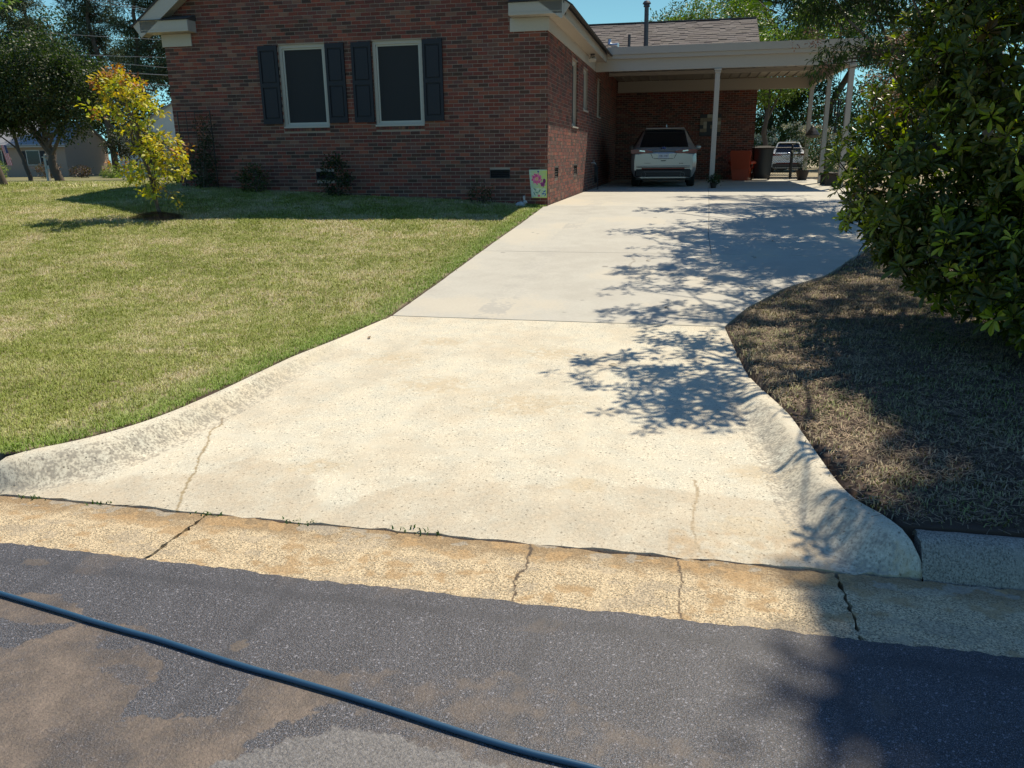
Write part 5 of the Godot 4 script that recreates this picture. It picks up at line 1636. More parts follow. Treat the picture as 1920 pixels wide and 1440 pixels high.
func overhang_tree():
	# the leafy tree whose low boughs reach over the driveway
	var foot = Vector3(5.3, 0.4, -9.6)
	var t = thing("shade_tree", "broad leaved shade tree whose boughs overhang the driveway", "tree", foot)
	var r := RandomNumberGenerator.new(); r.seed = 91
	var low = [1.02, 5.72, -22.02, 2.83, 5.80, -22.42, 2.42, 5.66, -22.17, 1.13, 5.74, -21.68, 2.16, 5.51, -21.13, 2.88, 5.52, -20.91, 1.77, 5.66, -21.82, 2.71, 5.55, -21.40, 2.07, 5.73, -22.38, 2.93, 5.66, -21.86, 3.25, 5.60, -22.01, 2.90, 5.44, -20.90, 2.14, 5.50, -20.76, 2.05, 5.52, -21.36, 3.16, 5.64, -21.86, 1.66, 5.62, -21.23, 2.90, 5.70, -22.11, 3.15, 5.34, -20.70, 3.70, 5.59, -22.12, 2.80, 5.44, -21.05, 3.29, 5.43, -20.68, 2.05, 5.72, -22.39, 1.41, 5.50, -20.54, 1.74, 5.62, -21.39, 1.00, 5.15, -17.55, 0.55, 4.80, -17.19, 1.83, 5.11, -17.41, 1.61, 4.79, -17.36, 1.60, 4.95, -18.03, 1.64, 4.82, -17.13, 0.50, 4.95, -17.45, 2.12, 4.84, -17.59, 2.49, 4.81, -17.58, 1.23, 4.84, -17.46, 0.92, 4.81, -14.30, 1.45, 5.08, -14.70, 1.35, 4.79, -15.13, 0.56, 4.87, -15.13, 0.54, 4.85, -14.67, 0.12, 4.67, -14.76, 1.08, 4.49, -15.18, 2.07, 4.96, -15.13, 1.36, 4.64, -15.84, 1.85, 5.13, -14.39, 1.88, 4.26, -13.31, 2.83, 4.28, -14.36, 1.05, 5.14, -15.13, 1.34, 4.65, -14.09, 1.38, 4.54, -13.93, 1.65, 4.72, -13.87, 2.53, 4.44, -14.51, 1.81, 4.77, -13.62, 1.63, 4.91, -13.97, 2.17, 5.12, -14.42, 2.40, 4.83, -14.63, 2.46, 4.99, -15.45, 2.16, 4.70, -13.84, 0.98, 5.12, -14.73, 2.23, 4.64, -14.21, 1.52, 4.31, -13.77, 2.45, 4.84, -15.96, 2.16, 4.25, -13.77, 2.69, 4.73, -14.94, 2.27, 5.21, -15.72, 1.24, 4.43, -14.34, 2.65, 5.01, -12.40, 2.40, 5.06, -13.25, 2.48, 4.93, -13.87, 2.89, 4.85, -13.74, 2.89, 4.88, -14.11, 2.62, 4.67, -12.82, 2.64, 5.13, -13.94, 2.42, 4.30, -14.55, 2.45, 4.45, -14.16, 1.44, 5.02, -13.64, 0.76, 4.63, -13.03, 1.77, 5.09, -13.42, 1.22, 4.75, -13.36, 0.61, 5.04, -12.15, 0.68, 4.26, -11.86, 0.61, 5.06, -11.95, 0.88, 4.59, -11.42, 1.09, 4.13, -10.80, 0.58, 4.55, -10.85, 1.51, 4.66, -10.34, 1.60, 4.11, -10.68, 1.19, 4.14, -9.83, 2.26, 4.81, -11.58, 1.55, 4.75, -11.27, 1.82, 4.20, -10.44, 1.66, 4.09, -10.65, 0.80, 4.25, -9.72, 0.57, 4.05, -9.50, 0.62, 4.27, -9.74, 1.56, 4.90, -9.94, 1.40, 4.33, -9.77, 1.03, 4.61, -9.90, 0.79, 3.18, -8.23, 0.81, 3.23, -8.19, 0.76, 3.17, -8.06, 0.99, 3.13, -7.94, 1.11, 3.30, -8.23, 1.27, 3.47, -8.13, 0.31, 3.39, -7.47, 0.32, 3.01, -7.31, 0.61, 3.08, -7.28, 0.86, 3.35, -6.95, 0.76, 3.54, -7.15, 0.62, 3.00, -7.05, 1.07, 3.33, -7.09, 1.12, 3.18, -7.32, 0.84, 3.12, -7.18, 0.66, 3.07, -6.46, 0.66, 3.15, -6.45, 0.60, 3.24, -6.53, 0.89, 3.30, -6.60, 0.87, 3.09, -6.44, 0.83, 2.98, -6.45]
	var more = [3.32, 5.32, -10.91, 3.39, 5.18, -13.12, 3.06, 4.85, -12.39, 2.70, 5.03, -9.89, 4.61, 5.70, -12.76, 2.61, 5.29, -10.72, 2.48, 5.36, -11.50, 4.57, 4.86, -13.00, 3.61, 5.03, -11.30, 3.12, 4.82, -10.22, 2.31, 5.30, -11.33, 3.31, 5.12, -12.42, 2.49, 4.95, -10.69, 3.08, 5.60, -11.54, 3.98, 5.60, -13.58, 3.60, 5.04, -12.06, 5.15, 4.89, -14.14, 2.68, 5.75, -10.99, 4.54, 5.36, -12.72, 4.58, 5.47, -13.49, 2.99, 5.02, -11.27, 2.69, 5.49, -11.73, 3.13, 5.60, -11.82, 4.17, 5.60, -13.76, 4.25, 5.41, -12.83, 3.41, 5.52, -10.43, 2.38, 5.51, -11.01, 2.63, 5.35, -10.74, 4.36, 5.12, -12.23, 3.10, 5.22, -12.63, 4.01, 5.72, -11.91, 4.66, 4.99, -12.82, 2.28, 5.21, -10.77, 5.10, 5.63, -14.31, 4.34, 5.06, -13.69, 3.68, 4.91, -12.05, 2.39, 5.25, -10.61, 3.70, 5.00, -14.01, 4.72, 5.69, -13.16, 3.69, 5.47, -12.42, 2.11, 5.43, -12.91, 3.64, 5.78, -15.89, 2.30, 5.01, -20.12, 3.74, 5.37, -19.62, 3.14, 5.89, -18.35, 1.97, 5.36, -12.01, 2.03, 5.56, -13.35, 2.79, 5.54, -14.38, 1.82, 5.52, -21.45, 1.67, 5.54, -13.25, 3.57, 5.63, -15.77, 3.48, 5.61, -16.87, 2.22, 5.85, -15.11, 1.82, 5.26, -11.80, 1.84, 5.98, -21.76, 3.96, 5.03, -19.98, 4.06, 5.61, -20.01, 2.67, 6.06, -17.53, 4.15, 5.18, -19.67, 1.99, 5.39, -18.51, 3.29, 6.13, -20.08, 2.08, 6.06, -12.94, 4.74, 5.89, -21.13, 3.69, 5.08, -18.34, 3.22, 5.42, -13.94, 1.97, 5.45, -12.00, 4.84, 5.40, -20.28, 1.80, 5.91, -12.23, 1.96, 5.77, -21.93, 3.48, 6.02, -19.53, 1.57, 5.17, -11.81, 3.92, 5.18, -17.54, 3.18, 5.77, -18.64, 2.14, 5.03, -13.42, 4.77, 5.62, -18.19, 3.07, 5.26, -15.47, 4.83, 6.10, -18.99, 4.40, 5.52, -20.52, 1.73, 5.25, -12.58, 4.48, 5.89, -18.60, 5.21, 5.76, -21.98, 3.94, 5.40, -19.85, 1.82, 5.17, -21.41, 1.89, 4.96, -12.85, 1.98, 5.93, -21.61, 4.86, 5.27, -21.67, 2.23, 5.39, -15.77, 3.29, 5.83, -16.17, 2.85, 5.74, -13.62, 2.63, 5.03, -18.96, 2.33, 6.03, -16.10, 2.51, 6.15, -16.17, 2.73, 5.65, -12.63, 1.98, 5.58, -15.87, 2.85, 4.77, -13.70, 3.96, 5.04, -15.10, 1.36, 5.05, -14.93, 1.24, 5.03, -13.70, 1.73, 5.63, -15.26, 2.72, 5.21, -12.19, 2.26, 5.31, -15.84, 3.20, 5.57, -14.73, 1.97, 4.97, -12.32, 2.65, 4.83, -12.18, 3.18, 5.66, -15.46, 1.16, 4.91, -12.03, 2.70, 5.61, -14.59, 2.35, 4.97, -13.68, 2.61, 5.81, -13.79, 1.53, 5.10, -15.22, 2.35, 4.89, -14.56, 2.78, 4.69, -12.92, 1.32, 5.05, -12.31, 2.17, 4.94, -13.94, 2.85, 4.95, -12.98, 2.61, 4.86, -15.18, 2.76, 5.68, -12.56, 3.20, 5.15, -14.36, 1.34, 4.72, -13.93, 1.76, 5.83, -13.72, 2.66, 5.75, -14.10, 1.16, 4.94, -14.70, 1.53, 5.02, -14.10, 1.93, 5.09, -13.02, 2.86, 5.87, -15.49, 3.73, 5.61, -15.60, 2.45, 5.30, -13.69, 3.03, 5.87, -16.01, 2.15, 5.21, -13.13, 1.14, 4.92, -12.40, 2.40, 5.67, -12.48, 1.32, 5.32, -13.97, 1.40, 5.26, -13.55, 1.19, 4.74, -12.00, 3.34, 5.75, -15.94, 3.58, 4.95, -15.27, 2.90, 4.82, -13.67, 3.30, 5.11, -14.08, 2.22, 5.81, -13.20, 3.22, 4.77, -14.19, 1.58, 5.16, -14.66, 1.81, 5.18, -14.41, 2.37, 4.97, -13.18, 2.66, 5.19, -13.19, 1.74, 5.68, -14.48, 2.12, 5.79, -14.96, 1.72, 5.14, -14.78, 2.66, 5.16, -13.95, 1.39, 5.79, -13.64, 2.31, 5.22, -14.20, 3.46, 5.22, -14.95, 2.25, 5.26, -15.69, 1.60, 5.75, -14.92, 3.31, 5.19, -15.43, 2.72, 4.70, -13.77, 2.31, 5.19, -14.08, 1.25, 5.27, -16.07, 1.94, 4.82, -14.00, 3.09, 5.66, -14.85, 1.17, 5.09, -12.92, 3.22, 5.36, -14.17, 2.42, 4.77, -12.58, 2.15, 5.40, -12.23, 3.88, 5.88, -15.39, 2.40, 4.76, -14.41, 2.42, 4.96, -12.85, 2.37, 5.79, -13.06, 1.33, 4.96, -12.62, 1.17, 4.84, -12.44, 2.55, 4.99, -12.24, 1.21, 4.83, -14.47, 3.01, 5.41, -16.12, 3.63, 5.26, -15.50, 2.62, 4.93, -13.48]
	for q in more: low.append(q)
	var wing = [1.41, 2.78, -5.30, 1.35, 2.78, -5.40, 1.42, 2.78, -5.14, 1.42, 2.78, -4.94, 1.44, 2.78, -4.83, 1.30, 2.78, -4.61, 1.39, 2.78, -4.70, 1.46, 2.78, -4.64, 1.34, 2.78, -5.92, 1.32, 2.78, -6.01]
	var pts = []
	for i in range(0, low.size(), 3): pts.append([Vector3(low[i], low[i + 1], low[i + 2]), 0.30, 11])
	for i in range(0, wing.size(), 3): pts.append([Vector3(wing[i], wing[i + 1], wing[i + 2]), 0.09, 2])
	var tk := B.new()
	tk.tube(bend(Vector3(0, -0.3, 0), Vector3(-0.3, 3.6, -0.4), r, 6, 0.0), taper(6, 0.22, 0.14), 12)
	tk.tube(bend(Vector3(-0.3, 3.5, -0.4), Vector3(0.4, 9.5, 0.9), r, 6, 0.0), taper(6, 0.15, 0.06), 10)
	put("trunk", tk, M.bark, t)
	var hubs = [Vector3(1.6, 4.6, -9.5), Vector3(1.5, 5.0, -13.5), Vector3(2.2, 5.4, -17.5), Vector3(1.6, 3.4, -7.0), Vector3(2.6, 5.8, -21.0)]
	var lb := B.new()
	var root = foot + Vector3(-0.3, 3.4, -0.4)
	for hb in hubs: lb.tube(bend(root - foot, hb - foot, r, 6, 0.35), taper(6, 0.10, 0.035), 8)
	for p in pts:
		if p[1] < 0.1: continue
		var best = hubs[0]
		for hb in hubs:
			if hb.distance_to(p[0]) < best.distance_to(p[0]): best = hb
		var s = root.lerp(best, r.randf_range(0.6, 1.0))
		lb.tube(bend(s - foot, p[0] - foot, r, 4, 0.12), taper(4, 0.022, 0.006), 5)
	lb.tube(bend(hubs[3] - foot, Vector3(1.22, 2.78, -4.55) - foot, r, 6, 0.1), taper(6, 0.016, 0.004), 5)
	put("limbs", lb, M.bark, t)
	var spots = []
	for p in pts:
		for k in p[2]:
			var d = Vector3(r.randfn(), r.randfn() * 0.5, r.randfn()) * p[1] * 0.62
			var bas = facing(Vector3(0, 0.7, 0) + d + Vector3(r.randfn(), r.randfn(), r.randfn()) * 0.3, r)
			var k2 = r.randf_range(0.8, 1.25)
			spots.append([Transform3D(bas.scaled(Vector3.ONE * r.randf_range(0.9, 1.35)), p[0] + d - foot), Color(0.05 * k2, 0.085 * k2, 0.02 * k2)])
	scatter("crown", t, rosette_mesh(210, Color(0.8, 0.85, 0.7), Color(1.2, 1.15, 1.1), 7), spots, M.gloss_leaf)
	var hi = [3.4, 9.8, -7.8, 3.0, 8.6, -7.2, 3.4, 10.4, -8.1, 3.4, 9.8, -7.8, 3.3, 10.0, -7.8, 3.6, 10.5, -8.3, 3.5, 10.5, -8.2, 3.3, 9.2, -7.6, 3.2, 9.0, -7.3, 3.5, 10.3, -8.2, 3.6, 10.7, -8.5, 3.3, 9.5, -7.8, 3.3, 9.1, -8.0, 3.8, 11.0, -8.9, 3.6, 10.7, -8.8, 3.7, 10.5, -8.7, 3.3, 9.0, -7.9, 3.7, 10.5, -8.8, 3.5, 10.1, -8.6, 3.7, 11.0, -9.1, 4.0, 10.8, -9.3, 3.4, 8.6, -7.9, 3.6, 10.1, -8.7, 3.4, 9.2, -7.9, 3.4, 9.6, -8.1, 3.3, 9.0, -7.7, 4.6, 9.5, -9.8, 3.8, 9.5, -10.1, 4.5, 9.7, -9.8, 4.3, 8.5, -9.2, 4.1, 8.5, -8.1, 4.2, 9.5, -9.3, 3.6, 8.6, -9.1, 3.6, 8.8, -9.5, 4.1, 8.9, -8.4, 5.0, 10.3, -10.4, 4.5, 10.4, -9.5, 4.8, 10.4, -10.8, 3.6, 8.6, -8.6, 4.1, 9.8, -10.5, 3.9, 8.9, -9.1, 4.2, 9.8, -8.9, 4.5, 10.6, -9.8, 3.9, 9.0, -10.1, 4.0, 10.1, -10.1, 4.4, 8.8, -10.0, 4.1, 9.5, -8.9, 4.3, 9.7, -10.1, 4.4, 9.8, -10.1, 4.5, 9.5, -9.9, 3.6, 8.5, -9.5, 4.0, 10.4, -11.0, 4.7, 10.2, -9.8, 4.0, 9.7, -10.0, 4.4, 8.7, -9.1, 3.9, 10.1, -10.9, 4.8, 10.2, -10.7, 3.9, 10.0, -9.2, 4.1, 8.9, -9.3, 4.6, 9.0, -9.8, 4.6, 9.6, -9.5, 4.1, 8.7, -9.9, 4.8, 9.8, -9.4, 4.1, 8.8, -9.7, 4.1, 8.5, -10.0, 4.3, 10.5, -10.0, 3.9, 10.5, -8.7, 3.5, 9.4, -8.1, 3.1, 8.4, -7.6, 4.0, 9.8, -8.4, 3.9, 10.3, -8.5, 3.7, 9.8, -8.5, 3.3, 9.2, -7.9, 3.8, 10.2, -8.4, 4.2, 10.2, -8.3, 4.0, 9.1, -7.9, 3.1, 8.5, -7.5, 3.4, 9.3, -8.0, 4.4, 9.9, -7.6, 3.6, 10.0, -7.3, 3.5, 9.8, -7.6, 3.8, 10.4, -7.5, 4.4, 10.1, -7.5, 4.4, 9.2, -6.5, 4.3, 10.3, -8.2, 3.6, 9.6, -7.6, 3.6, 9.2, -7.2]
	var blobs = []
	for i in range(0, hi.size(), 3): blobs.append([Vector3(hi[i], hi[i + 1], hi[i + 2]) - foot, Vector3(0.32, 0.28, 0.32)])
	for q in [[4.6, 9.5, -8.5], [5.6, 10.4, -8.8], [5.2, 9.0, -10.2], [6.3, 9.8, -9.4], [5.6, 11.0, -9.8], [5.8, 8.4, -7.6], [3.2, 7.6, -14.5], [4.6, 8.2, -15.5], [3.6, 8.0, -17.5], [5.2, 7.6, -18.5], [3.0, 8.2, -19.8], [4.6, 8.8, -21.0], [6.0, 8.6, -16.5], [5.6, 8.8, -13.0], [4.4, 7.8, -12.6]]: blobs.append([Vector3(q[0], q[1], q[2]) - foot, Vector3(1.0, 0.7, 1.0)])  # clumps high over the upper driveway, out of view, added to block sky light
	put("upper_crown", foliage(blobs, 2000, 20, 0.22, 0.14, 0.075, [Color(0.04, 0.07, 0.018), Color(0.06, 0.09, 0.02)], 93), M.leaf, t)

func crape():
	# crape myrtle with drooping narrow leaves in front of the carport's right end
	var foot = Vector3(5.5, 0.45, -16.4)
	var w = [[Vector3(1.75, 3.75, -15.2), Vector3(0.35, 0.5, 0.4)], [Vector3(2.25, 3.75, -15.6), Vector3(0.55, 0.55, 0.5)], [Vector3(2.75, 3.55, -15.7), Vector3(0.5, 0.5, 0.5)], [Vector3(3.3, 3.85, -16.0), Vector3(0.6, 0.6, 0.6)], [Vector3(2.2, 3.02, -15.9), Vector3(0.28, 0.38, 0.25)], [Vector3(2.55, 3.15, -15.8), Vector3(0.25, 0.3, 0.3)], [Vector3(2.3, 4.8, -15.6), Vector3(0.9, 0.8, 0.9)], [Vector3(3.6, 5.2, -16.2), Vector3(1.2, 1.0, 1.1)], [Vector3(3.1, 3.2, -16.0), Vector3(0.3, 0.3, 0.3)]]
	var blobs = []
	for b in w: blobs.append([b[0] - foot + Vector3(0.1, 0.28 if b[0].y > 3.3 else 0.08, 0), b[1] * 0.85])
	var t = tree("crape_myrtle", "dark drooping crape myrtle hanging over the outer end of the carport roof", foot, Vector3(-0.4, 3.9, 0.1), 0.10, blobs, 420, 22, 0.18, 0.13, 0.03, [Color(0.035, 0.06, 0.02), Color(0.05, 0.085, 0.025), Color(0.07, 0.105, 0.03)], 301, {"droop": 0.9})
	put("blossom", foliage([[Vector3(1.85, 3.35, -15.0) - foot, Vector3(0.3, 0.12, 0.2)], [Vector3(2.35, 3.0, -15.7) - foot, Vector3(0.12, 0.12, 0.12)], [Vector3(2.2, 3.5, -15.2) - foot, Vector3(0.3, 0.12, 0.2)]], 16, 14, 0.07, 0.04, 0.03, [Color(0.32, 0.15, 0.10), Color(0.38, 0.2, 0.14)], 302), M.leaf_dull, t)

func maple():
	var foot = Vector3(-8.49, 0.60, -11.82)
	var q = func(px, py, pz): return Vector3(px, py, pz) - foot
	var blobs = []
	for b in [[-9.05, 2.62, -11.85, 0.50, 0.30, 0.40], [-9.35, 2.80, -11.8, 0.22, 0.16, 0.22], [-9.20, 2.98, -11.9, 0.20, 0.14, 0.18], [-8.85, 2.75, -11.6, 0.30, 0.18, 0.3], [-9.55, 2.38, -11.8, 0.26, 0.16, 0.25], [-9.05, 2.15, -11.8, 0.36, 0.24, 0.35], [-8.75, 2.35, -12.0, 0.32, 0.24, 0.3], [-8.55, 1.80, -11.8, 0.42, 0.26, 0.4], [-8.15, 1.66, -11.75, 0.30, 0.15, 0.28], [-8.35, 1.42, -11.9, 0.32, 0.22, 0.32], [-9.10, 1.42, -11.8, 0.34, 0.17, 0.3], [-8.75, 1.32, -11.7, 0.36, 0.24, 0.32], [-8.62, 0.98, -11.8, 0.26, 0.20, 0.24], [-8.40, 0.96, -11.8, 0.2, 0.14, 0.2], [-8.80, 1.02, -11.75, 0.16, 0.12, 0.16]]:
		blobs.append([q.call(b[0] + 0.10, b[1] - 0.05 * (b[1] - 0.6), b[2]), Vector3(b[3] * 0.82, b[4] * (0.9 if b[1] > 1.1 else 0.7), b[5] * 0.8)])
	var t = tree("maple_sapling", "young maple with yellow green leaves and orange tips on the lawn", foot, Vector3(-0.42, 1.75, 0.0), 0.032, blobs, 190, 12, 0.08, 0.085, 0.05, [Color(0.55, 0.60, 0.06), Color(0.44, 0.57, 0.06), Color(0.66, 0.60, 0.08), Color(0.60, 0.45, 0.09)], 311, {"leaf": M.maple_leaf, "low": true, "shell": 0.45})
	put("young_leaves", foliage([[blobs[1][0], Vector3(0.2, 0.12, 0.2)], [blobs[2][0], Vector3(0.18, 0.13, 0.18)], [blobs[3][0] + Vector3(0.2, 0.1, 0), Vector3(0.2, 0.1, 0.2)], [blobs[4][0] + Vector3(-0.1, 0, 0), Vector3(0.15, 0.08, 0.2)], [blobs[8][0] + Vector3(0.15, 0.05, 0), Vector3(0.15, 0.08, 0.2)], [blobs[10][0] + Vector3(-0.15, 0.05, 0), Vector3(0.18, 0.08, 0.2)]], 28, 11, 0.07, 0.07, 0.045, [Color(0.42, 0.17, 0.06), Color(0.45, 0.26, 0.07)], 312), M.maple_leaf, t)
	# ring of pine straw at its foot
	var st := B.new()
	var r := RandomNumberGenerator.new(); r.seed = 31
	for k in 2600:
		var a = r.randf() * TAU; var d = sqrt(r.randf()) * 0.36
		var p = Vector3(foot.x + cos(a) * d * 1.15 - 0.06, 0, foot.z + sin(a) * d + 0.1)
		p.y = lawn(p.x, p.z) + 0.09 * (1.0 - d / 0.36) + r.randf() * 0.02
		var e = p + Vector3(r.randfn() * 0.06, r.randfn() * 0.016, r.randfn() * 0.06)
		st.col = Color(0.16, 0.10, 0.06) * r.randf_range(0.5, 1.5)
		st.out(p - Vector3(0, 1, 0), p, e, e + Vector3(0.004, 0.001, 0.003), p + Vector3(0.004, 0.001, 0.003))
	var o = put("pine_straw", st, M.leaf_dull)
	o.set_meta("kind", "stuff"); tag(o, "ring of brown pine straw round the maple's foot", "mulch")

func tuft_mesh(seed_, blades, high, spread, wide):
	var r := RandomNumberGenerator.new(); r.seed = seed_
	var b := B.new()
	for k in blades:
		var a = r.randf() * TAU
		var p = Vector3(r.randfn(), 0, r.randfn()) * spread * 0.5
		var d = Vector3(cos(a), 0, sin(a))
		var s = Vector3(-d.z, 0, d.x) * wide * r.randf_range(0.6, 1.2) * 0.5
		var h = high * r.randf_range(0.55, 1.15)
		var lean = r.randf_range(0.15, 1.3)
		var m = p + Vector3(0, h * 0.6, 0) + d * h * 0.25 * lean
		var e = p + Vector3(0, h * (1.0 - 0.25 * lean), 0) + d * h * 0.8 * lean
		b.col = Color(1, 1, 1) * r.randf_range(0.5, 1.5)
		if s.cross(e - p).y < 0: s = -s
		var nn = (s.cross(m - p).normalized() + Vector3(0, 1.3, 0)).normalized()
		b.tri(p - s, p + s, m + s * 0.8, nn, nn, nn); b.tri(p - s, m + s * 0.8, m - s * 0.8, nn, nn, nn); b.tri(m - s * 0.8, m + s * 0.8, e, nn, nn, nn)
	return b.mesh()

func build_grass():
	var r := RandomNumberGenerator.new(); r.seed = 17
	var na = fn(0.55, 81, 4); var nb = fn(2.6, 82, 3)
	var kinds = [[], [], []]
	var green = Color(0.29, 0.34, 0.055); var lush = Color(0.19, 0.37, 0.03); var straw = Color(0.70, 0.60, 0.38); var olive = Color(0.46, 0.50, 0.125)
	var zones = [[-7.0, -2.67, -7.0, -3.0, 2600.0, 0.72], [-12.5, -2.67, -11.0, -7.0, 1500.0, 0.85], [-13.5, -2.67, -15.7, -11.0, 900.0, 1.05], [-20.5, -13.5, -17.0, -11.0, 420.0, 1.4], [-34.0, -8.0, -36.0, -15.7, 75.0, 2.6], [-7.0, -3.0, -3.25, -2.9, 500.0, 1.0]]
	for zn in zones:
		var n = int((zn[1] - zn[0]) * (zn[3] - zn[2]) * zn[4])
		for k in n:
			var x = r.randf_range(zn[0], zn[1]); var z = r.randf_range(zn[2], zn[3])
			var le = left_edge(z) if z > -6.93 else -2.672
			var gap = le - x
			if gap < 0.035 + 0.03 * (0.5 + nb.get_noise_2d(x * 3.0, z * 3.0)): continue
			if z > -3.09 and x < -3.25: continue
			if z < -15.68 and x > -10.8: continue
			# keep to the wedge the lawn shows in
			if z > -16.0 and x < z * 1.12 - 3.0: continue
			var n1 = na.get_noise_2d(x, z); var n2 = nb.get_noise_2d(x, z)
			var dry = clampf(0.385 + 0.8 * n1 + 0.5 * n2 + r.randfn() * 0.26, 0, 1)
			if gap < 0.45: dry *= 0.25 + 0.75 * gap / 0.45
			if z > -5.0 and x < -3.4: dry *= 0.6
			if dry > 0.72 and r.randf() < 0.25: continue
			if Vector2(x + 8.5, z + 11.75).length() < 0.30: continue
			var c = green.lerp(olive, clampf(dry * 2.0, 0, 1)).lerp(straw, clampf(dry * 1.6 - 0.45, 0, 1))
			if gap < 0.45: c = c.lerp(lush, 0.7 * (1.0 - gap / 0.45))
			var s = zn[5] * r.randf_range(0.7, 1.3)
			var bas = Basis(Vector3.UP, r.randf() * TAU).scaled(Vector3(s, s * r.randf_range(0.7, 1.1), s))
			kinds[k % 3].append([Transform3D(bas, Vector3(x, land(x, z) - 0.004, z)), c * r.randf_range(0.8, 1.2)])
	for k in 3:
		var o = scatter("grass", null, tuft_mesh(400 + k, 9, 0.042, 0.05, 0.0052), kinds[k], M.grass)
		tag(o, "short patchy green and straw coloured lawn grass before the brick house", "grass")
	# thin grass and straw under the shrub
	var right = []
	for k in 30000:
		var x = r.randf_range(0.4, 5.0); var z = r.randf_range(-14.0, -3.15)
		if on_concrete(x - 0.03, z) or on_concrete(x, z): continue
		var gap = x - right_edge(z)
		if gap < 0.05: continue
		if r.randf() < 0.25 + 0.8 * nb.get_noise_2d(x, z): continue
		var dry = clampf(0.68 + 0.8 * na.get_noise_2d(x, z) + r.randfn() * 0.25, 0, 1)
		var c = Color(0.20, 0.26, 0.05).lerp(Color(0.46, 0.36, 0.22), dry)
		var s = r.randf_range(0.7, 1.35)
		right.append([Transform3D(Basis(Vector3.UP, r.randf() * TAU).scaled(Vector3(s, s * 0.7, s)), Vector3(x, land(x, z) - 0.004, z)), c * r.randf_range(0.7, 1.25)])
	tag(scatter("grass", null, tuft_mesh(404, 9, 0.042, 0.055, 0.005), right, M.grass), "thin brown and green grass in the shade of the big shrub", "grass")
	# pine needles and twigs lying on the bank
	var litter = []
	for k in 9000:
		var x = r.randf_range(0.4, 4.6); var z = r.randf_range(-9.5, -3.1)
		if on_concrete(x - 0.05, z): continue
		var c = Color(0.28, 0.20, 0.125) * r.randf_range(0.4, 1.6)
		var s = r.randf_range(0.6, 1.4)
		litter.append([Transform3D(Basis(Vector3.UP, r.randf() * TAU).scaled(Vector3(s, s, s)), Vector3(x, land(x, z) + r.randf() * 0.012, z)), c])
	var nd := B.new()
	for k in 7:
		var a = r.randf() * TAU
		var p = Vector3(r.randfn() * 0.03, 0.004 + 0.003 * k, r.randfn() * 0.03); var d = Vector3(cos(a), r.randfn() * 0.08, sin(a)) * r.randf_range(0.02, 0.05)
		var w = Vector3(-sin(a), 0, cos(a)) * 0.0013
		nd.out(p - Vector3(0, 1, 0), p - w, p + w, p + d + w, p + d - w)
	tag(scatter("pine_needles", null, nd.mesh(), litter, M.leaf_dull), "brown pine needles and dead grass on the bank under the shrub", "litter")
	# fallen leaves on the right bank and a few strays on the concrete
	var strays = [[1.62, -4.2], [1.95, -4.0], [1.4, -4.9], [2.1, -4.6], [1.25, -3.6], [-0.38, -9.9], [0.3, -8.9], [0.9, -10.2], [-0.42, -5.55], [-2.55, -6.1], [0.75, -8.5], [1.2, -11.5], [-0.1, -7.6]]
	for p in strays:
		var lf = leaf_blade(0.07, 0.014, 0.2)
		var y = drive(p[1]) if on_concrete(p[0], p[1]) else land(p[0], p[1])
		var o = put("fallen_leaf", lf, M.dry_leaf)
		o.position = Vector3(p[0], y + 0.012, p[1]); o.rotation = Vector3(r.randf_range(-0.15, 0.1), r.randf() * TAU, r.randf_range(-0.2, 0.2))
		if on_concrete(p[0], p[1]): tag(o, "dry brown leaf lying on the concrete driveway", "leaf", "fallen leaves on the concrete")
		else: tag(o, "dry brown leaf lying on the bank under the big shrub", "leaf", "fallen leaves on the bank")
	# weeds in the joint between apron and gutter
	for p in [[-3.0, -2.90, 0.8, "small green weed in the gutter joint at the foot of the lawn side wing"], [-2.62, -2.90, 0.9, "green weed in the gutter joint near the lawn side of the apron"], [-2.05, -2.89, 0.8, "green weed where a gutter seam meets the apron"], [-1.62, -2.90, 0.9, "green weed in the apron joint between two gutter seams"], [-1.07, -2.90, 1.2, "spreading green weed in the middle of the apron joint"], [0.15, -2.42, 0.6, "tiny weed at the edge of the asphalt"]]:
		var o = put("joint_weed", tuft_mesh(int(p[0] * -100) + 600, 22, 0.030 * p[2], 0.06 * p[2], 0.007), M.weed)
		o.position = Vector3(p[0], -0.018, p[1])
		o.scale = Vector3(1.6, 1.0, 0.5)
		tag(o, p[3], "weed")

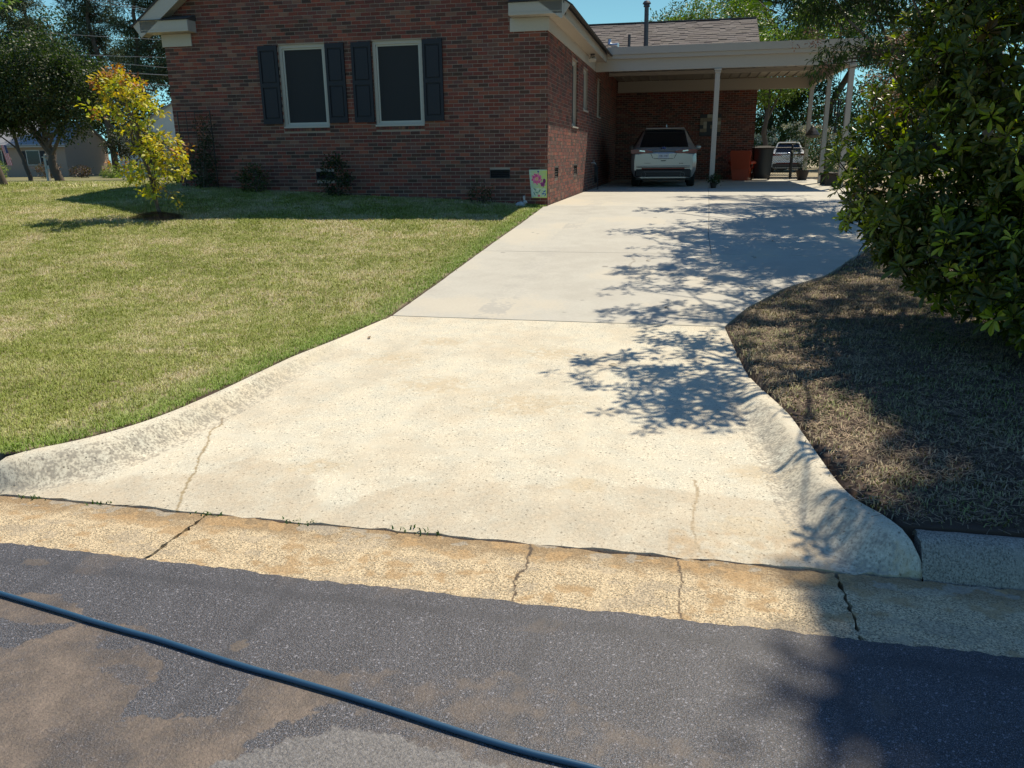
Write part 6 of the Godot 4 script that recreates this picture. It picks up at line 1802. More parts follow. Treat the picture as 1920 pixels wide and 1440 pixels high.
# ------------------------------------------------------------------ neighbourhood
func simple_house(called, label, at, turn, w, d, eave, rise, wall_m, roof_m, opts = {}):
	var t = thing(called, label, "house", at, turn)
	var b := B.new()
	b.span(Vector3(-w / 2, -0.6, -d / 2), Vector3(w / 2, eave, d / 2))
	put("wall", b, wall_m, t)
	if opts.get("gable_front", false):
		var g := B.new()
		g.prism(PackedVector2Array([Vector2(-w / 2, eave), Vector2(w / 2, eave), Vector2(0, eave + rise)]), -d / 2, d / 2)
		put("gable", g, wall_m, t)
		for s in [-1.0, 1.0]:
			var dir = Vector3(s * w / 2 + s * 0.3, -rise - 0.3 * rise / (w / 2), 0)
			var rf := B.new()
			var nr = Vector3(s * rise, w / 2, 0).normalized()
			rf.box(Vector3(0, eave + rise + 0.06, 0) + dir / 2, Vector3(dir.length(), 0.1, d + 0.5), Basis(dir.normalized(), nr, dir.normalized().cross(nr)))
			put("roof", rf, roof_m, t)
	else:
		for s in [-1.0, 1.0]:
			var dir = Vector3(0, -rise - 0.4 * rise / (d / 2), s * d / 2 + s * 0.4)
			var nr = Vector3(0, d / 2, s * rise).normalized()
			var rf := B.new()
			rf.box(Vector3(0, eave + rise + 0.05, 0) + dir / 2, Vector3(w + 0.5, 0.1, dir.length()), Basis(Vector3(1, 0, 0), nr, Vector3(1, 0, 0).cross(nr)))
			put("roof", rf, roof_m, t)
		for s in [-1.0, 1.0]:
			var g := B.new()
			g.prism(PackedVector2Array([Vector2(-d / 2, eave), Vector2(d / 2, eave), Vector2(0, eave + rise)]), -0.1, 0.1, Basis(Vector3(0, 0, 1), Vector3.UP, Vector3(-1, 0, 0)), Vector3(s * (w / 2 - 0.1), 0, 0))
			put("gable", g, wall_m, t)
		var fs := B.new()
		fs.span(Vector3(-w / 2 - 0.25, eave - 0.25, d / 2 + 0.33), Vector3(w / 2 + 0.25, eave - 0.04, d / 2 + 0.38))
		put("fascia", fs, M.white_trim, t)
	for q in opts.get("windows", []):
		var f := B.new()
		f.span(Vector3(q[0] - 0.08, q[1] - 0.08, d / 2 - 0.05), Vector3(q[2] + 0.08, q[3] + 0.08, d / 2 + 0.05))
		var win = put("window", f, M.white_trim, t)
		var p := B.new()
		p.span(Vector3(q[0], q[1], d / 2 + 0.02), Vector3(q[2], q[3], d / 2 + 0.06))
		put("pane", p, M.dark_glass, win)
		if opts.get("shutters", false):
			for s in [[q[0] - 0.5, q[0] - 0.1], [q[2] + 0.1, q[2] + 0.5]]:
				var sh := B.new()
				sh.span(Vector3(s[0], q[1], d / 2 + 0.01), Vector3(s[1], q[3], d / 2 + 0.06))
				put("shutter", sh, M.navy, t)
	if opts.has("door"):
		var q = opts.door
		var dr := B.new()
		dr.span(Vector3(q[0], 0.0, d / 2 - 0.02), Vector3(q[1], 2.05, d / 2 + 0.05))
		put("door", dr, M.dark_wood, t)
	for x in opts.get("columns", []):
		var cl := B.new()
		cl.cbox(Vector3(x, eave / 2 - 0.15, d / 2 + 1.3), Vector3(0.22, eave + 0.1, 0.22), 0.02)
		put("porch_column", cl, M.white_trim, t)
	if opts.has("columns"):
		var pr := B.new()
		pr.span(Vector3(opts.columns[0] - 0.4, eave - 0.1, d / 2 + 0.4), Vector3(opts.columns[-1] + 0.4, eave + 0.1, d / 2 + 1.5))
		put("porch_roof", pr, M.white_trim, t)
	return t

func neighbours():
	var G = func(x, z): return Vector3(x, land(x, z), z)
	simple_house("ranch_house", "low tan brick ranch house with a white columned porch behind the trees", G.call(-60.0, -62.0) + Vector3(0, 0.1, 0), 0.25, 15.0, 8.0, 2.55, 1.9, M.tan_brick, M.grey_roof, {"windows": [[1.2, 0.9, 2.2, 2.0], [4.3, 0.9, 5.3, 2.0]], "shutters": true, "door": [-2.6, -1.6], "columns": [-5.0, -3.2, -1.2, 0.6]})
	simple_house("white_house", "white sided house with a grey roof beyond the young maple", G.call(-40.3, -60.0) + Vector3(0, 0.1, 0), 0.5, 8.6, 9.0, 2.7, 2.6, M.siding, M.grey_roof, {"gable_front": true, "windows": [[-2.6, 0.8, -1.6, 2.2], [1.4, 0.8, 2.4, 2.2]]})
	# flag on the porch
	var fl = thing("porch_flag", "striped red and white flag hanging on the ranch house porch", "flag", G.call(-52.6, -54.9) + Vector3(0, 0.2, 0), 0.2)
	var st := B.new()
	st.tube([Vector3(-0.1, 1.2, -0.4), Vector3(-0.25, 2.35, 0.35)], 0.02, 6)
	put("pole", st, M.white_trim, fl)
	var w = 26; var h = 65
	var im := Image.create(w, h, false, Image.FORMAT_RGB8)
	for y in h:
		for x in w:
			var c = lin(0.5, 0.03, 0.04) if (x / 2) % 2 == 0 else lin(0.75, 0.75, 0.75)
			if x >= 12 and y < 26: c = lin(0.75, 0.75, 0.75) if (x % 3 == 1 and y % 4 == 2) else lin(0.02, 0.03, 0.13)
			im.set_pixel(x, y, c)
	var m := StandardMaterial3D.new()
	m.albedo_texture = ImageTexture.create_from_image(im); m.roughness = 0.9; m.cull_mode = BaseMaterial3D.CULL_DISABLED
	var b := B.new()
	b.has_uv = true
	for i in 6:
		for j in 6:
			var q = []
			for e in [[i, j], [i + 1, j], [i + 1, j + 1], [i, j + 1]]:
				var u = e[0] / 6.0; var v = e[1] / 6.0
				q.append([Vector3(-0.25 + 0.42 * u + 0.25 * (1.0 - v), 0.75 + 1.55 * v, 0.35 + 0.06 * sin(u * 9.0)), Vector2(u, 1.0 - v)])
			b.quad(q[0][0], q[1][0], q[2][0], q[3][0])
			for k in [0, 2, 1, 0, 3, 2]: b.uv.append(q[k][1])
	put("cloth", b, m, fl)
	# mailbox on a white post
	var mb = thing("mailbox", "white mailbox post with a dark mailbox at the lawn's far edge", "mailbox", G.call(-32.3, -36.0))
	var p := B.new()
	p.cbox(Vector3(0, 0.6, 0), Vector3(0.14, 1.3, 0.14), 0.01); p.cbox(Vector3(0, 1.27, 0), Vector3(0.24, 0.06, 0.24), 0.015); p.ball(Vector3(0, 1.36, 0), Vector3(0.06, 0.08, 0.06))
	put("post", p, M.white_trim, mb)
	var bx := B.new()
	bx.cbox(Vector3(0.32, 0.98, 0), Vector3(0.5, 0.24, 0.2), 0.04)
	put("box", bx, M.black_metal, mb)
	var pn := B.new()
	pn.cbox(Vector3(0.30, 0.76, 0.02), Vector3(0.56, 0.18, 0.1), 0.01)
	put("paper_box", pn, M.white_trim, mb)
	# trees at the left
	var dk = [Color(0.030, 0.050, 0.018), Color(0.042, 0.064, 0.022), Color(0.06, 0.085, 0.03), Color(0.10, 0.12, 0.05)]
	tree("broadleaf_tree", "round dark broadleaf tree on a leaning trunk by the mailbox", G.call(-31.6, -36.0), Vector3(-0.55, 2.2, 0), 0.24, [[Vector3(-0.4, 4.6, 0), Vector3(2.6, 1.8, 2.4)], [Vector3(-2.2, 3.9, 0.3), Vector3(1.5, 1.2, 1.4)], [Vector3(1.6, 3.8, 0.2), Vector3(1.5, 1.3, 1.4)], [Vector3(-0.2, 6.0, 0), Vector3(2.0, 1.2, 1.8)], [Vector3(1.9, 5.0, -0.3), Vector3(1.3, 1.1, 1.3)], [Vector3(-1.0, 2.7, 0.2), Vector3(0.9, 0.6, 0.8)], [Vector3(1.0, 2.6, 0.2), Vector3(0.8, 0.6, 0.8)], [Vector3(-2.9, 5.3, 0), Vector3(1.2, 1.2, 1.2)]], 1500, 16, 0.42, 0.16, 0.10, dk, 501)
	tree("slender_tree", "slim leaning tree between the mailbox and the flagged porch", G.call(-33.4, -36.0), Vector3(-0.55, 2.6, 0), 0.12, [[Vector3(-1.0, 3.6, 0), Vector3(1.2, 0.9, 1.0)], [Vector3(-1.9, 2.9, 0.4), Vector3(1.2, 0.6, 0.9)], [Vector3(-0.4, 2.9, 0.2), Vector3(0.6, 0.5, 0.6)]], 330, 14, 0.32, 0.16, 0.10, dk, 502, {"bark": M.pole_wood})
	tree("small_tree", "small purple green tree in front of the white house", G.call(-34.6, -46.0), Vector3(0.15, 1.3, 0), 0.07, [[Vector3(0, 2.4, 0), Vector3(1.5, 0.95, 1.3)], [Vector3(-0.9, 2.0, 0.2), Vector3(0.8, 0.6, 0.8)], [Vector3(1.2, 2.2, 0), Vector3(0.9, 0.7, 0.8)]], 420, 14, 0.3, 0.14, 0.08, [Color(0.05, 0.055, 0.035), Color(0.08, 0.07, 0.045), Color(0.045, 0.06, 0.03)], 503)
	for q in [[-46.5, -52.0, 1.0, 0, "rounded red leaved shrub before the ranch house porch"], [-44.3, -52.5, 0.8, 0, "smaller dull red shrub between porch and mailbox"], [-50.5, -51.0, 1.2, 1, "bright yellow green border plants by the ranch house"], [-40.5, -51.0, 0.7, 1, "yellow green rounded shrub at the ranch house corner"], [-37.5, -51.0, 0.75, 1, "yellow green shrub beside the white house"], [-35.3, -51.5, 1.15, 2, "dark conical evergreen before the white house"], [-37.8, -54.0, 2.2, 3, "tall dark red shrub between the two houses"]]:
		var tones = [[Color(0.13, 0.06, 0.05), Color(0.10, 0.07, 0.045)], [Color(0.20, 0.26, 0.04), Color(0.27, 0.30, 0.06)], [Color(0.025, 0.055, 0.02), Color(0.04, 0.07, 0.025)], [Color(0.05, 0.03, 0.03), Color(0.04, 0.045, 0.025)]][q[3]]
		bush("garden_shrub", q[4], G.call(q[0], q[1]), [[Vector3(0, q[2] * 0.55, 0), Vector3(q[2] * (0.9 if q[3] != 2 else 0.6), q[2] * (0.55 if q[3] < 2 else 0.75), q[2] * 0.8)]], int(70 * q[2]), 14, 0.22, 0.12, 0.07, tones, 520 + int(q[2] * 10) + int(-q[0]))
	pine("tall pine rising above the ranch house", G.call(-66.0, -72.0), 22.0, 0.35, 5.0, 4.0, 601)
	pine("tall pine above the round broadleaf tree", G.call(-58.0, -74.0), 24.0, 0.35, 6.0, 3.6, 602)
	pine("tall pine with sky gaps between the broadleaf tree and the maple", G.call(-49.5, -70.0), 23.0, 0.32, 7.5, 3.4, 603)
	pine("tall pine rising behind the young maple", G.call(-44.0, -71.0), 24.0, 0.34, 6.0, 3.8, 604)
	pine("tall pine beside the gable of the brick house", G.call(-41.0, -78.0), 25.0, 0.36, 6.0, 4.2, 605)
	tree("broadleaf_tree", "mid green broadleaf tree behind the tall pines", G.call(-70.0, -84.0), Vector3(0, 4.0, 0), 0.35, [[Vector3(0, 8.5, 0), Vector3(5.5, 4.0, 4.0)], [Vector3(5.0, 6.5, 0), Vector3(4.0, 3.0, 3.0)], [Vector3(-4.0, 11.0, 0), Vector3(4.5, 3.5, 3.0)], [Vector3(9.0, 5.0, 1.0), Vector3(4.0, 3.0, 3.0)]], 1300, 16, 0.8, 0.32, 0.2, [Color(0.05, 0.08, 0.025), Color(0.07, 0.10, 0.03)], 506)
	tree("broadleaf_tree", "low dark trees behind the white house", G.call(-47.0, -82.0), Vector3(0, 3.0, 0), 0.3, [[Vector3(0, 5.0, 0), Vector3(5.5, 3.2, 3.0)], [Vector3(7.0, 4.5, 0), Vector3(4.5, 3.2, 3.0)], [Vector3(-6.0, 4.5, 0), Vector3(4.0, 3.0, 3.0)]], 1000, 16, 0.7, 0.32, 0.2, [Color(0.03, 0.05, 0.02), Color(0.045, 0.065, 0.025)], 507)
	tree("broadleaf_tree", "tall mid green tree filling the gap between the pines", G.call(-55.0, -86.0), Vector3(0, 5.0, 0), 0.4, [[Vector3(0, 10.0, 0), Vector3(5.5, 4.0, 4.0)], [Vector3(6.0, 8.0, 0), Vector3(4.0, 3.2, 3.0)], [Vector3(-5.0, 13.0, 0), Vector3(4.5, 3.5, 3.0)], [Vector3(3.0, 14.0, 1.0), Vector3(4.0, 3.0, 3.0)], [Vector3(9.5, 12.0, 1.0), Vector3(3.6, 2.6, 3.0)]], 1200, 16, 0.8, 0.34, 0.2, [Color(0.055, 0.085, 0.03), Color(0.075, 0.105, 0.035)], 509)
	tree("broadleaf_tree", "tall dark broadleaf tree rising directly behind the ranch house", G.call(-78.0, -82.0), Vector3(0, 5.0, 0), 0.4, [[Vector3(0, 9.0, 0), Vector3(5.5, 4.5, 4.0)], [Vector3(4.0, 13.0, 0), Vector3(5.0, 4.0, 3.0)], [Vector3(-4.0, 13.0, 0), Vector3(4.5, 3.5, 3.0)], [Vector3(10.0, 14.0, 1.0), Vector3(4.6, 3.4, 3.0)], [Vector3(2.0, 5.0, 1.0), Vector3(5.0, 2.6, 3.0)]], 1300, 16, 0.8, 0.34, 0.2, [Color(0.045, 0.07, 0.025), Color(0.06, 0.09, 0.03)], 510)
	tree("overhanging_branch_tree", "bright green young tree beside the lawn, its leafy branches catching the sun", G.call(-15.6, -16.0), Vector3(-0.3, 3.2, 0.2), 0.13, [[Vector3(0.5, 4.1, 0.2), Vector3(0.7, 0.45, 0.6)], [Vector3(-0.6, 4.5, 0.0), Vector3(1.0, 0.7, 0.9)], [Vector3(-0.3, 3.3, 0.3), Vector3(0.45, 0.3, 0.4)]], 150, 12, 0.18, 0.11, 0.07, [Color(0.13, 0.2, 0.03), Color(0.18, 0.25, 0.04)], 508)
	# overhead wires
	var k = 0
	for q in [[Vector3(-39.25, 8.80, -42.0), Vector3(-28.94, 7.87, -42.0), "uppermost long"], [Vector3(-31.79, 10.00, -42.0), Vector3(-29.04, 9.36, -42.0), "steep upper"], [Vector3(-31.59, 9.80, -42.0), Vector3(-29.12, 9.31, -42.0), "second steep"], [Vector3(-31.23, 7.12, -42.0), Vector3(-29.08, 6.99, -42.0), "thin middle"], [Vector3(-31.50, 6.74, -42.0), Vector3(-28.89, 6.46, -42.0), "lower middle"], [Vector3(-31.41, 6.26, -42.0), Vector3(-29.05, 6.07, -42.0), "thick low"], [Vector3(-32.70, 5.84, -42.0), Vector3(-28.90, 5.54, -42.0), "lowest"]]:
		var a = q[0]; var e = q[1]
		var d = (e - a)
		var l := B.new()
		var pts = []
		for i in 13:
			var tt = lerpf(-12.0 / d.length(), 1.0 + 10.0 / d.length(), i / 12.0)
			pts.append(a + d * tt - Vector3(0, 0.25 * sin(PI * i / 12.0) - 0.2, 0))
		l.tube(pts, 0.013 if k != 5 else 0.02, 5)
		tag(put("power_line", l, M.wire), q[2] + " overhead wire strung left of the brick house", "wire", "overhead wires")
		k += 1
	# shrubs along the front wall
	var wall_g = [Color(0.03, 0.05, 0.018), Color(0.045, 0.065, 0.022)]
	bush("wall_shrub", "tall thin climbing shrub behind the black trellis", Vector3(-9.95, 0.9, -15.35), [[Vector3(0, 0.45, 0), Vector3(0.3, 0.5, 0.2)], [Vector3(0.12, 1.15, 0), Vector3(0.16, 0.45, 0.14)]], 110, 12, 0.11, 0.06, 0.035, wall_g, 551)
	bush("wall_shrub", "small light green shrub below the first shuttered window", Vector3(-8.75, 0.86, -15.3), [[Vector3(0, 0.27, 0), Vector3(0.32, 0.27, 0.22)]], 70, 12, 0.1, 0.06, 0.03, [Color(0.06, 0.085, 0.025), Color(0.07, 0.09, 0.03)], 552)
	bush("wall_shrub", "dark upright shrub hiding part of a foundation vent", Vector3(-6.95, 0.74, -15.3), [[Vector3(0, 0.4, 0), Vector3(0.3, 0.42, 0.22)]], 90, 12, 0.11, 0.06, 0.035, wall_g, 553)
	bush("wall_shrub", "low sparse shrub left of the garden flag", Vector3(-3.95, 0.58, -15.35), [[Vector3(0, 0.2, 0), Vector3(0.22, 0.22, 0.16)]], 30, 11, 0.09, 0.05, 0.03, wall_g, 554)
	bush("wall_shrub", "dark rounded shrub round the corner beyond the trellis", Vector3(-11.9, 0.85, -18.2), [[Vector3(0, 0.4, 0), Vector3(0.7, 0.45, 0.6)], [Vector3(-0.5, 0.35, 0.2), Vector3(0.5, 0.35, 0.5)]], 130, 14, 0.16, 0.08, 0.045, wall_g, 555)
	# trees behind the house and the carport
	var yg = [Color(0.16, 0.21, 0.035), Color(0.21, 0.26, 0.045), Color(0.12, 0.17, 0.035)]
	var md = [Color(0.045, 0.075, 0.022), Color(0.065, 0.10, 0.03), Color(0.09, 0.13, 0.035)]
	tree("broadleaf_tree", "sunlit yellow green tree behind the main roof ridge", Vector3(0.9, 0.4, -50.0), Vector3(0, 4.0, 0), 0.22, [[Vector3(0.2, 8.0, 0), Vector3(2.4, 1.5, 2.0)], [Vector3(2.0, 8.0, 0.4), Vector3(1.5, 1.1, 1.5)], [Vector3(-1.6, 7.6, 0.2), Vector3(1.4, 1.0, 1.3)], [Vector3(0, 5.5, 0), Vector3(2.6, 1.6, 2.0)]], 900, 15, 0.4, 0.17, 0.10, yg, 561)
	tree("broadleaf_tree", "thin dull green tree behind the flue pipe of the main roof", Vector3(-2.2, 0.4, -54.0), Vector3(0, 4.0, 0), 0.2, [[Vector3(0.3, 8.4, 0), Vector3(1.3, 1.0, 1.2)], [Vector3(1.8, 9.2, 0), Vector3(1.6, 0.9, 1.3)], [Vector3(0, 6.0, 0), Vector3(1.6, 1.4, 1.4)]], 300, 14, 0.38, 0.18, 0.09, [Color(0.07, 0.10, 0.045), Color(0.10, 0.13, 0.06)], 562)
	pine("dark pine behind the gable end of the main roof", Vector3(5.2, 0.4, -58.0), 17.0, 0.3, 6.5, 3.6, 606)
	pine("dark pine behind the outer end of the carport roof", Vector3(9.6, 0.4, -62.0), 18.0, 0.3, 6.5, 3.6, 607)
	tree("broadleaf_tree", "sunlit yellow green tree above the carport roof", Vector3(3.9, 0.4, -44.0), Vector3(0, 3.2, 0), 0.16, [[Vector3(0.2, 6.2, 0), Vector3(1.5, 0.8, 1.2)], [Vector3(1.9, 7.2, 0), Vector3(1.1, 1.3, 1.1)], [Vector3(0, 4.6, 0), Vector3(1.8, 1.2, 1.4)]], 480, 15, 0.3, 0.15, 0.09, yg, 563)
	tree("broadleaf_tree", "mid green tree seen under the carport roof", Vector3(6.2, 0.35, -58.0), Vector3(0, 2.2, 0), 0.25, [[Vector3(-1.5, 3.8, 0), Vector3(2.8, 2.3, 2.0)], [Vector3(2.0, 3.6, 0.3), Vector3(2.6, 2.2, 2.0)], [Vector3(0, 5.6, 0), Vector3(3.2, 1.6, 2.0)], [Vector3(-2.4, 2.2, 0.6), Vector3(1.6, 1.5, 1.4)]], 1100, 15, 0.42, 0.19, 0.12, md, 564)
	tree("broadleaf_tree", "green broadleaf tree behind the peach pink blossom tree", Vector3(13.5, 0.35, -54.0), Vector3(0, 3.0, 0), 0.3, [[Vector3(0, 5.5, 0), Vector3(3.4, 2.6, 2.4)], [Vector3(-2.4, 8.0, 0), Vector3(2.6, 1.8, 2.0)], [Vector3(2.6, 8.0, 0), Vector3(2.6, 2.0, 2.0)], [Vector3(-2.5, 3.4, 0), Vector3(2.2, 2.0, 1.6)]], 1000, 15, 0.45, 0.2, 0.12, md, 565)
	for q in [[1.5, -66.0, "dense dark hedge tree behind the house's end wall"], [8.0, -66.5, "dense dark hedge tree behind the white SUV"], [14.5, -66.0, "dense dark hedge tree behind the peach pink blossom tree"], [21.0, -65.0, "dense dark hedge tree behind the big evergreen shrub"]]:
		tree("hedge_tree", q[2], Vector3(q[0], 0.3, q[1]), Vector3(0, 1.2, 0), 0.15, [[Vector3(-1.6, 2.0, 0), Vector3(2.4, 2.0, 1.4)], [Vector3(1.6, 2.2, 0), Vector3(2.4, 2.2, 1.4)], [Vector3(0, 4.0, 0), Vector3(2.6, 1.5, 1.4)]], 480, 15, 0.5, 0.24, 0.14, md, 900 + int(q[0]), {"group": "hedge trees behind the back yard"})
	var fb = bush("flowering_shrub", "broad shrub with cream flower heads behind the gate", Vector3(5.6, 0.37, -52.5), [[Vector3(-1.6, 1.1, 0), Vector3(1.3, 0.9, 1.0)], [Vector3(0.2, 1.6, 0), Vector3(1.4, 1.2, 1.0)], [Vector3(1.8, 1.5, 0), Vector3(1.3, 1.1, 1.0)], [Vector3(3.2, 1.3, 0.2), Vector3(1.1, 1.0, 0.9)]], 420, 14, 0.24, 0.14, 0.08, [Color(0.11, 0.15, 0.035), Color(0.15, 0.19, 0.05)], 571)
	put("flower_heads", foliage([[Vector3(-1.6, 1.3, 0.3), Vector3(1.3, 0.85, 0.9)], [Vector3(0.2, 1.9, 0.3), Vector3(1.4, 1.1, 0.9)], [Vector3(1.8, 1.75, 0.3), Vector3(1.3, 1.0, 0.9)], [Vector3(3.2, 1.5, 0.4), Vector3(1.1, 0.9, 0.8)]], 300, 14, 0.13, 0.13, 0.09, [Color(0.72, 0.64, 0.48), Color(0.62, 0.58, 0.36)], 572, -0.5, 0.9), M.leaf_dull, fb)
	var pk = tree("blossom_tree", "tree with peach pink blossom beyond the outer carport posts", Vector3(6.7, 0.45, -27.5), Vector3(0, 1.6, 0), 0.09, [[Vector3(-0.6, 3.4, 0), Vector3(1.2, 1.1, 1.0)], [Vector3(0.6, 4.6, 0), Vector3(1.3, 1.0, 1.0)], [Vector3(-0.4, 2.2, 0), Vector3(1.1, 0.8, 0.9)], [Vector3(1.4, 3.0, 0), Vector3(1.2, 1.1, 0.9)]], 260, 14, 0.24, 0.12, 0.06, md, 581)
	put("blossom", foliage([[Vector3(-0.6, 3.4, 0.3), Vector3(1.25, 1.1, 1.0)], [Vector3(0.6, 4.6, 0.3), Vector3(1.3, 1.0, 1.0)], [Vector3(-0.4, 2.2, 0.3), Vector3(1.1, 0.8, 0.9)], [Vector3(1.4, 3.0, 0.3), Vector3(1.2, 1.1, 0.9)]], 330, 18, 0.13, 0.06, 0.05, [Color(0.50, 0.27, 0.19), Color(0.58, 0.36, 0.26), Color(0.42, 0.24, 0.16)], 582, 0.0, 0.85), M.leaf_dull, pk)
	tree("yard_tree", "dark leafed yard tree that shades the gable end of the main roof", Vector3(9.2, 0.4, -38.5), Vector3(-0.4, 5.0, 0), 0.2, [[Vector3(-4.8, 9.0, -0.6), Vector3(1.6, 1.2, 1.5)], [Vector3(-2.0, 9.6, -0.5), Vector3(2.0, 1.4, 1.8)], [Vector3(-3.4, 10.6, -0.8), Vector3(1.8, 1.0, 1.6)]], 620, 16, 0.36, 0.16, 0.10, md, 591)

var cam: Camera3D

# ------------------------------------------------------------------ the scene
func _ready():
	# camera
	cam = Camera3D.new()
	cam.name = "camera"
	add_child(cam)
	var th = deg_to_rad(16.33); var yaw = deg_to_rad(12.3); var roll = deg_to_rad(0.62)
	var fw = Vector3(-sin(yaw) * cos(th), -sin(th), -cos(yaw) * cos(th))
	var r0 = Vector3(cos(yaw), 0, -sin(yaw))
	var u0 = r0.cross(fw)
	var rt = r0 * cos(roll) - u0 * sin(roll)
	var up = u0 * cos(roll) + r0 * sin(roll)
	cam.transform = Transform3D(Basis(rt, up, -fw), Vector3(0, 1.55, 0))
	cam.fov = rad_to_deg(2.0 * atan(720.0 / 1470.0))
	cam.near = 0.05; cam.far = 600.0
	cam.current = true
	# sky and exposure
	var env := Environment.new()
	env.background_mode = Environment.BG_SKY
	var sm := ProceduralSkyMaterial.new()
	sm.sky_top_color = Color(0.27, 0.42, 0.64); sm.sky_horizon_color = Color(0.69, 0.98, 1.0)
	sm.sky_curve = 0.125
	sm.ground_bottom_color = Color(0.25, 0.25, 0.22); sm.ground_horizon_color = Color(0.5, 0.55, 0.55)
	sm.sky_energy_multiplier = 1.0
	var sky := Sky.new(); sky.sky_material = sm
	env.sky = sky
	env.tonemap_mode = Environment.TONE_MAPPER_LINEAR
	env.tonemap_exposure = 1.15
	env.sdfgi_enabled = true; env.ssao_enabled = true; env.ssil_enabled = true
	var we := WorldEnvironment.new(); we.environment = env; we.name = "environment"
	add_child(we)
	# sun
	var sun := DirectionalLight3D.new()
	sun.name = "sun"
	add_child(sun)
	sun.look_at_from_position(SUN_TO * 50.0, Vector3.ZERO, Vector3.UP)
	sun.light_energy = 1.58; sun.light_color = Color(1.0, 0.955, 0.87); sun.light_angular_distance = 0.55
	sun.shadow_enabled = true
	# materials
	make_textures()
	brick_tones = [Color(0.145, 0.042, 0.030), Color(0.115, 0.036, 0.028), Color(0.095, 0.034, 0.029), Color(0.06, 0.033, 0.027), Color(0.075, 0.036, 0.03), Color(0.165, 0.055, 0.036), Color(0.13, 0.046, 0.034), Color(0.085, 0.042, 0.038), Color(0.12, 0.038, 0.03), Color(0.10, 0.05, 0.042), Color(0.14, 0.075, 0.055), Color(0.05, 0.03, 0.026)]
	M.mortar = matter(0.40, 0.32, 0.26, 0.95, "coarse", 6.0, 0.3)
	M.brick = matter(1.75, 1.55, 1.42, 0.9, "coarse", 5.0, 0.4)
	M.brick_plain = matter(0.11, 0.045, 0.036, 0.9, "coarse", 5.0, 0.4)
	M.plain_ground = matter(1, 1, 1, 0.95, "coarse", 0.5)
	M.trim = matter(0.46, 0.415, 0.355, 0.6, "soft", 2.0)
	M.dim_metal = matter(0.16, 0.16, 0.165, 0.4, "", 1.0, 0.0, 0.3)
	M.soffit = matter(0.46, 0.40, 0.32, 0.7, "soft", 2.0)
	M.white_trim = matter(0.50, 0.475, 0.42, 0.55, "soft", 2.0)
	M.navy = matter(0.009, 0.010, 0.017, 0.65, "soft", 2.0)
	M.screen = matter(0.022, 0.022, 0.024, 0.8, "coarse", 30.0)
	M.screen_rail = matter(0.05, 0.05, 0.05, 0.6, "soft", 2.0)
	M.dark_glass = matter(0.012, 0.013, 0.015, 0.12, "", 1.0)
	M.vent = matter(0.035, 0.03, 0.03, 0.7, "soft", 3.0)
	M.dark_metal = matter(0.055, 0.055, 0.06, 0.5, "soft", 3.0)
	M.black_metal = matter(0.012, 0.012, 0.013, 0.45, "soft", 3.0)
	M.galv = matter(0.55, 0.57, 0.58, 0.35, "soft", 3.0, 0.0, 0.7)
	M.shingle = matter(0.17, 0.145, 0.13, 0.95, "coarse", 4.0, 0.3)
	M.shingle_dark = matter(0.07, 0.062, 0.058, 0.95, "coarse", 4.0, 0.3)
	M.pan = matter(0.34, 0.31, 0.26, 0.45, "soft", 2.0)
	M.kerb = matter(0.50, 0.44, 0.36, 0.9, "gutter", 2.0)
	M.black_plastic = matter(0.014, 0.014, 0.016, 0.5, "soft", 3.0)
	M.rubber = matter(0.018, 0.018, 0.018, 0.85, "soft", 3.0)
	M.chrome = matter(0.65, 0.65, 0.66, 0.18, "", 1.0, 0.0, 0.9)
	M.dark_trim = matter(0.03, 0.03, 0.035, 0.5, "", 1.0)
	M.car_glass = matter(0.008, 0.009, 0.011, 0.05, "", 1.0)
	M.red_lens = matter(0.20, 0.012, 0.012, 0.12, "", 1.0)
	M.badge_blue = matter(0.02, 0.04, 0.20, 0.2, "", 1.0)
	M.plate = matter(0.62, 0.64, 0.66, 0.5, "", 1.0)
	M.ink = matter(0.03, 0.035, 0.06, 0.6, "", 1.0)
	M.silver = matter(0.36, 0.355, 0.35, 0.30, "", 1.0, 0.0, 0.55)
	M.silver.clearcoat_enabled = true; M.silver.clearcoat = 0.8; M.silver.clearcoat_roughness = 0.06
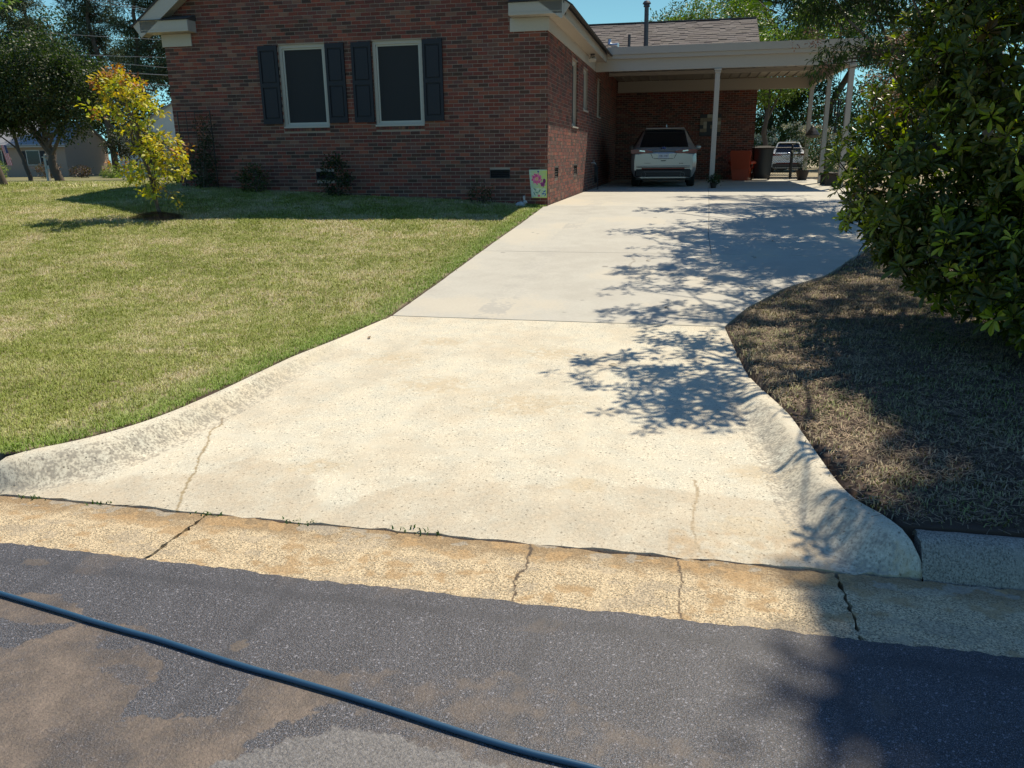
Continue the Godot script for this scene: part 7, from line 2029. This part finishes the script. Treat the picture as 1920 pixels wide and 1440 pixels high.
	M.car_white = matter(0.72, 0.72, 0.70, 0.3, "", 1.0)
	M.car_white.clearcoat_enabled = true; M.car_white.clearcoat = 0.8; M.car_white.clearcoat_roughness = 0.06
	M.orange = matter(0.42, 0.06, 0.022, 0.42, "soft", 2.0)
	M.cream = matter(0.55, 0.50, 0.40, 0.9, "coarse", 6.0)
	M.tan_cloth = matter(0.34, 0.27, 0.19, 0.9, "coarse", 6.0)
	M.dark_wood = matter(0.045, 0.03, 0.022, 0.7, "coarse", 4.0, 0.2)
	M.stone = matter(0.42, 0.44, 0.46, 0.8, "coarse", 9.0, 0.2)
	M.hose = matter(0.03, 0.085, 0.15, 0.36, "soft", 12.0)
	M.bark = matter(0.13, 0.10, 0.075, 0.95, "coarse", 5.0, 1.2)
	M.pole_wood = matter(0.11, 0.09, 0.075, 0.95, "coarse", 4.0, 1.0)
	M.wire = matter(0.25, 0.25, 0.25, 0.6, "", 1.0)
	M.tan_brick = matter(0.46, 0.33, 0.25, 0.9, "coarse", 3.0)
	M.siding = matter(0.60, 0.60, 0.57, 0.7, "soft", 2.0)
	M.grey_roof = matter(0.30, 0.30, 0.31, 0.95, "coarse", 3.0)
	M.leaf = leaf_matter(0.5, Color(0.75, 0.9, 0.35))
	M.leaf_dull = leaf_matter(0.75, Color(0.35, 0.35, 0.25))
	M.gloss_leaf = leaf_matter(0.38, Color(0.85, 0.95, 0.30))
	M.maple_leaf = leaf_matter(0.55, Color(0.95, 0.9, 0.3))
	M.grass = leaf_matter(0.7, Color(0.5, 0.55, 0.25))
	M.weed = leaf_matter(0.6, Color(0.5, 0.6, 0.2)); M.weed.albedo_color = lin(0.08, 0.15, 0.03)
	M.seed = matter(0.22, 0.16, 0.06, 0.8, "", 1.0)
	M.dry_leaf = leaf_matter(0.8, Color(0.3, 0.25, 0.15)); M.dry_leaf.albedo_color = lin(0.26, 0.18, 0.10)
	# large structure, then objects, then plants
	build_ground()
	build_house()
	neighbours()
	build_objects()
	crape()
	overhang_tree()
	big_shrub()
	maple()
	build_grass()
